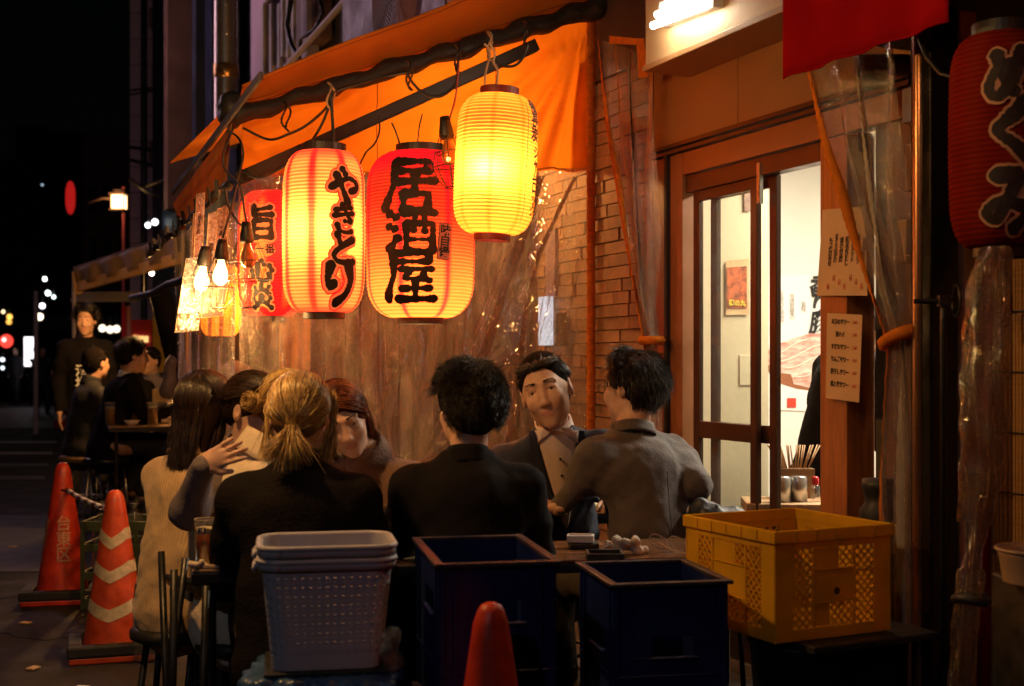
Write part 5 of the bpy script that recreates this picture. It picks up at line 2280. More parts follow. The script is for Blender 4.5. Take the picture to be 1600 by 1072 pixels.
def person(label, loc, yaw, P_, skin=M_skin, top=None, pants=None, shoes=None, hairs=None, group=None, res=1.0, seed=1, face=True, collar=None, glasses=False, sc=1.0, jacket=False, hands=True, shell_top='sweater', female=False):
    """local frame: origin on the ground below the hips, facing +y, x to the right.
    P_: pelvis, chest, neck, head (centre), head_rot(deg xyz), shoulders, elbows, wrists, hdir, knees, ankles"""
    root = thing('person', label, 'person', loc, R(yaw), group)
    A = lambda k: np.array(P_[k], float)
    pel, che, nek, hed = A('pelvis'), A('chest'), A('neck'), A('head')
    shl, shr = A('shl'), A('shr')
    HM = Mrot(*P_.get('hrot', (0, 0, 0)))
    hs = P_.get('hs', 1.0)
    # skin: head and neck, fine
    s = SDF(0.0045 * res, 0.02)
    T = head_sdf(s, hed, HM, hs, female, face)
    nb = hed + HM @ np.array([0, -0.022, -0.055]) * hs
    s.cap(nb, nek + np.array([0, 0, -0.02]), 0.052 if not female else 0.045, 0.058 if not female else 0.05, 0.025)
    V, Fq = s.mesh()
    V = relax(V, Fq, 1, 0.4)
    # lips tinted
    cen = V[Fq].mean(1)
    loc_ = ((cen - hed) @ HM) / hs
    lip = (np.abs(loc_[:, 0]) < 0.024 - 0.9 * np.abs(loc_[:, 2] + 0.0575)) & (np.abs(loc_[:, 2] + 0.0575) < 0.0115) & (loc_[:, 1] > 0.07)
    mi_head = lip.astype(int)
    mats = [skin, M_lips]
    if hairs:
        cb = hairs[1].node_tree.nodes['Color Ramp'].color_ramp.elements
        mats.append(pbr(hairs[1].name + '_under', tuple(np.array(cb[0].color[:3]) * 0.9), 0.95, var=0.2, scale=60, spec=0.05, rvar=0.0))
        dd_ = (loc_ - CC) / CR
        dd_ = dd_ / np.linalg.norm(dd_, axis=1)[:, None]
        jit = 0.03 * np.sin(loc_[:, 0] * 900) + 0.03 * np.sin(loc_[:, 2] * 700)
        sel = [bool(hairline((a, b + j_, c))) and abs(a) < 0.97 and np.linalg.norm(q_) > 0.05 for (a, b, c), j_, q_ in zip(dd_, jit, loc_)]
        ear = (np.abs(loc_[:, 0]) > 0.070 * 1.02) & (np.abs(loc_[:, 2]) < 0.035) & (loc_[:, 1] < 0.02)
        low = loc_[:, 2] < -0.075
        mi_head[np.array(sel) & ~ear & ~low] = 2
    VV, FF, MI = [V], [Fq], [mi_head]
    off = len(V)
    # body below the clothes, arms
    s = SDF(0.012, 0.03)
    s.cap(pel, che, 0.115, 0.12, flat=(0, 1, 0), f=0.72)
    s.cap(che, nek, 0.10, 0.055)
    s.cap(shl, shr, 0.045, 0.045)
    for sd in ('l', 'r'):
        e, w = A('el' + sd), A('wr' + sd)
        s.chain([A('sh' + sd), e, w], [0.045, 0.038, 0.028])
        if 'kn' + sd in P_:
            hip = pel + np.array([(-0.09 if sd == 'l' else 0.09), 0, -0.02])
            s.chain([hip, A('kn' + sd), A('an' + sd)], [0.07, 0.055, 0.036])
    V, Fq = s.mesh()
    VV.append(V)
    FF.append(Fq + off)
    MI.append(np.zeros(len(Fq), int))
    off += len(V)
    if hands:
        for sd, sg in (('l', 1), ('r', -1)):
            hd = P_.get('hd' + sd)
            if hd is None:
                continue
            s = SDF(0.0038 * res, 0.01)
            hand_sdf(s, A('wr' + sd), hd[0], hd[1], sg * hd[3] if len(hd) > 3 else sg, hd[2], 0.95 if not female else 0.86)
            V, Fq = s.mesh()
            VV.append(V)
            FF.append(Fq + off)
            MI.append(np.zeros(len(Fq), int))
            off += len(V)
    body = np_mesh('body', np.concatenate(VV), np.concatenate(FF), mats, root, np.concatenate(MI))
    if face:
        face_bits(root, T, HM, hs, glasses)
    # trousers
    if 'knl' in P_:
        s = SDF(0.014, 0.04)
        s.cap(pel + (0, 0, -0.03), pel + (0, 0, 0.04), 0.122, 0.105, flat=(0, 1, 0), f=0.80)
        for sd in ('l', 'r'):
            hip = pel + np.array([(-0.085 if sd == 'l' else 0.085), 0, 0.0])
            s.chain([hip + (hip - pel) * -0.25, A('kn' + sd), A('an' + sd) + (0, 0, 0.05)], [0.090, 0.076, 0.062])
        V, Fq = s.mesh(folds(seed + 5, 0.004))
        np_mesh('trousers', relax(V, Fq, 1), Fq, [pants], root)
        for sd in ('l', 'r'):
            s = SDF(0.010, 0.02)
            a = A('an' + sd)
            a[2] = 0.045
            s.cap(a + (0, -0.03, -0.005), a + (0, 0.14, -0.012), 0.042, 0.036, flat=(0, 0, 1), f=0.8)
            s.cap(a, a + (0, 0, 0.05), 0.04, 0.042)
            V, Fq = s.mesh()
            np_mesh('shoe', V, Fq, [shoes or M_blackp], root)
    # top
    b = P_.get('bulk', 1.0)
    s = SDF(0.0085 * res, P_.get('k', 0.05))
    wsh = np.linalg.norm(shr - shl) / 2
    low = pel + np.array([0, -0.01, -0.06 if not jacket else -0.10])
    s.cap(low, low * 0.5 + che * 0.5, 0.168 * b, 0.146 * b, flat=(0, 1, 0), f=0.80)
    s.cap(low * 0.5 + che * 0.5, che + np.array([0, 0, 0.02]), 0.148 * b, 0.150 * b, flat=(0, 1, 0), f=0.76)
    s.cap(che + (shl - che) * 0.62 + (0, 0, -0.03), che + (shr - che) * 0.62 + (0, 0, -0.03), 0.088 * b, 0.088 * b)
    up = nek + (0, 0, -0.045)
    s.cap(shl + (0, 0, -0.008), up, 0.050 * b, 0.064 * b)
    s.cap(shr + (0, 0, -0.008), up, 0.050 * b, 0.064 * b)
    for sd in ('l', 'r'):
        sh, e, w = A('sh' + sd), A('el' + sd), A('wr' + sd)
        cuff = P_.get('cuff', 0.07)
        s.chain([sh, sh * 0.5 + e * 0.5, e], [0.060 * b, 0.056 * b, 0.051 * b])
        s.chain([e, w * (1 - cuff) + e * cuff], [0.053 * b, 0.038 * b])
    V, Fq = s.mesh(folds(seed, P_.get('fold', 0.005)))
    V = relax(V, Fq, 1, 0.4)
    tp = np_mesh('jacket' if jacket else shell_top, V, Fq, [top], root)
    # collar ring round the neck
    cm, ch, cr = (collar or (top, 0.03, 0.066))
    mb = MB(True)
    ax_ = (hed - nek)
    ax_ = ax_ / np.linalg.norm(ax_)
    fx = np.cross(ax_, [0, 1, 0])
    fx /= np.linalg.norm(fx)
    fy = np.cross(fx, ax_)
    nn = 26

    def rim(i, j):
        an = 2 * math.pi * i
        rr = cr * (1 + 0.03 * math.sin(5 * an)) * (1.0 - 0.10 * j) * (1.0 + 0.10 * abs(math.sin(an)))
        h = -0.045 + (ch + 0.045) * j
        return Vector(nek + (0, -0.004, 0) + fx * rr * math.cos(an) + fy * rr * math.sin(an) + ax_ * h)
    mb.grid(rim, nn, 4)
    mb.build('collar', cm, tp, True, solid=0.006)
    if hairs:
        hair(root, hed, HM, hairs[0], hairs[1], hs, seed, hairs[2], hairs[3] if len(hairs) > 3 else 0.2)
    return root, T, HM, tp


def seated(lean=0.1, h=0.47, up=0.43, sw=0.158, side=0.0, twist=0.0, head=(0, 0, 0), hoff=(0, 0, 0), arms=None, knees=0.18):
    """a seated pose; lean = forward shift of the neck in metres"""
    pel = np.array([0, 0, h + 0.04])
    che = np.array([side * 0.6, lean * 0.55, h + 0.04 + up * 0.66])
    nek = np.array([side, lean, h + 0.04 + up + 0.045])
    c, s_ = math.cos(R(twist)), math.sin(R(twist))
    ax_ = np.array([c, s_, 0])
    mid = np.array([side * 0.95, lean * 0.92, h + 0.04 + up - 0.055])
    P_ = dict(pelvis=pel, chest=che, neck=nek, head=nek + np.array([0, 0.035, 0.125]) + np.array(hoff), hrot=head,
              shl=mid - ax_ * sw, shr=mid + ax_ * sw)
    P_['knl'], P_['knr'] = (-knees, 0.40, 0.47), (knees, 0.40, 0.47)
    P_['anl'], P_['anr'] = (-knees, 0.34, 0.08), (knees, 0.38, 0.08)
    d = dict(ell=mid - ax_ * (sw + 0.05) + np.array([0, 0.10, -0.25]), elr=mid + ax_ * (sw + 0.05) + np.array([0, 0.10, -0.25]),
             wrl=np.array([-0.14, lean + 0.34, h + 0.24]), wrr=np.array([0.14, lean + 0.34, h + 0.24]))
    d['hdl'] = ((0.25, 1, 0.05), (0, 0, -1), 0.35)
    d['hdr'] = ((-0.25, 1, 0.05), (0, 0, -1), 0.35)
    P_.update(d)
    if arms:
        P_.update(arms)
    return P_


def standing(h=1.7, lean=0.0, sw=0.162, head=(0, 0, 0), arms=None, hoff=(0, 0, 0), stride=0.0):
    k = h / 1.72
    pel = np.array([0, 0, 0.93 * k])
    che = np.array([0, lean * 0.5, 1.24 * k])
    nek = np.array([0, lean, 1.47 * k])
    mid = np.array([0, lean * 0.92, 1.385 * k])
    P_ = dict(pelvis=pel, chest=che, neck=nek, head=nek + np.array([0, 0.03, 0.13]) + np.array(hoff), hrot=head,
              shl=mid - (sw, 0, 0), shr=mid + (sw, 0, 0), knl=(-0.09, 0.02 + stride, 0.50 * k), knr=(0.09, 0.02 - stride * 0.3, 0.50 * k), anl=(-0.10, 0.0 + stride * 1.2, 0.08), anr=(0.10, -stride, 0.08),
              ell=mid + (-sw - 0.05, -0.02, -0.29), elr=mid + (sw + 0.05, -0.02, -0.29), wrl=mid + (-sw - 0.04, 0.08, -0.53), wrr=mid + (sw + 0.04, 0.08, -0.53),
              hdl=((0, 0.1, -1), (1, 0, 0), 0.3), hdr=((0, 0.1, -1), (-1, 0, 0), 0.3))
    if arms:
        P_.update(arms)
    return P_
# ------------------------------------------------------------------ the people
def LC(loc, yaw, w):
    """world point -> local of a person"""
    p = Vector(w) - Vector(loc)
    p = Matrix.Rotation(-R(yaw), 3, 'Z') @ p
    return np.array(p)


C_black = pbr('black_knit', (0.012, 0.009, 0.009), 0.9, var=0.25, scale=12, bump=0.4, bscale=120, spec=0.12)
C_black2 = pbr('black_sweat', (0.010, 0.008, 0.009), 0.9, var=0.3, scale=12, bump=0.2, bscale=150, spec=0.12)
C_beige = pbr('beige_ribbed_knit', (0.60, 0.41, 0.22), 0.85, var=0.10, scale=10, bump=0.3, bscale=70, wave=('X', 30, 0.6), sheen=0.2)
C_cream = pbr('cream_fleece', (0.82, 0.68, 0.50), 0.9, var=0.1, scale=10, bump=0.3, bscale=90, sheen=0.3)
C_taupe = pbr('taupe_sweater', (0.20, 0.115, 0.085), 0.9, var=0.15, scale=10, bump=0.4, bscale=110, sheen=0.15)
C_grey = pbr('grey_suit', (0.075, 0.054, 0.048), 0.8, var=0.12, scale=10, bump=0.25, bscale=160, sheen=0.1)
C_greys = pbr('grey_sweatshirt', (0.17, 0.14, 0.15), 0.9, var=0.15, scale=10, bump=0.3, bscale=110)
C_navy = pbr('navy_blazer', (0.025, 0.03, 0.06), 0.75, var=0.2, scale=10, bump=0.2, bscale=150)
C_shirt = pbr('pink_white_shirt', (0.80, 0.62, 0.56), 0.8, var=0.06, scale=10)
C_pants = pbr('dark_trousers', (0.022, 0.02, 0.024), 0.8, var=0.25)
C_jean = pbr('dark_denim', (0.03, 0.035, 0.06), 0.8, var=0.25)

stools = []          # (loc, height)

# 1 beige knit
loc = (-1.075, 4.12, 0)
P_ = seated(lean=0.08, up=0.42, sw=0.152, twist=-6, head=(-14, 0, 6), hoff=(0.0, 0.02, -0.01), arms=dict(fold=0.008, bulk=0.9))
P_['wrl'] = (-0.05, 0.55, 0.73)
P_['wrr'] = (0.20, 0.46, 0.72)
P_['ell'] = (-0.17, 0.24, 0.75)
person('woman with long straight dark hair in a beige ribbed sweater at the left table end', loc, -26, P_, top=C_beige, pants=C_jean, skin=M_skin2,
       hairs=('long', M_hdark, 4200, 0.0), seed=11, female=True)
stools.append((loc, 0.40))
# 2 cream top, curly bun
loc = (-0.83, 3.96, 0)
P_ = seated(lean=0.16, up=0.42, sw=0.15, twist=0, head=(-18, 10, -20), hoff=(0.06, 0.0, -0.005), arms=dict(fold=0.014))
P_['wrl'] = (-0.05, 0.50, 0.74)
P_['wrr'] = (0.16, 0.46, 0.74)
person('woman in a cream hooded top with blond hair pinned in a curly bun', loc, -14, P_, top=C_cream, pants=C_jean, skin=M_skin2,
       hairs=('bun', M_hblond, 4200), seed=12, female=True, collar=(C_cream, 0.035, 0.085))
stools.append((loc, 0.40))
# 3 black jacket, ponytail
loc = (-0.595, 3.50, 0)
P_ = seated(lean=0.10, up=0.415, sw=0.165, twist=0, head=(-8, 0, -4), hoff=(0, -0.01, 0.0), arms=dict(fold=0.004, bulk=1.02))
P_['wrl'] = (-0.10, 0.46, 0.73)
P_['wrr'] = (0.16, 0.46, 0.73)
person('woman in a black jacket with a low blond ponytail seen from behind', loc, 2, P_, top=C_black, pants=C_pants, skin=M_skin2,
       hairs=('pony', M_hblond, 5200), seed=13, female=True, jacket=True)
stools.append((loc, 0.40))
# 4 auburn hair, facing
loc = (-0.435, 4.50, 0)
P_ = seated(lean=0.22, up=0.40, sw=0.165, side=0.03, twist=-5, head=(-24, 20, 14), hoff=(0.05, 0.05, -0.02), arms=dict(fold=0.006))
P_['wrl'] = (-0.12, 0.40, 0.72)
P_['wrr'] = (0.12, 0.42, 0.72)
person('auburn haired woman in a taupe sweater leaning over the table facing the street', loc, 172, P_, top=C_taupe, pants=C_pants, skin=M_skin2,
       hairs=('sweep', M_hred, 4200, 0.35), seed=14, female=True, collar=(C_taupe, 0.02, 0.075))
stools.append((loc, 0.40))
# 5 curly man
loc = (-0.125, 3.72, 0)
P_ = seated(lean=0.10, up=0.425, sw=0.168, twist=0, head=(-4, 0, 22), hoff=(0.0, 0.0, 0.0), arms=dict(fold=0.006, bulk=1.02))
P_['wrl'] = (-0.12, 0.44, 0.73)
P_['wrr'] = (0.14, 0.44, 0.73)
person('man with thick curly black hair in a black sweatshirt seen from behind', loc, 4, P_, top=C_black2, pants=C_pants,
       hairs=('curly', M_hblack, 5200), seed=15, collar=(C_black2, 0.012, 0.062))
stools.append((loc, 0.40))
# 6 businessman facing
loc = (0.175, 4.86, 0)
P_ = seated(lean=0.24, up=0.465, sw=0.19, side=0.05, twist=-14, head=(-4, 17, -16), hoff=(0.035, 0.03, -0.005), arms=dict(fold=0.009, hs=1.12))
P_['shl'] = P_['shl'] + np.array([0, 0, 0.025])
P_['shr'] = P_['shr'] - np.array([0, 0, 0.03])
P_['wrl'] = LC(loc, 186, (0.36, 4.72, 0.73))
P_['wrr'] = LC(loc, 186, (0.10, 4.62, 0.74))
rt, T, HM, tp = person('man in a navy blazer and pale open shirt facing the street at the second table', loc, 186, P_, top=C_navy, pants=C_pants,
                       hairs=('short', M_hblack, 4200), seed=16, jacket=True, collar=(C_shirt, 0.028, 0.066))
che, nek = P_['chest'], P_['neck']


def chest_pt(x, t, out=0.0):
    """front of the chest, x sideways, t down from the neck"""
    y = nek[1] * (1 - t) + (che[1] - 0.05) * t
    z = nek[2] - 0.015 - t * 0.36
    return Vector((nek[0] * (1 - t) + x, y + 0.112 + out - 0.25 * abs(x) - 0.035 * (1 - t) * (1 - t), z))


mb = MB(True)
mb.grid(lambda i, j: chest_pt((i - 0.5) * 2 * (0.075 * (1 - j) ** 0.8 + 0.004), j, 0.016), 6, 14)
mb.build('shirt_front', C_shirt, tp, True, solid=0.002)
for sx in (-1, 1):
    mb = MB(True)
    mb.grid(lambda i, j, sx=sx: chest_pt(sx * (0.075 * (1 - j) ** 0.8 + 0.004 + 0.040 * i * (0.5 + math.sin(math.pi * min(1, j * 1.15)) * 0.7)), j, 0.020 + 0.004 * i), 4, 14)
    mb.build('lapel', C_navy, tp, True, solid=0.003)
    mb = MB(True)
    mb.grid(lambda i, j, sx=sx: chest_pt(sx * (0.010 + 0.045 * i + 0.020 * j), -0.03 + 0.16 * j * (0.4 + i * 0.6), 0.022), 4, 4)
    mb.build('shirt_collar', C_shirt, tp, True, solid=0.002)
mb = MB(True)
for k in range(4):
    mb.sphere(chest_pt(0, 0.28 + 0.17 * k, 0.019), 0.0045, 8, 5)
tag(mb.build('buttons', C_black, tp, True), kind='stuff')
stools.append((loc, 0.40))
# 7 grey suit
loc = (0.50, 4.36, 0)
yw = 30
P_ = seated(lean=0.16, up=0.475, sw=0.178, side=0.0, twist=4, head=(-6, 4, 22), hoff=(0.025, 0.0, -0.005), arms=dict(fold=0.009, bulk=1.01, hs=1.0))
P_['ell'] = LC(loc, yw, (0.265, 4.42, 0.86))
P_['wrl'] = LC(loc, yw, (0.155, 4.40, 0.745))
P_['hdl'] = ((-0.4, 1, -0.1), (0, 0, -1), 0.5)
P_['cuff'] = 0.12
P_['elr'] = LC(loc, yw, (0.635, 4.44, 0.82))
P_['wrr'] = LC(loc, yw, (0.52, 4.78, 0.74))
rt, T, HM, tp = person('man in a grey suit jacket with thick black hair and glasses turning his back', loc, yw, P_, top=C_grey, pants=C_grey,
                       hairs=('thick', M_hblack, 4800), seed=17, jacket=True, glasses=True, collar=(C_grey, -0.004, 0.074))
mb = MB(True)
mb.tube([Vector((0.0, P_['pelvis'][1] + (P_['chest'][1] - P_['pelvis'][1]) * t - 0.122 - 0.004 * math.sin(8 * t), P_['pelvis'][2] - 0.08 + 0.5 * t)) for t in np.linspace(0, 0.9, 14)], 0.0012, 4)
mb.build('back_seam', C_black, tp, True)
stools.append((loc, 0.40))
# 8 person in grey sweatshirt hugging the cream woman
loc = (-0.955, 4.24, 0)
P_ = seated(lean=0.12, up=0.41, sw=0.155, head=(-14, 0, 10), arms=dict(fold=0.006, cuff=0.02))
yw = -128
P_['ell'] = LC(loc, yw, (-0.975, 3.87, 0.80))
P_['wrl'] = LC(loc, yw, (-0.905, 3.75, 0.945))
P_['shl'] = LC(loc, yw, (-1.12, 4.48, 1.0)) if False else P_['shl']
hv = Matrix.Rotation(-R(yw), 3, 'Z') @ Vector((0.85, -0.05, 0.45))
hn = Matrix.Rotation(-R(yw), 3, 'Z') @ Vector((0.1, 1, -0.15))
P_['hdl'] = (tuple(hv), tuple(hn), 0.28)
P_['wrr'] = P_['wrr']
# let the near arm be the one that hugs: it is the right one when facing the street
P_['elr'], P_['wrr'], P_['hdr'] = P_['ell'], P_['wrl'], (tuple(hv), tuple(hn), 0.22)
P_['ell'], P_['wrl'], P_['hdl'] = np.array((-0.22, 0.12, 0.70)), np.array((-0.10, 0.42, 0.74)), ((0.3, 1, 0), (0, 0, -1), 0.4)
person('dark haired person in a grey sweatshirt with one hand on the cream top', loc, yw, P_, top=C_greys, pants=C_pants, skin=M_skin2,
       hairs=('bun', M_hdark, 3000), seed=18, female=True)
stools.append((loc, 0.40))
# 9 cook inside
loc = (1.335, 5.42, 0.02)
P_ = standing(1.50, lean=0.16, head=(-30, 0, 0), hoff=(0, 0.04, -0.05))
person('person in dark clothes standing inside the doorway behind the menus', loc, -62, P_, top=C_black2, pants=C_pants, hairs=('short', M_hblack, 1500), seed=19, res=1.5)
# 10 hatted diner in the lean-to
loc = (-1.42, 6.35, 0)
P_ = seated(lean=0.12, up=0.43, head=(-12, 0, -14))
rt, T, HM, tp = person('diner in a grey knitted cap sitting behind the clear vinyl', loc, -150, P_, top=C_greys, pants=C_pants, seed=20, res=1.5, hands=False)
s = SDF(0.008, 0.02)
s.ell(T(0, -0.015, 0.055), (0.088, 0.108, 0.088), HM)
s.ell(T(0, 0.09, 0.0), (0.09, 0.05, 0.045), HM, 0.01, op=1)
V, Fq = s.mesh()
np_mesh('knitted_cap', V, Fq, [pbr('cap_wool', (0.22, 0.17, 0.16), 0.95, bump=0.6, bscale=120)], rt)
stools.append((loc, 0.40))
# 11 far standing man
loc = (-3.50, 10.5, 0)
P_ = standing(1.70, head=(-8, 0, -10), hoff=(0, 0.02, 0))
rt, T, HM, tp = person('standing man in a black hooded top beside the far drinking table', loc, 200, P_, top=C_black2, pants=C_pants, hairs=('thick', M_hblack, 1800), seed=21, res=1.4, collar=(C_black2, 0.01, 0.08))
text_on('print', '酒\n場', M_white, loc_p := Matrix.Rotation(R(200), 3, 'Z') @ Vector((0.03, 0.135, 1.12)) + Vector(loc), (-1, -0.1, 0) if False else (math.cos(R(20)), math.sin(R(20)), 0), (0, 0, 1), tp, size=0.10, bold=0.003)
# 12 far seated man, profile
loc = (-2.93, 9.25, 0)
P_ = seated(lean=0.16, h=0.62, up=0.46, head=(-6, 0, -6), sw=0.17)
for k in ('knl', 'knr'):
    P_[k] = (P_[k][0], 0.40, 0.64)
for k in ('anl', 'anr'):
    P_[k] = (P_[k][0], 0.22, 0.28)
P_['wrl'], P_['wrr'] = (-0.1, 0.46, 0.92), (0.12, 0.46, 0.92)
person('man in a dark jacket seated in profile at the far drinking table', loc, -62, P_, top=C_black2, pants=C_pants, hairs=('thick', M_hblack, 2200), seed=22, res=1.3, collar=(M_white, 0.006, 0.064))
loc12 = loc
# 13 far seated, back
loc = (-3.28, 9.75, 0)
P_ = seated(lean=0.08, h=0.60, up=0.42, head=(0, 0, 20))
for k in ('knl', 'knr'):
    P_[k] = (P_[k][0], 0.40, 0.62)
for k in ('anl', 'anr'):
    P_[k] = (P_[k][0], 0.22, 0.28)
person('person in a dark coat seated farthest left on a pale folding stool', loc, -50, P_, top=C_pants, pants=C_pants, hairs=('short', M_hblack, 1500), seed=23, res=1.6)
loc13 = loc
# 14-16 pedestrians far down the street
C_tan = pbr('tan_bag', (0.30, 0.17, 0.07), 0.7)
for k, (px, Y, h, lab, tpm) in enumerate(((25, 37, 1.66, 'pedestrian in dark clothes far down the street nearest the red lantern', C_pants),
                                          (55, 36, 1.70, 'pedestrian beside the white lit panel far down the street', C_black2),
                                          (66, 30, 1.55, 'pedestrian with an orange scarf passing behind the thin pole', C_navy))):
    p = G(px, Y)
    P_ = standing(h, stride=0.10)
    person(lab, (p.x, p.y, 0.012), 170 + 20 * k, P_, top=tpm, pants=C_pants, hairs=('short', M_hblack, 250), seed=30 + k, res=3, face=False, hands=False, skin=M_skin)
# ------------------------------------------------------------------ tables and stools
M_ttop = pbr('table_wood', (0.20, 0.085, 0.035), 0.25, var=0.2, scale=3, stretch=(1.2, 7, 1), bump=0.0, coat=0.3, rvar=0.06)
M_ttop2 = pbr('table_pale_wood', (0.44, 0.27, 0.14), 0.35, var=0.25, scale=4, stretch=(1.2, 9, 1), bump=0.05, coat=0.3)


def table(label, c, w, d, h, rz, m=M_ttop, top_t=0.03):
    t = thing('dining_table', label, 'table', (c[0], c[1], 0), rz)
    mb = MB()
    mb.box((0, 0, h - 0.004), (w, d, 0.008))
    mb.build('table_top', m, t, True, bevel=0.002)
    mb = MB()
    mb.box((0, 0, h - 0.010 - top_t / 2), (w + 0.004, d + 0.004, top_t))
    mb.build('edge_band', M_black, t, True, bevel=0.003)
    me = None
    for sx in (-1, 1):
        for sy in (-1, 1):
            x, y = sx * (w / 2 - 0.05), sy * (d / 2 - 0.05)
            mb = MB()
            mb.cyl((x, y, 0.0), (x, y, h - 0.04), 0.013, n=10)
            mb.build('leg', M_black, t, True)
    for sx in (-1, 1):
        mb = MB()
        x = sx * (w / 2 - 0.05)
        mb.cyl((x, -d / 2 + 0.05, 0.18), (x, d / 2 - 0.05, 0.18), 0.009, n=8)
        mb.build('stretcher', M_black, t, True)
    return t


RZT = R(9.7)
ax1 = Vector((math.cos(RZT), math.sin(RZT), 0))
ay1 = Vector((-math.sin(RZT), math.cos(RZT), 0))
TZ = 0.664
c0 = Vector((-0.90, 3.60, 0))            # near left corner of table A
def TA(a, b, z=TZ):
    p = c0 + ax1 * a + ay1 * b
    return Vector((p.x, p.y, z))


table('long dark table between the women, its pale left corner holding a beer', TA(0.40, 0.27), 0.80, 0.54, TZ, RZT, M_ttop2)
table('dark wood table behind the crates with ashtray and cigarettes', TA(1.27, 0.20), 0.94, 0.40, TZ, RZT)
table('small table with plates between the navy blazer and the grey suit', (0.40, 5.08, 0), 0.62, 0.5, 0.68, RZT)


def stool(loc, h):
    t = thing('round_stool', '', 'stool', (loc[0], loc[1], 0))
    mb = MB()
    mb.lathe([(0.0001, h), (0.13, h), (0.150, h - 0.012), (0.150, h - 0.035), (0.13, h - 0.045), (0.0001, h - 0.045)], n=24)
    mb.build('seat', M_blackp, t, True)
    for k in range(4):
        a = math.pi / 4 + k * math.pi / 2
        mb = MB()
        mb.tube([(0.11 * math.cos(a), 0.11 * math.sin(a), h - 0.04), (0.165 * math.cos(a), 0.165 * math.sin(a), 0.0)], 0.011, 8)
        mb.build('leg', M_black, t, True)
    mb = MB()
    mb.tube([(0.14 * math.cos(a), 0.14 * math.sin(a), 0.16) for a in np.linspace(0, 6.283, 25)[:-1]], 0.007, 6, True)
    mb.build('foot_ring', M_black, t, True)
    return t


stl = ['under the woman in the beige sweater', 'under the woman in the cream top', 'under the woman in the black jacket', 'under the auburn haired woman', 'under the curly haired man',
       'under the man in the navy blazer', 'under the man in the grey suit', 'under the person in the grey sweatshirt', 'under the diner in the grey cap']
st0 = None
for (l_, h_), lab in zip(stools, stl):
    lb = 'round black stool ' + lab
    if st0 is None:
        st0 = stool(l_, 0.405)
        st0['label'] = lb
        st0['group'] = 'black stools of the diners'
    else:
        dup(st0, (l_[0], l_[1], 0), 0, lb, 'black stools of the diners')
for (l_, hh, lab, m) in ((loc12, 0.56, 'tall round bar stool under the man in profile at the far table', M_black), (loc13, 0.54, 'stool with a tan padded seat under the farthest seated person', C_tan)):
    t = thing('bar_stool', lab, 'stool', (l_[0], l_[1], 0))
    mb = MB()
    mb.lathe([(0.0001, hh), (0.15, hh), (0.165, hh - 0.015), (0.16, hh - 0.05), (0.0001, hh - 0.05)], n=20)
    mb.build('seat', m, t, True)
    for k in range(4):
        a = math.pi / 4 + k * math.pi / 2
        mb = MB()
        mb.tube([(0.13 * math.cos(a), 0.13 * math.sin(a), hh - 0.04), (0.19 * math.cos(a), 0.19 * math.sin(a), 0)], 0.011, 6)
        mb.build('leg', M_steel, t, True)
    mb = MB()
    mb.tube([(0.16 * math.cos(a), 0.16 * math.sin(a), 0.22) for a in np.linspace(0, 6.283, 21)[:-1]], 0.008, 6, True)
    mb.build('foot_ring', M_steel, t, True)

# folded dark chair frame left of the table
ch = thing('folding_stand', 'black folding seat frame standing at the left end of the table', 'stand', G(285, 3.75))
b0 = G(268, 3.85)
b1 = G(318, 3.55)
for (p, q) in ((P(252, 862, 3.9), G(266, 3.7)), (P(290, 872, 3.7), G(244, 3.65)), (P(272, 890, 3.6), G(268, 3.55)), (P(322, 915, 3.55), G(312, 3.5))):
    mb = MB()
    mb.tube([p, q], 0.011, 8)
    mb.build('leg', M_black, ch)
mb = MB()
mb.sheet([P(255, 905, 3.9), P(320, 915, 3.65), P(322, 935, 3.7), P(262, 915, 4.0)], 0.02)
mb.build('seat', M_blackp, ch, bevel=0.005)


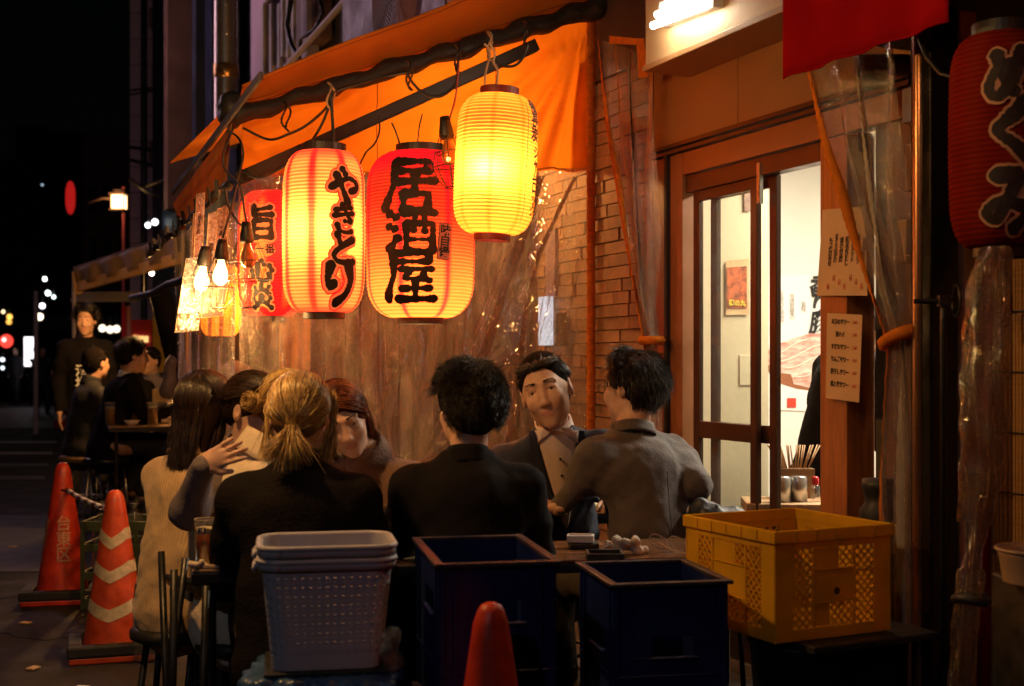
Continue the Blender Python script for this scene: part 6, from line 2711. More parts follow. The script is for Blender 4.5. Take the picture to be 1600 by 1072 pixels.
# ------------------------------------------------------------------ things on the tables
def glass_thing(label, p, h, r, liquid=None, foam=False, leaf=False, r0=None):
    t = thing('drinking_glass', label, 'glass', p)
    r0 = r0 or r * 0.85
    mb = MB(True)
    mb.lathe([(r0 * 0.9, 0.006), (r0, 0.0), (r, h), (r - 0.002, h), (r0 - 0.002, 0.008), (0.0001, 0.008)], n=24)
    mb.build('glass_wall', M_glass2, t, True)
    mb = MB()
    mb.tube([(r * math.cos(a), r * math.sin(a), h) for a in np.linspace(0, 6.283, 25)[:-1]], 0.0013, 5, True)
    mb.build('rim', M_rimg, t, True)
    if liquid:
        mb = MB(True)
        lh = h * 0.72
        mb.lathe([(0.0001, 0.010), (r0 - 0.003, 0.010), (r0 + (r - r0) * 0.72 - 0.003, lh), (0.0001, lh)], n=20)
        mb.build('drink', liquid, t, True)
        if foam:
            mb = MB(True)
            mb.lathe([(0.0001, lh + 0.001), (r0 + (r - r0) * 0.75 - 0.003, lh + 0.001), (r - 0.004, lh + 0.014), (0.0001, lh + 0.016)], n=20)
            mb.build('foam', M_foam, t, True)
    if leaf:
        mb = MB(True)
        rng = random.Random(4)
        for k in range(12):
            a = rng.uniform(0, 6.28)
            z0 = rng.uniform(0.01, 0.03)
            tip = Vector((0.6 * r * math.cos(a), 0.6 * r * math.sin(a), h * rng.uniform(0.5, 0.9)))
            b = Vector((0.2 * r * math.cos(a + 1), 0.2 * r * math.sin(a + 1), z0))
            w = Vector((-math.sin(a), math.cos(a), 0)) * 0.010
            m_ = b.lerp(tip, 0.55)
            mb.add([b, m_ + w, tip, m_ - w], [(0, 1, 2, 3)], True)
        mb.build('mint_leaves', pbr('mint_green', (0.16, 0.28, 0.04), 0.5, var=0.3), t, True)
        mb = MB()
        for k in range(5):
            a = k * 1.3
            mb.box((0.45 * r * math.cos(a), 0.45 * r * math.sin(a), 0.03 + 0.017 * k), (0.02, 0.02, 0.02), Matrix.Rotation(a, 3, (0.3, 0.5, 0.8)))
        tag(mb.build('ice_cubes', M_clearp, t, True), kind='stuff')
    return t


M_glass2 = film('drinking_glass_clear', (0.96, 0.95, 0.93), 0.05, 0.10, 0.03, 0)
M_rimg = pbr('glass_rim', (0.8, 0.6, 0.45), 0.1, 0.0, trans=0.4, spec=1.0)
M_foam = pbr('foam', (0.85, 0.72, 0.52), 0.9)
M_beer = pbr('tea_brown_drink', (0.42, 0.10, 0.02), 0.1, trans=0.5)
M_beery = pbr('lager', (0.85, 0.45, 0.05), 0.1, trans=0.5)
g = glass_thing('tall glass of reddish brown drink with foam at the pale table corner', TA(0.035, 0.06), 0.135, 0.034, M_beer, True)
text_on('print', 'KI', pbr('blue_print', (0.02, 0.03, 0.15), 0.5), TA(0.035, 0.06) + Vector((-0.004, -0.036, 0.105)), (1, 0, 0), (0, 0, 1), g, size=0.026, bold=0.0008)
glass_thing('clear highball glass with green leaves between the two black backs', G(604, 3.80, TZ) + Vector((0, 0, 0)), 0.155, 0.034, None, False, True)
# wet towel and lighter at the corner
M_tissue = pbr('tissue_paper', (0.75, 0.62, 0.50), 0.9, var=0.06)


def crumple(label, p, r, seed, name='crumpled_towel', sc=(1.2, 1, 0.75)):
    rng = np.random.RandomState(seed)
    s = SDF(0.004, 0.008)
    for _ in range(9):
        o = rng.normal(0, 0.5, 3) * r * np.array(sc)
        o[2] = abs(o[2])
        s.ell(np.array((0, 0, r * 0.45)) + o, np.array(sc) * r * rng.uniform(0.35, 0.65, 3), Mrot(*rng.uniform(0, 90, 3)))
    V, Fq = s.mesh(folds(seed, 0.004))
    V[:, 2] = np.maximum(V[:, 2], 0.001)
    o = np_mesh(name, V, Fq, [M_tissue], None)
    o.location = p
    return tag(o, label, 'towel')


crumple('small crumpled wet towel lying beside the tall brown drink', TA(0.018, 0.015), 0.018, 3)
mb = MB()
mb.box(TA(0.055, 0.012) + Vector((0, 0, 0.006)), (0.06, 0.022, 0.01), 0.05)
tag(mb.build('lighter_box', pbr('small_box_tan', (0.45, 0.30, 0.22), 0.6), None, bevel=0.002), 'small flat tan packet in front of the tall brown drink', 'packet')
# cigarettes, ashtray, towels, spectacles on the right table
YB = 3.95
def TB(px, Y, dz=0.0):
    p = G(px, Y, TZ + dz)
    return p


pk = thing('cigarette_pack', 'white cigarette pack on top of a second pack coloured dark for shade on the dark table', 'cigarette pack', TB(907, 4.03))
mb = MB()
mb.box(TB(907, 4.03, 0.030), (0.085, 0.055, 0.022), -0.1)
mb.build('box', M_white, pk, bevel=0.002)
mb = MB()
mb.box(TB(907, 4.03, 0.0425), (0.070, 0.022, 0.002), -0.1)
mb.build('label_panel', pbr('tan_print', (0.45, 0.3, 0.2), 0.6), pk)
mb = MB()
mb.box(TB(912, 4.02, 0.009), (0.09, 0.06, 0.017), 0.12)
tag(mb.build('shaded_pack', M_blackp, None, bevel=0.003), 'second pack under the white cigarette pack, coloured black for shade', 'case')  # dark twin of the pack, its shade put into the colour
at = thing('ashtray', 'square black ashtray in front of the crumpled towels', 'ashtray', TB(945, 3.82))
mb = MB()
q = TB(945, 3.80)
for (dx, dy, w, d) in ((0, -0.045, 0.11, 0.008), (0, 0.045, 0.11, 0.008), (-0.051, 0, 0.008, 0.082), (0.051, 0, 0.008, 0.082)):
    mb.box(q + Vector((dx, dy, 0.011)), (w, d, 0.022))
mb.box(q + Vector((0, 0, 0.003)), (0.094, 0.082, 0.006))
mb.build('tray', M_blackp, at, bevel=0.001)
crumple('crumpled white towel on the left of the pair on the dark table', TB(962, 3.93), 0.030, 5)
crumple('crumpled white towel on the right of the pair on the dark table', TB(994, 3.90), 0.032, 8)
mb = MB()
mb.tube([TB(940, 3.93, 0.008), TB(962, 3.91, 0.034)], 0.004, 6)
tag(mb.build('cigarette', M_white, None), 'single cigarette leaning on the left crumpled towel', 'cigarette')
sp = thing('spectacles', 'pair of clear framed spectacles lying folded on the dark table', 'spectacles', TB(1045, 3.95))
M_clr = pbr('clear_frame', (0.55, 0.38, 0.28), 0.12, trans=0.3, spec=1.0)
for k, (dx) in enumerate((-0.022, 0.03)):
    mb = MB()
    c = TB(1040, 3.95, 0.030) + Vector((dx + 0.008 * k, 0.012 * k, -0.008 * k))
    mb.tube([c + Vector((0.027 * math.cos(a), 0.01 * math.sin(a), 0.019 * math.sin(a) - 0.35 * 0.027 * math.cos(a))) for a in np.linspace(0, 6.283, 21)[:-1]], 0.002, 5, True)
    mb.build('rim', M_clr, sp)
    mb = MB()
    vs = [c + Vector((0.026 * math.cos(a), 0.0096 * math.sin(a), 0.018 * math.sin(a) - 0.35 * 0.026 * math.cos(a))) for a in np.linspace(0, 6.283, 21)[:-1]]
    mb.add(vs, [tuple(range(20))], False)
    mb.build('lens', M_glass2, sp)
for k in (0, 1):
    mb = MB()
    mb.tube([TB(1018, 3.95, 0.042), TB(1050, 3.90 - 0.03 * k, 0.012 + 0.004 * k), TB(1077, 3.86 - 0.02 * k, 0.006)], 0.0022, 5)
    mb.build('temple', M_clr, sp)
# steel cylinder (pepper mill / vape stand) beside the curly man
cyl = thing('metal_dispenser', 'slim white cylinder with a thin metal nozzle between the curly man and the grey sleeve', 'dispenser', TB(853, 3.92))
mb = MB()
q = TB(853, 3.92)
mb.lathe([(0.0001, 0), (0.012, 0), (0.0125, 0.085), (0.009, 0.09), (0.0001, 0.09)], q, 18)
mb.build('body', pbr('satin_white', (0.55, 0.45, 0.36), 0.3, 0.3), cyl)
mb = MB()
mb.lathe([(0.005, 0.09), (0.005, 0.115), (0.007, 0.117), (0.007, 0.122), (0.0001, 0.122)], q, 12)
mb.build('nozzle', M_steel, cyl)
# plate with food on the back table
pl_ = thing('food_plate', 'white plates with leftover food on the back table', 'plate', (0.28, 4.90, 0.68))
mb = MB(True)
mb.lathe([(0.0001, 0.002), (0.055, 0.002), (0.09, 0.014), (0.088, 0.017), (0.055, 0.006), (0.0001, 0.006)], (0.28, 4.92, 0.682), 24)
mb.build('plate', M_white, pl_)
mb = MB(True)
for k in range(12):
    mb.sphere((0.28 + random.uniform(-.04, .04), 4.92 + random.uniform(-.03, .03), 0.698), random.uniform(0.008, 0.016), 8, 6)
tag(mb.build('food', pbr('cabbage', (0.62, 0.6, 0.28), 0.6, var=0.3, scale=60), pl_), kind='stuff')
# dark bag on a stool behind the yellow crate
s = SDF(0.012, 0.04)
p = G(1128, 4.35)
s.ell(p + Vector((0, 0, 0.72)), (0.11, 0.10, 0.045))
s.ell(p + Vector((-0.06, 0, 0.74)), (0.05, 0.08, 0.04))
s.cap(p + Vector((-0.09, 0, 0.5)), p + Vector((-0.07, 0, 0.78)), 0.03, 0.02)
s.ell(p + Vector((0.02, 0, 0.60)), (0.10, 0.10, 0.12))
V, Fq = s.mesh(folds(44, 0.014))
c_ = V.min(0)
o = np_mesh('folded_coat', relax(V - np.array(p), Fq, 1), Fq, [pbr('coat_black', (0.02, 0.022, 0.03), 0.45, var=0.3, bump=0.2)], None)
o.location = p
tag(o, 'crumpled dark coat piled behind the yellow crate by the glass door', 'coat')
mb = MB()
mb.lathe([(0.0001, 0.50), (0.14, 0.50), (0.15, 0.47), (0.0001, 0.46)], p, 20)
for k in range(4):
    a = k * math.pi / 2 + 0.4
    mb.tube([p + Vector((0.1 * math.cos(a), 0.1 * math.sin(a), 0.47)), p + Vector((0.15 * math.cos(a), 0.15 * math.sin(a), 0))], 0.01, 6)
tag(mb.build('coat_stool', M_black, None), 'black stool carrying the crumpled dark coat', 'stool')
# shelf inside the door: tins, chopsticks, red capped jar
sh = thing('door_side_counter', 'narrow wooden counter just inside the open door', 'counter', G(1245, 5.05))
mb = MB()
zc = 1.25 - 220 * 5.05 / 2000
a = G(1245, 5.12, zc - 0.02)
mb.box(a, (0.42, 0.28, 0.04), R(-5))
mb.build('top', M_post, sh, bevel=0.004)
mb = MB()
mb.box((a.x, a.y, (zc - 0.04) / 2 + 0.01), (0.38, 0.24, zc - 0.06), R(-5))
mb.build('cabinet', M_head, sh)
for k, (px, dY) in enumerate(((1222, 0.0), (1247, 0.02))):
    mb = MB(True)
    q = G(px, 5.06 + dY, zc + 0.001)
    mb.lathe([(0.0001, 0), (0.036, 0), (0.037, 0.09), (0.034, 0.095), (0.034, 0.10), (0.0001, 0.10)], q, 20)
    tag(mb.build('steel_canister', M_steel, None), ['left of the two steel canisters on the counter inside the door', 'right of the two steel canisters on the counter inside the door'][k], 'canister')
hol = thing('chopstick_holder', 'box of splayed wooden chopsticks above the steel canisters', 'chopsticks', G(1240, 5.3, zc))
mb = MB()
q = G(1240, 5.22, zc)
mb.box(q + Vector((0.0, 0, 0.06)), (0.16, 0.06, 0.12))
mb.build('box', M_head, hol)
for k in range(22):
    mb = MB()
    x = -0.07 + 0.14 * (k / 21)
    mb.tube([q + Vector((x * 0.7, random.uniform(-.015, .015), 0.10)), q + Vector((x * 1.5 + random.uniform(-.01, .01), random.uniform(-.02, .02), 0.215))], 0.003, 4)
    mb.build('chopstick', M_post, hol)
jar = thing('spice_jar', 'small spice jar with a red cap right of the canisters', 'jar', G(1274, 5.1, zc))
mb = MB(True)
mb.lathe([(0.0001, 0), (0.018, 0), (0.018, 0.06), (0.012, 0.068), (0.0001, 0.068)], G(1274, 5.08, zc + 0.001), 16)
mb.build('body', M_glass2, jar)
mb = MB(True)
mb.lathe([(0.014, 0.066), (0.015, 0.09), (0.010, 0.098), (0.0001, 0.1)], G(1274, 5.08, zc + 0.001), 16)
mb.build('cap', pbr('red_cap', (0.6, 0.02, 0.02), 0.35), jar)
# black pot with a metal band right of the post
pt = thing('stock_pot', 'black lidded pot with a steel band behind the yellow crate', 'pot', G(1372, 3.95))
mb = MB(True)
q = G(1374, 3.98)
mb.lathe([(0.0001, 0.0), (0.055, 0.0), (0.055, 0.66), (0.0001, 0.66)], q, 20)
mb.build('stand', M_blackp, pt)
mb = MB(True)
mb.lathe([(0.056, 0.66), (0.056, 0.76), (0.0001, 0.765)], q, 20)
mb.build('steel_band', M_steel, pt)
mb = MB(True)
mb.lathe([(0.060, 0.765), (0.060, 0.79), (0.045, 0.81), (0.045, 0.835), (0.055, 0.86), (0.052, 0.885), (0.0001, 0.89)], q, 20)
mb.build('lid', M_blackp, pt)

# ------------------------------------------------------------------ crates
M_yel = cloth_light('yellow_crate_plastic', (0.92, 0.52, 0.03), 0.35, var=0.25, bump=0.05, scale=7)
M_blu = pbr('navy_crate_plastic', (0.004, 0.012, 0.095), 0.42, var=0.2, scale=6, bump=0.06)


def wall_frame(o, x, n):
    """matrix of a crate wall: origin at its lower left, x along, z up, y inwards"""
    z = Vector((0, 0, 1))
    y = z.cross(x)
    M = Matrix((x, y, z)).transposed().to_4x4()
    M.translation = o
    return M


def lattice_crate(label, corner, rz, w, d, z0, h):
    t = thing('yellow_crate', label, 'crate', (corner[0], corner[1], z0), rz)
    cs = [(0, 0), (w, 0), (w, d), (0, d)]
    for i in range(4):
        a, b = Vector((*cs[i], 0)), Vector((*cs[(i + 1) % 4], 0))
        L = (b - a).length
        M = wall_frame(a, (b - a).normalized(), None)

        def bx(mb, x0, x1, zz0, zz1, y0=0.0, y1=0.004):
            vs = [M @ Vector((x, y, z)) for x in (x0, x1) for y in (y0, y1) for z in (zz0, zz1)]
            mb.hexa(vs)
        mb = MB()
        # ribs, frames
        c = 0.062
        cols = [c, c + 0.062, L / 2 - 0.066, L / 2 + 0.066, L - c - 0.062, L - c]
        cols = [c, c + 0.070, L - c - 0.070, L - c]
        bx(mb, 0, c, 0, h - 0.03, 0.002, 0.007)
        bx(mb, L - c, L, 0, h - 0.03, 0.002, 0.007)
        bx(mb, c, L - c, 0, 0.032, 0.002, 0.007)
        bx(mb, c, L - c, h - 0.052, h - 0.03, 0.002, 0.007)
        for x in (cols[1], cols[2]):
            bx(mb, x - 0.004, x + 0.004, 0.033, h - 0.053, 0.0, 0.008)
        # centre: plain placard and plain upper panel
        bx(mb, cols[1] + 0.004, cols[2] - 0.004, 0.098, 0.185, 0.003, 0.007)
        bx(mb, cols[1] + 0.004, cols[2] - 0.050, 0.188, h - 0.053, 0.004, 0.007)
        bx(mb, cols[1] + 0.004, cols[1] + 0.055, 0.034, 0.096, 0.004, 0.007)
        for zz in (0.096, 0.186):
            bx(mb, cols[1] + 0.004, cols[2] - 0.004, zz - 0.002, zz + 0.002, -0.001, 0.008)
        if i == 0:
            bx(mb, cols[2] + 0.004, cols[3], 0.176, 0.180, 0.0, 0.007)
        mb.build('side_wall', M_yel, t, True, bevel=0.0012, seg=1)
        # lattices
        mb = MB()

        def lat(x0, x1, zz0, zz1):
            st = 0.024
            n = int((x1 - x0 + zz1 - zz0) / st) + 1
            for s_ in (1, -1):
                for k in range(n + 1):
                    off = k * st
                    pts = []
                    # line x - x0 = off - (z - zz0)
                    za = max(zz0, zz0 + off - (x1 - x0))
                    zb = min(zz1, zz0 + off)
                    if zb - za < 0.003:
                        continue
                    xa = x0 + off - (za - zz0)
                    xb = x0 + off - (zb - zz0)
                    if s_ < 0:
                        xa, xb = x1 - (xa - x0), x1 - (xb - x0)
                    A_, B_ = M @ Vector((xa, 0.0045, za)), M @ Vector((xb, 0.0045, zb))
                    mb.bar(A_, B_, 0.0045, 0.004, up=M.to_3x3() @ Vector((0, 1, 0)))
        lat(cols[0], cols[1] - 0.004, 0.033, h - 0.053)
        lat(cols[2] + 0.004, cols[3], 0.033, h - 0.053)
        lat(cols[1] + 0.057, cols[2] - 0.004, 0.034, 0.094)
        lat(cols[2] - 0.048, cols[2] - 0.004, 0.19, h - 0.053)
        tag(mb.build('lattice', M_yel, t, True), kind='stuff')
        if i == 0:
            mb = MB()
            mb.cyl(M @ Vector((L / 2 + 0.01, 0.002, 0.125)), M @ Vector((L / 2 + 0.01, 0.004, 0.125)), 0.010, n=12)
            mb.build('embossed_mark', pbr('mark_brown', (0.10, 0.04, 0.01), 0.6), t, True)
    # rim
    mb = MB()
    for (x0, x1, y0, y1) in ((-0.006, w + 0.006, -0.006, 0.008), (-0.006, w + 0.006, d - 0.008, d + 0.006), (-0.006, 0.008, 0.008, d - 0.008), (w - 0.008, w + 0.006, 0.008, d - 0.008)):
        mb.box(((x0 + x1) / 2, (y0 + y1) / 2, h - 0.017), (x1 - x0, y1 - y0, 0.034))
    mb.build('rim', M_yel, t, True, bevel=0.003)
    mb = MB()
    for k in range(1, 6):
        x = k * w / 6
        mb.box((x, -0.0075, h - 0.017), (0.004, 0.003, 0.030))
        mb.box((-0.0075, k * d / 6, h - 0.017), (0.003, 0.004, 0.030))
    tag(mb.build('rim_ribs', M_yel, t, True), kind='stuff')
    mb = MB()
    mb.box((w / 2, d / 2, 0.004), (w - 0.006, d - 0.006, 0.005))
    mb.build('bottom', M_yel, t, True)
    return t


lattice_crate('open yellow plastic crate with lattice sides, right of the blue crates', (0.692, 3.37), R(26), 0.40, 0.42, 0.505, 0.297)


def solid_crate(label, corner, rz, w, d, z0, h, slotz=0.62):
    t = thing('navy_crate', label, 'crate', (corner[0], corner[1], z0), rz)
    cs = [(0, 0), (w, 0), (w, d), (0, d)]
    for i in range(4):
        a, b = Vector((*cs[i], 0)), Vector((*cs[(i + 1) % 4], 0))
        L = (b - a).length
        M = wall_frame(a, (b - a).normalized(), None)
        mb = MB()

        def bx(x0, x1, zz0, zz1, y0=0.0, y1=0.004):
            mb.hexa([M @ Vector((x, y, z)) for x in (x0, x1) for y in (y0, y1) for z in (zz0, zz1)])
        # panel around a handle slot
        sx0, sx1, sz0, sz1 = L * 0.34, L * 0.70, h * slotz, h * slotz + 0.05
        bx(0, L, 0, sz0, 0.006, 0.010)
        bx(0, L, sz1, h, 0.006, 0.010)
        bx(0, sx0, sz0, sz1, 0.006, 0.010)
        bx(sx1, L, sz0, sz1, 0.006, 0.010)
        for x in (0.012, L * 0.14, L * 0.86, L - 0.012):
            bx(x - 0.004, x + 0.004, 0.0, h - 0.01, 0.0, 0.006)
        bx(0, L, h * 0.30, h * 0.30 + 0.006, 0.001, 0.006)
        bx(sx0 - 0.01, sx1 + 0.01, sz0 - 0.006, sz0 - 0.001, -0.003, 0.006)
        mb.build('side_wall', M_blu, t, True, bevel=0.001, seg=1)
    mb = MB()
    for (x0, x1, y0, y1) in ((-0.010, w + 0.010, -0.010, 0.012), (-0.010, w + 0.010, d - 0.012, d + 0.010), (-0.010, 0.012, 0.012, d - 0.012), (w - 0.012, w + 0.010, 0.012, d - 0.012)):
        mb.box(((x0 + x1) / 2, (y0 + y1) / 2, h - 0.004), (x1 - x0, y1 - y0, 0.010))
    mb.build('rim', pbr('worn_navy_rim', (0.012, 0.016, 0.06), 0.4, var=0.4, scale=30, col2=(0.07, 0.05, 0.06)), t, True, bevel=0.002)
    mb = MB()
    mb.box((w / 2, d / 2, 0.01), (w - 0.02, d - 0.02, 0.008))
    mb.build('bottom', M_blu, t, True)
    return t


solid_crate('taller navy blue crate directly behind the red cone', (-0.172, 3.0), R(11), 0.285, 0.46, 0.40, 0.375)
solid_crate('navy blue crate holding up the taller open one', (-0.172, 3.0), R(11), 0.285, 0.46, 0.0, 0.385)
solid_crate('lower navy blue crate left of the yellow crate', (0.256, 3.22), R(11), 0.305, 0.36, 0.345, 0.345, 0.45)
solid_crate('bottom navy blue crate under the lower one', (0.256, 3.22), R(11), 0.305, 0.36, 0.0, 0.335)
# what carries the yellow crate
mb = MB()
for (x, y) in ((0.78, 3.48), (1.02, 3.60)):
    mb.lathe([(0.0001, 0), (0.11, 0), (0.13, 0.40), (0.135, 0.42), (0.0001, 0.42)], (x, y, 0), 20)
bk = thing('black_bucket', 'black bucket on the left under the yellow crate', 'bucket', (0.80, 3.55, 0))
mb = MB(True)
mb.lathe([(0.0001, 0.0), (0.11, 0), (0.135, 0.46), (0.145, 0.47), (0.14, 0.48), (0.0001, 0.48)], (0, 0, 0), 24)
mb.build('shell', M_blackp, bk, True)
mb = MB()
mb.tube([(0.142 * math.cos(a), 0.142 * math.sin(a), 0.475) for a in np.linspace(0, 6.283, 25)[:-1]], 0.006, 6, True)
mb.build('rim', M_blackp, bk, True)
dup(bk, (1.0, 3.68, 0), 0.3, 'black bucket on the right under the yellow crate')
mb = MB()
mb.box((0.90, 3.62, 0.492), (0.44, 0.40, 0.02), R(26))
tag(mb.build('carrying_board', M_blackp, None, bevel=0.003), 'dark board laid over two buckets under the yellow crate', 'board')
# white basket far below between crates
# ------------------------------------------------------------------ perforated baskets
M_bask = pbr('grey_basket_plastic', (0.50, 0.48, 0.54), 0.5, var=0.08, scale=5, bump=0.05)


def rrect(w, d, r, n):
    """n points round a rounded rectangle with outward normals"""
    seg = [(w - 2 * r), math.pi * r / 2, (d - 2 * r), math.pi * r / 2] * 2
    tot = sum(seg)
    out = []
    for k in range(n):
        s_ = k / n * tot
        i = 0
        while s_ > seg[i]:
            s_ -= seg[i]
            i += 1
        q = i // 2
        cxs = [(w / 2 - r, -d / 2 + r), (w / 2 - r, d / 2 - r), (-w / 2 + r, d / 2 - r), (-w / 2 + r, -d / 2 + r)]
        st = [(-w / 2 + r, -d / 2), (w / 2, -d / 2 + r), (w / 2 - r, d / 2), (-w / 2, d / 2 - r)]
        dr = [(1, 0), (0, 1), (-1, 0), (0, -1)]
        if i % 2 == 0:
            out.append((st[q][0] + dr[q][0] * s_, st[q][1] + dr[q][1] * s_))
        else:
            a = -math.pi / 2 + q * math.pi / 2 + s_ / r
            out.append((cxs[q][0] + r * math.cos(a), cxs[q][1] + r * math.sin(a)))
    return out


def basket(label, c, rz, w, d, h, taper=0.84):
    t = thing('perforated_basket', label, 'basket', c, rz, 'nested grey baskets')
    nh = 52
    n = nh * 2
    zs = [0.0, 0.028]
    rows = 9
    for k in range(rows):
        z0 = 0.028 + (h - 0.062) * k / rows
        z1 = 0.028 + (h - 0.062) * (k + 1) / rows
        zs += [z0 + (z1 - z0) * 0.30, z0 + (z1 - z0) * 0.78]
    zs += [h - 0.030, h]
    zs = sorted(set(round(z, 5) for z in zs))
    base = rrect(w, d, 0.05, n * 2)
    # uneven columns: hole / bar
    ring = []
    for k in range(n):
        ring.append(base[k * 2 + (0 if k % 2 == 0 else -0)])
    vs = []
    for z in zs:
        f = taper + (1 - taper) * z / h
        for x, y in ring:
            vs.append((x * f, y * f, z))
    fs = []
    L = len(zs)
    for j in range(L - 1):
        hole_row = 2 <= j < L - 2 and (j % 2 == 0)
        for k in range(n):
            if hole_row and k % 2 == 0:
                continue
            a, b = j * n + k, j * n + (k + 1) % n
            fs.append((a, b, b + n, a + n))
    fs.append(tuple(range(n - 1, -1, -1)))
    mb = MB()
    mb.add(vs, fs, False)
    mb.build('basket_wall', M_bask, t, True, solid=0.003)
    mb = MB()
    rr = rrect(w + 0.012, d + 0.012, 0.055, 72)
    mb.tube([(x, y, h) for x, y in rr], 0.007, 8, True)
    mb.build('rim', M_bask, t, True)
    mb = MB(True)
    mb.grid(lambda i, j: Vector((rr[int(i * 72) % 72][0] * 1.0, rr[int(i * 72) % 72][1] * 1.0, h - 0.001 - 0.020 * j)), 72, 1)
    mb.build('rim_skirt', M_bask, t, True, solid=0.002)
    mb = MB()
    mb.tube([(-w / 2 - 0.006, -0.05, h - 0.01), (-w / 2 - 0.018, -0.045, h - 0.025), (-w / 2 - 0.018, 0.0, h - 0.035), (-w / 2 - 0.018, 0.045, h - 0.025), (-w / 2 - 0.006, 0.05, h - 0.01)], 0.006, 6)
    mb.build('handle', M_bask, t, True)
    return t


b1 = basket('lower of the two nested grey perforated baskets', (-0.46, 3.17, 0.512), R(10), 0.315, 0.25, 0.262)
dup(b1, (-0.46, 3.17, 0.5435), R(10.5), 'upper of the two nested grey perforated baskets')
# blue sheet covered box below the baskets


def tarp(i, j):
    an = 2 * math.pi * i
    x, y = max(-1, min(1, 1.35 * math.cos(an))), max(-1, min(1, 1.35 * math.sin(an)))
    k = j
    if k < 0.3:
        f, z = k / 0.3, 0.50
    else:
        f, z = 1.0 + 0.10 * (k - 0.3), 0.50 - (k - 0.3) / 0.7 * 0.50
    z -= 0.02 * max(0, f - 0.9) * 4
    c = Vector((-0.46 + x * 0.185 * f, 3.16 + y * 0.15 * f, z))
    c += Vector((math.cos(an), math.sin(an), 0)) * (0.012 * math.sin(17 * an + 5 * k) + 0.008 * math.sin(39 * an - 14 * k)) * min(1, k * 2)
    c.z += 0.006 * math.sin(30 * x * f) * math.cos(23 * y * f)
    return c


mb = MB(True)
mb.grid(tarp, 140, 40)
tag(mb.build('sheet_covered_box', pbr('blue_sheet', (0.05, 0.12, 0.26), 0.35, var=0.3, scale=9, bump=0.4, bscale=25), None), 'box wrapped in creased blue plastic sheet under the grey baskets', 'box')
mb = MB()
mb.box((-0.46, 3.17, 0.506), (0.30, 0.25, 0.008), R(10))
tag(mb.build('tray', M_blackp, None, bevel=0.002), 'black tray between the grey baskets and the blue sheet', 'tray')
# plastic-wrapped small thing right of the baskets
mb = MB(True)
mb.grid(lambda i, j: Vector((-0.295 + 0.03 * math.cos(6.28 * i) * (1 - 0.4 * j) + 0.006 * math.sin(9 * j + 12 * i), 3.12 + 0.03 * math.sin(6.28 * i), 0.50 + 0.10 * j)), 20, 10)
tag(mb.build('plastic_bag', M_vinyl2, None), 'small clear plastic bag beside the lower basket', 'bag')
# round basket rim at the right edge
rbk = thing('round_strainer', 'beige plastic basket rim cut off by the right edge', 'basket', (1.20, 2.9, 0.6))
mb = MB(True)
c = P(1622, 868, 2.9)
mb.lathe([(0.075, -0.06), (0.085, 0.0), (0.09, 0.012), (0.086, 0.014), (0.078, -0.004), (0.07, -0.06), (0.0001, -0.062)], c, 32)
mb.build('bowl', pbr('beige_plastic', (0.42, 0.26, 0.16), 0.4), rbk)
mb = MB()
mb.tube([c + Vector((0.09 * math.cos(a), 0.09 * math.sin(a), 0.014)) for a in np.linspace(0, 6.283, 33)[:-1]], 0.004, 6, True)
mb.build('rim', pbr('beige_plastic', (0.42, 0.26, 0.16), 0.4), rbk)
mb = MB()
mb.box((c.x + 0.06, c.y + 0.05, (c.z - 0.065) / 2), (0.2, 0.25, c.z - 0.065))
tag(mb.build('cabinet', M_blackp, None, bevel=0.006), 'dark cabinet at the right edge carrying the beige basket', 'cabinet')

# ------------------------------------------------------------------ traffic cones
M_cone = pbr('cone_red', (0.55, 0.038, 0.012), 0.42, var=0.35, scale=11, bump=0.04, coat=0.15)
M_conea = pbr('cone_orange', (0.60, 0.075, 0.022), 0.42, var=0.35, scale=11, bump=0.04, coat=0.15)
M_refl = pbr('reflective_tape', (0.62, 0.52, 0.36), 0.5, var=0.25, scale=30, bump=0.1)


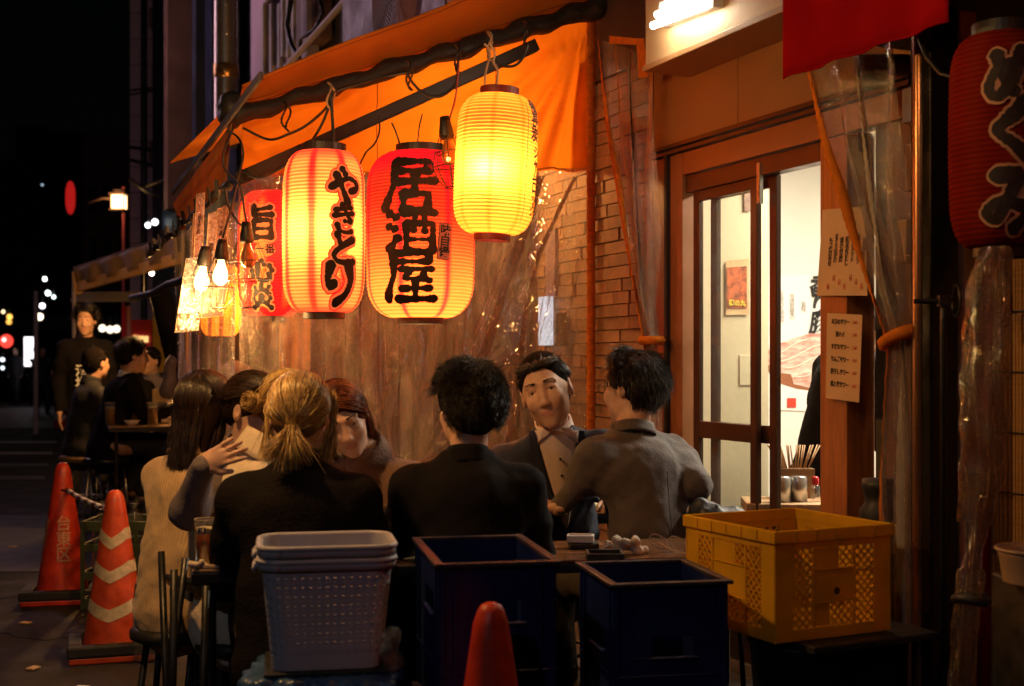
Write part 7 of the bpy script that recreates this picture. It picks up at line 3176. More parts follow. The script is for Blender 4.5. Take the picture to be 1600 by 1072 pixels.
def cone(label, p, rz, H=0.70, m=M_cone, bands=False, kanji=True, base=True, r0=0.135, rt=0.034):
    t = thing('traffic_cone', label, 'traffic cone', p, rz)
    rad = lambda z: r0 + (rt - r0) * ((z - 0.03) / (H - 0.03))
    prof = [(r0 + 0.01, 0.028), (r0, 0.036)]
    for k in range(13):
        z = 0.04 + (H - 0.045 - 0.04) * k / 12
        prof.append((rad(z), z))
    prof += [(rt * 0.93, H - 0.018), (rt * 0.70, H - 0.006), (rt * 0.35, H), (0.0001, H + 0.001)]
    mb = MB(True)
    mb.lathe(prof, n=40)
    mb.build('cone_body', m, t, True)
    mb = MB()
    mb.box((0, 0, 0.015), (0.37, 0.37, 0.028))
    mb.build('base_plate', m, t, True, bevel=0.006)
    if base:
        mb = MB()
        for (x, y, w, d) in ((0, -0.162, 0.385, 0.06), (0, 0.162, 0.385, 0.06), (-0.162, 0, 0.06, 0.264), (0.162, 0, 0.06, 0.264)):
            mb.box((x, y, 0.052), (w, d, 0.046))
        mb.build('rubber_weight', M_rubber, t, True, bevel=0.008)
    if bands:
        for k, (z0, hh) in enumerate(((0.175, 0.052), (0.335, 0.050), (0.475, 0.048))):
            mb = MB(True)

            def bf(i, j, z0=z0, hh=hh):
                an = 2 * math.pi * i
                v_ = abs(((an - math.pi * 1.5 + 0.25 + math.pi) % (2 * math.pi)) - math.pi) / math.pi
                z = z0 + hh * j + 0.040 * (min(1, v_ * 3.2)) - 0.02 + 0.02 * 0
                r = rad(z) + 0.0022
                return Vector((r * math.cos(an), r * math.sin(an), z))
            mb.grid(bf, 80, 3)
            mb.build('reflective_band', M_refl, t, True)
    if kanji:
        for az in (0.18, -1.25):
            me = text_mesh('台\n東\n区', size=0.085, bold=0.0012, line=0.95, sub=0.02, depth=0)
            vs = []
            for v in me.vertices:
                x, y = v.co.x, v.co.y
                z = 0.325 + y * 0.98
                r = rad(z) + 0.002
                an = -math.pi / 2 + az + x * 0.95 / r
                vs.append((r * math.cos(an), r * math.sin(an), z))
            me2 = bpy.data.meshes.new('writing')
            me2.from_pydata(vs, [], [tuple(q.vertices) for q in me.polygons])
            me2.materials.append(pbr('faded_white_print', (0.55, 0.30, 0.20), 0.6, var=0.3, scale=50))
            link('writing', me2, t, True)
    return t


pA = G(180, 5.48)
cone('orange red traffic cone with three white bands, second from the left', pA, R(18), 0.70, M_conea, True, False)
pB = G(98, 6.72)
cone('red traffic cone with faded white kanji at the left', pB, R(12), 0.72, M_cone, False, True)
pC = G(767, 2.86)
cone('red traffic cone in front of the navy crates, only its top visible', pC, R(30), 0.712, M_cone, False, False, True, 0.135, 0.033)
# bar between the cones
br = thing('cone_bar', 'black and white striped bar linking the two cones', 'bar', (pA + pB) / 2 + Vector((0, 0, 0.5)))
a = P(104, 765, 6.7)
b = P(172, 797, 5.5)
n = 12
for k in range(n):
    mb = MB()
    p0, p1 = a.lerp(b, k / n), a.lerp(b, (k + 0.98) / n)
    s0 = Vector((0, 0, -0.012 * math.sin(math.pi * k / n)))
    s1 = Vector((0, 0, -0.012 * math.sin(math.pi * (k + 1) / n)))
    mb.cyl(p0 + s0, p1 + s1, 0.013, n=10)
    mb.build('stripe', M_white if k % 2 else pbr('bar_black_yellow', (0.12, 0.05, 0.01), 0.4), br)
for (p, q) in ((a, 0.034), (b, 0.042)):
    mb = MB()
    mb.tube([Vector((p.x + q * math.cos(t), p.y + 0.0 + q * math.sin(t), p.z)) for t in np.linspace(0, 6.283, 17)[:-1]], 0.006, 6, True)
    mb.build('ring', M_black, br)

# water bottles beside the cone
def bottle(label, p, H=0.33, r=0.052, tint=None, lid=True):
    t = thing('water_bottle', label, 'bottle', p)
    mb = MB(True)
    prof = [(0.0001, 0.004), (r * 0.8, 0.0), (r, 0.012)]
    for k in range(1, 22):
        z = 0.012 + (H * 0.62) * k / 22
        prof.append((r * (1 - 0.05 * (1 if k % 3 == 0 else 0)), z))
    prof += [(r, H * 0.68), (r * 0.86, H * 0.78), (r * 0.55, H * 0.87), (r * 0.28, H * 0.92), (r * 0.27, H * 0.95)]
    mb.lathe(prof, n=28)
    mb.build('clear_shell', M_clearp, t, True)
    mb = MB(True)
    mb.lathe([(0.0001, 0.006), (r * 0.93, 0.008), (r * 0.93, H * 0.55), (0.0001, H * 0.55)], n=20)
    mb.build('water', M_glass2, t, True)
    mb = MB()
    mb.lathe([(r * 0.31, H * 0.935), (r * 0.31, H), (0.0001, H)], n=16, cap=False)
    mb.build('cap', M_blackp, t, True)
    return t


bottle('large clear bottle of water on the ground right of the banded cone', G(228, 5.35), 0.36, 0.056)
gc = thing('green_crate', 'dull green bottle crate behind the banded cone', 'crate', G(205, 6.6))
cz = 0.44
q = G(205, 6.6)
mb = MB()
for (x, y, w, d) in ((0, -0.15, 0.42, 0.015), (0, 0.15, 0.42, 0.015), (-0.2025, 0, 0.015, 0.285), (0.2025, 0, 0.015, 0.285)):
    for zz, hh in ((0.03, 0.05), (0.17, 0.04), (0.31, 0.04), (0.42, 0.05)):
        mb.box(q + Vector((x, y, zz)), (w, d, hh))
mb.build('rails', pbr('dull_green_plastic', (0.045, 0.06, 0.022), 0.5, var=0.3), gc, bevel=0.003)
for x in (-0.2, -0.07, 0.07, 0.2):
    for y in (-0.152, 0.152):
        mb = MB()
        mb.box(q + Vector((x, y, 0.22)), (0.02, 0.01, 0.44))
        mb.build('upright', pbr('dull_green_plastic', (0.045, 0.06, 0.022), 0.5, var=0.3), gc)
for k, x in enumerate((-0.13, 0.02, 0.15)):
    b = bottle(['left', 'middle', 'right'][k] + ' one of three big clear bottles standing in the green crate', q + Vector((x, -0.02, 0.10)), 0.42, 0.062)
# ------------------------------------------------------------------ bulbs added inside the lean-to to backlight the canvas


def fill_bulb(label, p, power):
    t = thing('fill_bulb_lamp', label, 'lamp', p)
    mb = MB()
    mb.lathe([(0.0001, 0.06), (0.016, 0.06), (0.018, 0.0), (0.0001, 0.0)], n=12)
    mb.tube([(0, 0, 0.05), (0, 0, 0.20)], 0.003, 5)
    mb.build('socket', M_blackp, t, True)
    mb = MB(True)
    mb.lathe([(0.013, 0.0), (0.028, -0.04), (0.028, -0.055), (0.015, -0.075), (0.0001, -0.08)], n=14)
    mb.build('bulb', emit('fill_bulb', (1.0, 0.62, 0.25), 5), t, True)
    point('bulb_light', Vector(p) + Vector((0, 0, -0.12)), power, WARM, 0.04, t)


fill_bulb('bulb added under the canvas roof near the wall to backlight the orange panel', F(6.25, 0.55, 2.42), 60)
fill_bulb('bulb added under the canvas roof deeper inside to brighten the lean-to', F(6.95, 0.45, 2.50), 30)
for x_ in range(1):
    yc = thing('yellow_glow_cloth', 'yellow cloth added behind the vinyl below the lanterns for its warm glow', 'cloth', F(6.55, 1.2, 1.1))  # cloth added in place of the yellow glow behind the vinyl
    mb = MB(True)
    mb.grid(lambda i, j: P(436 + 50 * i, 470 + 125 * j, 7.0) + Vector((0, 0.03 * math.sin(i * 11), 0)), 24, 10)
    mb.build('fabric', cloth_light('yellow_glow_cloth', (0.95, 0.50, 0.05), 0.5, var=0.2), yc, solid=0.002)
    mb = MB()
    mb.cyl(P(432, 470, 7.0), P(490, 470, 7.0), 0.012)
    mb.build('rod', M_blackp, yc)

cs = thing('fill_street_lamp', 'unseen cool white lamp added on a pole behind the camera as front fill', 'street lamp', (-3.2, -4.0, 0))  # added lamp out of view, cool fill for the front faces
mb = MB()
mb.tube([(-3.2, -4, 0), (-3.2, -4, 4.5), (-3.0, -3.8, 4.8), (-2.6, -3.5, 4.85)], 0.05, 8)
mb.build('pole', M_black, cs)
mb = MB()
mb.box((-2.5, -3.4, 4.82), (0.5, 0.2, 0.06), 0.6)
mb.build('head', emit('fill_lamp_head', (0.85, 0.88, 1.0), 3), cs, bevel=0.01)
point('lamp_light', (-2.5, -3.4, 4.7), 75, (0.80, 0.84, 1.0), 0.12, cs)
fill_bulb('unseen bulb added above the tables to light the women', (-1.15, 3.35, 2.36), 74)  # this bulb and the next are added above the view for light
fill_bulb('unseen bulb added above the crates to light them', (0.55, 2.85, 2.30), 7)

# ------------------------------------------------------------------ lantern added out of view at right, warm fill for the crates
nl = lantern('striped lantern added beyond the right edge as warm fill light', Vector((1.75, 1.75, 2.05)), 0.17, 0.6, 0.5, col_yaki, LM, nrib=24)
point('bulb_light', (1.75, 1.75, 2.0), 5, (1.0, 0.5, 0.22), 0.05, nl)

ns = thing('mauve_fill_sign', 'tall mauve glowing board added out of view to light the upper walls', 'sign', (-6.5, 13, 4))  # added glowing board out of view, brightens the dark upper buildings
mb = MB()
mb.box((-6.5, 13, 5.2), (0.25, 1.0, 2.6))
mb.build('light_face', emit('mauve_fill', (0.95, 0.58, 0.74), 8), ns, bevel=0.02)
mb = MB()
mb.box((-6.68, 13, 3.4), (0.1, 0.1, 6.8))
mb.build('post', M_black, ns)

# ------------------------------------------------------------------ upper storeys along the street
ub = thing('terrace_building', 'dark upper storey above the orange canvas with mauve window frames', 'building', F(8, 0.2, 0))
mb = MB()
fbox(mb, 9.5, 13.0, -0.6, 0.05, 2.62, 9)
mb.build('wall', M_dark, ub)
mb = MB()
fbox(mb, 9.5, 22.0, -0.6, 0.0, 0, 2.6)
mb.build('lower_wall', M_dark, ub)
# window bay with pale frames around px 400-450
w0 = FP(446, 150, 0.12)


def fpb(mb, px0, px1, py0, py1, v, dep):
    """box on the plane v spanning the photo columns px0..px1 at heights seen at px0"""
    u0, u1 = U(px0, v), U(px1, v)
    z1 = FP(px0, py0, v).z
    z0 = FP(px0, py1, v).z
    fbox(mb, u1, u0, v - dep, v, z0, z1)


mb = MB()
fpb(mb, 392, 462, -60, 150, 0.10, 0.1)
mb.build('bay_wall', M_mauve, ub)
wf = None
for (a0, a1, y0, y1) in ((408, 436, 8, 120), (438, 458, -40, 90)):
    mb = MB()
    fpb(mb, a0, a0 + 3, y0, y1, 0.16, 0.05)
    fpb(mb, a1 - 3, a1, y0, y1, 0.16, 0.05)
    fpb(mb, a0, a1, y0, y0 + 3, 0.158, 0.05)
    fpb(mb, (a0 + a1) / 2 - 1.5, (a0 + a1) / 2 + 1.5, y0, y1, 0.155, 0.05)
    w = mb.build('window', pbr('pale_frame', (0.5, 0.46, 0.44), 0.5), ub)
    mb = MB()
    fpb(mb, a0 + 1, a1 - 1, y0 + 2, y1, 0.13, 0.02)
    mb.build('pane', pbr('dark_pane', (0.03, 0.02, 0.025), 0.1), w)
for i, (a0, a1, m, v, y0, y1) in enumerate(((463, 470, M_brown, 0.2, -60, 120), (470, 480, M_mauve2, 0.22, -60, 95), (482, 500, M_brown, 0.18, -60, 75))):
    mb = MB()
    fpb(mb, a0, a1, y0, y1, v, 0.1)
    mb.build('pilaster', m, ub)
# gutters and diagonal pipes
for k, (pts, r, lab) in enumerate(((((355, 205), (420, 135), (480, 68), (540, 0), (580, -45)), 0.03, 'grey downpipe climbing diagonally beside the mauve windows'),
                                   (((645, 52), (700, 6), (760, -45)), 0.03, 'grey pipe crossing above the orange canvas near the fan unit'))):
    mb = MB()
    mb.tube([FP(x, y, 0.55) for x, y in pts], r * 0.8, 10)
    tag(mb.build('drain_pipe', M_mauve2, None), lab, 'pipe')
for k, pts in enumerate((((455, 0), (448, 40), (455, 70), (470, 95), (480, 108)), ((500, 0), (505, 20), (492, 45), (470, 60), (468, 90)), ((425, 130), (430, 118), (450, 108), (470, 112)), ((424, 132), (420, 120), (436, 108), (462, 115), (478, 120)))):
    mb = MB()
    mb.tube([FP(x, y, 0.5) for x, y in pts], 0.014 if k else 0.02, 6)
    tag(mb.build('black_hose', M_cable, None), ['thickest black hose hanging by the mauve window', 'black hose curling beside the grey downpipe', 'short black hose loop at the canvas top', 'lowest black hose loop touching the canvas top'][k], 'hose')
# air conditioner with round fan grille
ac = thing('air_conditioner', 'outdoor air conditioner with a round wire grille above the canvas', 'air conditioner', FP(600, 60, 0.6))
u0, u1 = U(535, 0.6), U(690, 0.6)
cu_, cz_ = (U(615, 0.6)), FP(615, 20, 0.6).z + 0.15
mb = MB()
fbox(mb, U(690, 0.6), U(530, 0.6), 0.15, 0.58, cz_ - 0.42, cz_ + 0.6)
mb.build('casing', pbr('ac_dark', (0.06, 0.03, 0.03), 0.5, var=0.3), ac, bevel=0.01)
mb = MB()
for k in range(16):
    r_ = 0.04 + 0.026 * k
    mb.tube([F(cu_ + r_ * math.cos(a), 0.595, cz_ + r_ * math.sin(a)) for a in np.linspace(0, 6.283, 41)[:-1]], 0.004, 4, True)
tag(mb.build('wire_grille', pbr('grille_brown', (0.22, 0.15, 0.13), 0.5), ac), kind='stuff')
# steel exhaust duct
du = thing('exhaust_duct', 'shiny vertical exhaust duct with a band, above the low end of the canvas', 'duct', G(353, 11))
mb = MB(True)
q = G(353, 11)
mb.lathe([(0.10, z) for z in np.linspace(3.1, 7, 30)], q, 24)
mb.build('duct', pbr('duct_steel', (0.42, 0.36, 0.31), 0.3, 0.9, var=0.2, stretch=(1, 1, 0.2)), du)
mb = MB(True)
zb = P(353, 112, 11).z
mb.lathe([(0.102, zb - 0.06), (0.106, zb - 0.055), (0.106, zb + 0.055), (0.102, zb + 0.06)], q, 24)
mb.build('clamp_band', pbr('brass_band', (0.45, 0.25, 0.08), 0.3, 0.9), du)
mb = MB(True)
for z in np.arange(3.2, 7, 0.12):
    mb.lathe([(0.101, z), (0.1025, z + 0.003), (0.101, z + 0.006)], q, 24)
tag(mb.build('seams', M_steel, du), kind='stuff')
# dark clad building behind the duct
b2 = thing('navy_clad_building', 'dark blue black clad building front behind the steel duct', 'building', F(15, 0, 0))
mb = MB()
fbox(mb, 13.0, 22.0, -2, 0.0, 2.6, 12)
mb.build('wall', M_navyw, b2)
for k, (a0, a1, y0, y1, m, v) in enumerate(((256, 262, -40, 330, M_brown, 0.7), (264, 272, 60, 330, M_brown, 0.6), (276, 286, 90, 310, M_mauve, 0.5), (300, 306, -60, 250, M_navyw, 0.5), (318, 331, -60, 230, pbr('blue_panel', (0.02, 0.025, 0.05), 0.4), 0.4))):
    mb = MB()
    fpb(mb, a0, a1, y0, y1, v, 0.3)
    mb.build('pilaster', m, b2)
# mauve tiled tower
tw = thing('mauve_tower', 'narrow pale mauve tiled tower at the left of the shop row', 'building', G(230, 25))
qa, qb = G(203, 25), G(257, 25)
mb = MB()
wd = (qb - qa).length
mb.box(((qa.x + qb.x) / 2, 25.2, 7.0), (wd, 0.4, 14))
mb.build('core', pbr('tile_joint', (0.14, 0.10, 0.12), 0.8), tw)
tm = None
nx, nz = 2, 24
for i in range(nx):
    for k in range(nz):
        wx = wd / nx
        if tm is None:
            b = MB()
            b.box((0, 0, 0), (wx - 0.02, 0.03, 0.50 - 0.02))
            tm = bpy.data.meshes.new('tile_panel')
            tm.from_pydata(b.v, [], b.f)
            tm.materials.append(M_mauve)
        M = Matrix.Translation((qa.x + wx * (i + 0.5), 24.985 + random.uniform(-.004, .004), 0.3 + 0.5 * k))
        piece('tile_panel', tm, tw, _wm(tw).inverted() @ M)
mb = MB()
mb.cyl((G(225, 24).x, 24, 0), (G(225, 24).x, 24, 13), 0.06, n=10)
tag(mb.build('utility_pole', M_black, None), 'thin black utility pole in front of the mauve tower', 'pole')
# projecting signs and brackets by the tower
for k, (a0, a1, y0, y1, lab) in enumerate(((236, 262, 15, 46, 'small brown box sign projecting high beside the mauve tower'), (236, 266, 222, 262, 'dim brown bracket sign low beside the mauve tower'), (246, 264, 148, 215, 'tall narrow brown sign between the tower and the navy building'))):
    mb = MB()
    p, q = P(a0, y1, 23), P(a1, y0, 23)
    mb.box((p + q) / 2, (abs(q.x - p.x), 0.3, abs(q.z - p.z)))
    tag(mb.build('projecting_sign', M_brown, None, bevel=0.02), lab, 'sign')
for k, pts in enumerate((((203, 141), (250, 136), (300, 128), (340, 120)), ((203, 148), (240, 142), (290, 128)), ((203, 230), (250, 236), (275, 262)), ((203, 250), (240, 258), (280, 262)), ((228, 292), (255, 282), (285, 270)), ((203, 280), (230, 300), (262, 310)))):
    mb = MB()
    mb.tube([P(x, y, 22.5 if k < 4 else 18) for x, y in pts], 0.03 if k > 1 else 0.018, 5)
    tag(mb.build('overhead_wire', M_cable, None), ['topmost thin wire crossing the tower', 'second thin wire crossing the tower', 'sagging thick cable from the tower to the canvas corner', 'thick cable just below the sagging one', 'dark bar reaching down left from the canvas corner', 'lowest wire curving before the tower'][k], 'wire')

# ------------------------------------------------------------------ second awning with diners
aw = thing('far_awning', 'low brown awning over the far drinking tables', 'awning', G(190, 12))
A0, A1 = P(114, 418, 12.2), P(278, 362, 11.2)
B0, B1 = P(128, 436, 15.5), P(280, 384, 15.5)


def awf(i, j):
    return A0.lerp(A1, i).lerp(B0.lerp(B1, i), j)


mb = MB(True)
mb.grid(awf, 20, 6)
mb.build('canvas', pbr('brown_awning', (0.17, 0.10, 0.065), 0.8, var=0.3, scale=2), aw, solid=0.02)
mb = MB()
mb.bar(P(122, 448, 12.1), P(285, 402, 11.1), 0.04, 0.10)
mb.build('front_board', pbr('tan_board', (0.50, 0.27, 0.10), 0.6), aw, bevel=0.01)
mb = MB(True)
mb.grid(lambda i, j: P(116, 420, 12.05).lerp(P(276, 366, 11.15), i).lerp(P(121, 447, 12.1).lerp(P(281, 403, 11.1), i), j) + Vector((0, 0.02 * math.sin(i * 30), 0)), 60, 4)
mb.build('hanging_front', pbr('brown_awning_front', (0.20, 0.12, 0.08), 0.8, var=0.35, scale=4), aw, solid=0.01)
mb = MB()
mb.cyl(P(116, 424, 12.1), G(116, 12.1), 0.02)
mb.build('support_pole', M_mauve2, aw)
mb = MB()
mb.bar(P(118, 425, 12.1), P(124, 460, 12.1), 0.04, 0.06)
mb.build('bracket', pbr('tan_board', (0.50, 0.27, 0.10), 0.6), aw)
mb = MB()
mb.sheet([P(112, 472, 13.2), P(215, 472, 13.2), P(222, 456, 13.2), P(118, 456, 13.2)], 0.05)
tag(mb.build('grey_valance', pbr('grey_valance_cloth', (0.22, 0.18, 0.17), 0.8), None), 'grey hanging strip under the far awning', 'valance')
# small lights under the awning
for k, (x, y, Y, r_, col_, s_) in enumerate(((237, 427, 11.5, 0.022, (1, 0.9, 0.75), 25), (236, 398, 16, 0.045, (0.9, 1.0, 0.9), 3.0), (231, 352, 20, 0.06, (0.9, 1, 0.95), 9), (242, 347, 20, 0.07, (0.9, 1, 0.95), 9),
                                          (70, 436, 30, 0.07, (0.9, 1, 0.9), 10), (75, 458, 30, 0.08, (0.9, 1, 0.95), 12), (84, 464, 30, 0.06, (0.8, 1, 0.95), 8), (66, 478, 30, 0.09, (0.95, 0.9, 1.0), 9), (62, 495, 30, 0.12, (1, 0.85, 0.6), 6),
                                          (15, 495, 40, 0.12, (1, 0.5, 0.08), 4), (14, 503, 40, 0.12, (1, 0.45, 0.08), 3), (5, 487, 40, 0.08, (1, 0.75, 0.4), 4), (4, 562, 34, 0.08, (0.8, 0.9, 1), 4), (4, 575, 34, 0.07, (0.8, 0.9, 1), 4),
                                          (66, 289, 40, 0.05, (0.6, 0.8, 1), 1.5), (160, 513, 22, 0.09, (1, 0.85, 0.6), 4), (172, 515, 22, 0.09, (1, 0.85, 0.6), 4), (182, 514, 22, 0.09, (1, 0.85, 0.6), 4))):
    t = thing('street_light', ['round white lamp under the far awning', 'dim oval lamp above the far awning board', 'left of two round lamps before the mauve tower', 'right of two round lamps before the mauve tower', 'highest white light far down the street',
                               'white light just below the highest far one', 'pale light right of the second far one', 'lilac light in the far cluster', 'big warm light lowest in the far cluster', 'upper amber light far left', 'lower amber light far left',
                               'faint warm light at the far left edge', 'upper bluish light at the far left edge', 'lower bluish light at the far left edge', 'tiny blue light high on the dark buildings', 'left warm lamp behind the standing man', 'middle warm lamp behind the standing man', 'right warm lamp behind the standing man'][k], 'light', P(x, y, Y))
    mb = MB(True)
    mb.sphere((0, 0, 0), r_ * (0.7 if Y >= 20 else 1), 12, 8)
    mb.build('globe', emit('far_light_%d' % k, col_, s_ * 0.6), t, True)
    mb = MB()
    mb.cyl((0, 0, r_ * 0.8), (0, 0, r_ + 0.12), r_ * 0.25, n=6)
    mb.build('fitting', M_black, t, True)
# square street lantern on a thin pole
sl = thing('street_lamp', 'square glowing street lantern on a thin red pole', 'street lamp', G(193, 18))
c = P(186, 316, 18)
mb = MB()
mb.box(c, (0.17, 0.17, 0.19))
mb.build('lamp_glass', emit('street_lantern', (1.0, 0.62, 0.26), 5.5), sl, bevel=0.01)
mb = MB()
mb.box(c + Vector((0, 0, 0.11)), (0.23, 0.23, 0.02))
mb.box(c + Vector((0, 0, -0.11)), (0.21, 0.21, 0.02))
mb.box(c + Vector((0, 0, 0.145)), (0.12, 0.12, 0.05))
for sx in (-1, 1):
    for sy in (-1, 1):
        mb.box(c + Vector((sx * 0.09, sy * 0.09, 0)), (0.012, 0.012, 0.2))
mb.build('cage', M_brown, sl)
mb = MB()
mb.cyl(G(193, 18), P(193, 292, 18), 0.022)
mb.build('pole', pbr('red_pole', (0.30, 0.05, 0.06), 0.5), sl)
mb = MB()
mb.tube([c + Vector((-0.1, 0, 0.05)), P(160, 310, 18), P(138, 318, 18)], 0.018, 6)
mb.build('side_arm', M_brown, sl)
point('lamp_light', c - Vector((0, 0.3, 0)), 10, WARM, 0.1, sl)
# red half-round sign
t = thing('round_red_sign', 'glowing red round sign seen edge on, far down the street', 'sign', P(110, 308, 24))
mb = MB(True)
c = P(110, 309, 24)
mb.lathe([(0.0001, -0.32), (0.05, -0.28), (0.085, -0.15), (0.09, 0.0), (0.085, 0.15), (0.05, 0.28), (0.0001, 0.32)], c, 24)
mb.build('sign_face', emit('red_sign', (0.50, 0.012, 0.01), 0.8), t)
mb = MB()
mb.tube([c + Vector((-0.092 * math.cos(a), 0, 0.32 * math.sin(a))) for a in np.linspace(-1.5, 1.5, 14)], 0.008, 5)
mb.build('edge', M_brown, t)
# white lit panel, red lantern far away
mb = MB()
p, q = P(40, 572, 36), P(55, 527, 36)
mb.box((p + q) / 2, (q.x - p.x, 0.2, q.z - p.z))
wlp = tag(mb.build('lit_sign', emit('white_panel', (1, 0.95, 1.0), 3), None), 'white lit shop panel far down the street', 'sign')
t = thing('far_lantern', 'round red lantern glowing at the far left edge', 'lantern', P(10, 533, 34))
mb = MB(True)
mb.sphere((0, 0, 0), 0.17, 14, 10, (1, 1, 1.05))
mb.build('shade', emit('far_red', (1.0, 0.06, 0.04), 1.6), t, True)
mb = MB(True)
mb.sphere((0, -0.14, 0.03), 0.06, 10, 8)
mb.build('bulb_glow', emit('far_pink', (1, 0.4, 0.35), 4), t, True)
# pole, far cone, banners
mb = MB()
mb.cyl(G(56, 22, 0.01), P(56, 455, 22), 0.04)
tag(mb.build('thin_pole', M_mauve2, None), 'thin grey pole standing on the far pavement', 'pole')
t = thing('far_cone', 'small white banded red cone far down the street', 'traffic cone', G(95, 24, 0.012))
mb = MB(True)
mb.lathe([(0.15, 0), (0.12, 0.03), (0.035, 0.7), (0.0001, 0.71)], n=16)
mb.build('cone_body', M_cone, t, True)
for z in (0.15, 0.32, 0.48):
    mb = MB(True)
    r_ = lambda zz: 0.12 - 0.085 * (zz - 0.03) / 0.67 + 0.004
    mb.lathe([(r_(z), z), (r_(z + 0.09), z + 0.09)], n=16)
    mb.build('reflective_band', M_white, t, True)
mb = MB()
mb.box(P(92, 582, 25), (0.28, 0.05, 0.1))
tag(mb.build('sign_plate', M_post, None), 'small tan plate above the far banded cone', 'sign')
for k, (x0, x1, y0, y1, Y, m, lab) in enumerate(((190, 197, 478, 572, 14, pbr('crimson_banner', (0.40, 0.01, 0.03), 0.7), 'narrow crimson banner edge behind the far diners'), (198, 204, 478, 560, 14.1, pbr('pink_banner', (0.45, 0.22, 0.25), 0.7), 'narrow pink banner strip beside the crimson one'),
                                                (205, 237, 500, 545, 14.3, pbr('red_panel', (0.40, 0.008, 0.02), 0.6), 'red panel with small yellow dots behind the far diners'), (205, 237, 546, 572, 14.3, pbr('green_panel', (0.02, 0.06, 0.03), 0.6), 'dark green panel below the red one'),
                                                (238, 258, 495, 582, 14.5, pbr('yellow_panel', (0.55, 0.33, 0.04), 0.6), 'mustard yellow panel behind the far diners'))):
    mb = MB()
    mb.sheet([P(x0, y1, Y), P(x1, y1, Y), P(x1, y0, Y), P(x0, y0, Y)], 0.03, (0, 1, 0))
    o_ = tag(mb.build('banner', m, None), lab, 'banner')
mb = MB()
for x in (210, 216, 223, 229):
    mb.box(P(x, 530, 14.27), (0.035, 0.02, 0.07))
tag(mb.build('tiny_lights', emit('tiny_yellow', (1, 0.6, 0.2), 1.2), None), 'row of tiny warm lights on the red panel', 'lights', kind='stuff')
# things hanging dark between awning and corner board
s = SDF(0.03, 0.06)
p = P(262, 510, 9.2)
s.cap(p + Vector((-0.05, 0, 0.22)), p + Vector((0.04, 0, -0.25)), 0.09, 0.06)
s.cap(p + Vector((0.0, 0, 0.1)), p + Vector((0.06, 0, -0.3)), 0.07, 0.05)
V, Fq = s.mesh(folds(71, 0.02))
o = np_mesh('hanging_jacket', V - np.array(p), Fq, [C_black2], None)
o.location = p
tag(o, 'dark jacket hanging at the far side of the corner board', 'jacket')
s = SDF(0.03, 0.06)
p = P(268, 590, 9.0)
s.cap(p + Vector((0, 0, 0.12)), p + Vector((-0.03, 0, -0.10)), 0.05, 0.07)
V, Fq = s.mesh(folds(72, 0.02))
o = np_mesh('hanging_bag', V - np.array(p), Fq, [pbr('grey_bag', (0.20, 0.15, 0.17), 0.6)], None)
o.location = p
tag(o, 'grey plastic bag hanging below the dark jacket', 'bag')

# far table with drinks
ft = table('far drinking table crowded with small dishes and glasses', (-2.64, 9.35, 0), 0.62, 0.9, 0.80, R(20), M_ttop2)
rng = random.Random(9)
M_dish = pbr('dish_white', (0.7, 0.6, 0.5), 0.3)
labs = ['front left', 'front centre', 'front right', 'middle left', 'middle centre', 'middle right', 'back left', 'back centre', 'back right']
for k in range(9):
    p = Vector((-2.84 + 0.16 * (k % 3) + rng.uniform(-.03, .03), 9.05 + 0.22 * (k // 3), 0.80))
    if k % 2 == 0:
        g = glass_thing('glass of yellow beer at the ' + labs[k] + ' of the far table', p, 0.16, 0.04, M_beery, True)
    else:
        mb = MB(True)
        mb.lathe([(0.0001, 0.0), (0.03, 0.0), (0.06, 0.035), (0.056, 0.035), (0.03, 0.006), (0.0001, 0.006)], p, 16)
        tag(mb.build('small_bowl', M_dish, None), 'small white bowl at the ' + labs[k] + ' of the far table', 'bowl')
mb = MB()
mb.sheet([P(240, 628, 9.3), P(262, 628, 9.3), P(262, 608, 9.3), P(240, 608, 9.3)], 0.03)
tag(mb.build('menu_card', pbr('yellow_card', (0.7, 0.5, 0.2), 0.5), None), 'yellow menu card standing on the far table', 'menu')
point('far_table_light', P(225, 470, 9.6), 55, WARM, 0.05)
lp = thing('far_bulb', 'bare bulb hanging under the far awning over the drinkers', 'lamp', P(225, 462, 9.8))
mb = MB(True)
mb.sphere((0, 0, 0), 0.02, 10, 8)
mb.build('bulb', emit('far_bulb', (1, 0.7, 0.4), 8), lp, True)
mb = MB()
mb.cyl((0, 0, 0.015), (0, 0, 0.3), 0.004, n=6)
mb.build('cord', M_cable, lp, True)

# distant dark buildings
for k, (x0, x1, top, Y, m, lab) in enumerate(((-260, 28, 250, 60, M_dark, 'dark distant building at the far left edge'), (24, 66, 196, 55, pbr('olive_dark', (0.035, 0.03, 0.02), 0.8), 'dim olive building second from the far left'), (66, 132, 205, 62, M_dark, 'dim dark building behind the red round sign'),
                                              (130, 206, 210, 50, M_brown, 'dim brown building just left of the mauve tower'))):
    t = thing('distant_building', lab, 'building', G((x0 + x1) / 2, Y))
    z1 = P(x0, top, Y).z
    a, b = G(x0, Y), G(x1, Y)
    mb = MB()
    mb.box(((a.x + b.x) / 2, Y + 2, z1 / 2), (b.x - a.x, 4, z1))
    mb.build('wall', m, t)
    for r_ in range(3):
        for c_ in range(3):
            mb = MB()
            x = a.x + (b.x - a.x) * (0.2 + 0.3 * c_)
            mb.box((x, Y - 0.01, z1 * (0.35 + 0.2 * r_)), ((b.x - a.x) * 0.16, 0.06, z1 * 0.10))
            mb.build('window', pbr('dark_pane', (0.03, 0.02, 0.025), 0.1), t)
# low dark arcade / canopy line in the distance
mb = MB()
mb.box(G(90, 45, 2.6), (9, 2, 0.5))
tag(mb.build('far_canopy', M_navyw, None), 'dark blue canopy over the shops at the end of the street', 'canopy')

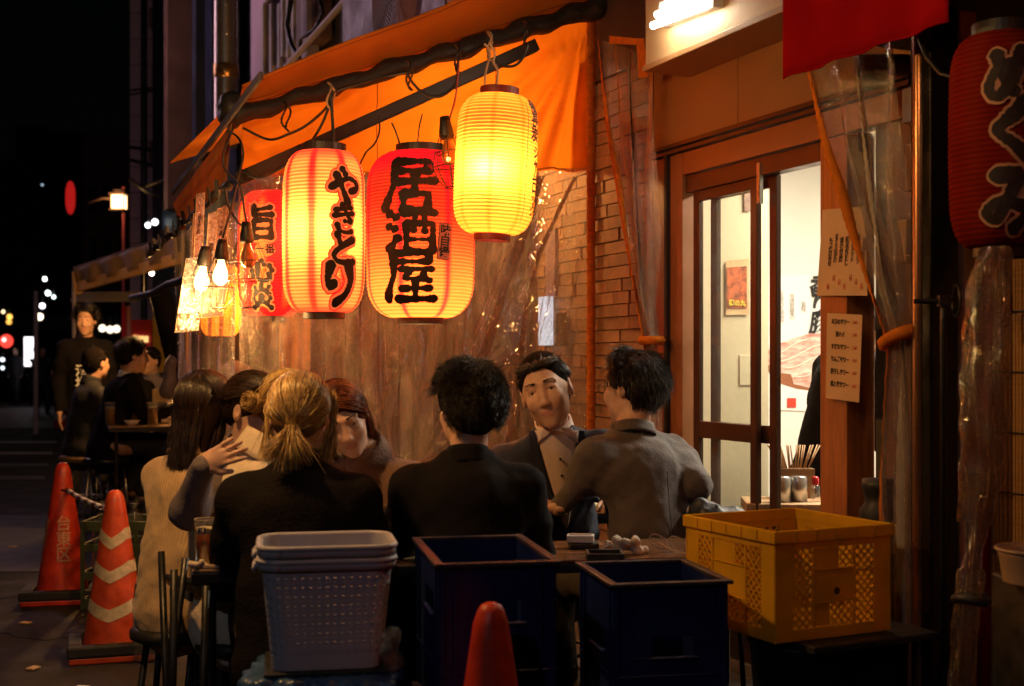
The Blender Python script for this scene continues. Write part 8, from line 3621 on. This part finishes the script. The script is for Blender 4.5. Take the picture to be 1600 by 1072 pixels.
# ------------------------------------------------------------------ hanging menu strips at the street corner
strips = [(305, 300, 318, 402, '', 0), (322, 330, 336, 470, '', 1), (282, 400, 318, 520, '牛すじ', 2), (318, 440, 352, 497, 'まぐろ', 3), (300, 330, 312, 430, '', 4), (338, 322, 356, 400, '', 5)]
M_lam = film('laminate_sheet', (0.9, 0.85, 0.85), 0.30, 0.16, 0.1, 0.2, 30, (1, 1, 1), (0.85, 0.75, 0.7))
slab = ['highest laminated strip on the clamp bar', 'long laminated strip in the middle of the corner', 'large clear laminated menu reading beef tendon at the corner', 'small dark menu with yellow writing under the lit bulbs', 'narrow laminated strip left of the highest one', 'short laminated strip nearest the unlit amber bulb']
for (x0, y0, x1, y1, tx, k) in strips:
    Y = 5.68 + 0.04 * k if k not in (2, 3) else 5.60 + 0.05 * (k == 2)
    t = thing('hanging_menu', slab[k], 'menu', P(x0, y1, Y), 0, 'laminated menus clipped at the street corner')
    tilt = -22 if k in (2,) else (-10 if k in (1, 3) else -5)
    q0, q1, q2, q3 = P(x0 + tilt * 0.4, y1, Y), P(x1 + tilt * 0.4, y1 - 4, Y + 0.03), P(x1 - tilt * 0.4, y0, Y + 0.03), P(x0 - tilt * 0.4, y0 + 4, Y)
    mb = MB()
    mb.sheet([q0, q1, q2, q3], 0.0015)
    mb.build('sheet', M_lam if k != 3 else pbr('dark_menu', (0.10, 0.02, 0.015), 0.4), t)
    mb = MB()
    mb.tube([q0, q1, q2, q3], 0.0022, 4, True)
    mb.build('edge', pbr('edge_shine', (0.7, 0.5, 0.3), 0.3), t)
    x_, y_ = (q1 - q0), (q3 - q0)
    w_ = (q2 - q3)
    if tx:
        text_on('writing', tx, M_post if k == 3 else M_ink, q0 + x_ * 0.5 + y_ * (0.2 if k == 2 else 0.22) + Vector((0, -0.004, 0)), x_, (0.1, 0, 1), t, size=0.036, bold=0.0014)
        text_on('writing', '\n'.join('煮込み'), M_post if k == 3 else M_ink, q0 + x_ * 0.55 + y_ * 0.6 + Vector((0, -0.004, 0)), x_, (0.1, 0, 1), t, size=0.024, bold=0.0008, line=0.9)
    else:
        text_on('writing', '\n'.join(('おすすめ', '刺身盛合せ', '', '', '日本酒', '焼酎')[k]), M_ink, q0 + x_ * 0.5 + y_ * 0.5 + Vector((0, -0.004, 0)), x_, (0.1, 0, 1), t, size=0.024, bold=0.0008, line=0.9)
# ------------------------------------------------------------------ small marks of the ground
rg = random.Random(21)
mb = MB()
for k in range(5):
    x, y = -2.1 - 0.4 * k, 4.6 + 1.1 * k
    pts = [Vector((x, y, 0.003))]
    for _ in range(14):
        pts.append(pts[-1] + Vector((rg.uniform(0.03, 0.10), rg.uniform(-0.08, 0.10), 0)))
    mb.tube(pts, 0.0022, 3)
tag(mb.build('road_crack', M_rubber, None), kind='structure')
for k in range(6):
    mb = MB()
    px, Y = (52, 130, 40, 90, 20, 150)[k], (5.2, 4.9, 6.1, 7.8, 8.6, 9.6)[k]
    p = G(px, Y, 0.006)
    mb.box(p, (0.05, 0.018 if k % 2 else 0.035, 0.006), rg.uniform(0, 3))
    tag(mb.build('litter', [M_paper, M_white][k % 2], None), ['small scrap of tan paper nearest the banded cone', 'white cigarette end right before the banded cone', 'tan paper scrap left of the kanji cone', 'white scrap beyond the kanji cone', 'tan scrap farthest left on the road', 'white scrap under the far bar stools'][k], 'litter')
# more diners' table further along, under the far awning
for k, (px, Y) in enumerate(((222, 11.2), (246, 11.6))):
    pos = G(px, Y)
    P_ = seated(lean=0.10, h=0.60, up=0.44, head=(-6, 0, (12, -10)[k]))
    for q_ in ('knl', 'knr'):
        P_[q_] = (P_[q_][0], 0.40, 0.62)
    for q_ in ('anl', 'anr'):
        P_[q_] = (P_[q_][0], 0.22, 0.28)
    person(['drinker in a dark top facing the street beyond the far table', 'drinker in a grey top farthest right beyond the far table'][k], (pos.x, pos.y, 0), (150, 165)[k], P_, top=(C_black2, C_greys)[k], pants=C_pants, hairs=('short', M_hblack, 900), seed=60 + k, res=2, hands=False)
    t = thing('bar_stool', ['bar stool under the drinker in the dark top', 'bar stool under the drinker in the grey top'][k], 'stool', (pos.x, pos.y, 0))
    mb = MB()
    mb.lathe([(0.0001, 0.54), (0.15, 0.54), (0.16, 0.52), (0.0001, 0.49)], n=16)
    mb.build('seat', M_black, t, True)
    for j in range(4):
        a = math.pi / 4 + j * math.pi / 2
        mb = MB()
        mb.tube([(0.12 * math.cos(a), 0.12 * math.sin(a), 0.5), (0.18 * math.cos(a), 0.18 * math.sin(a), 0)], 0.011, 6)
        mb.build('leg', M_steel, t, True)
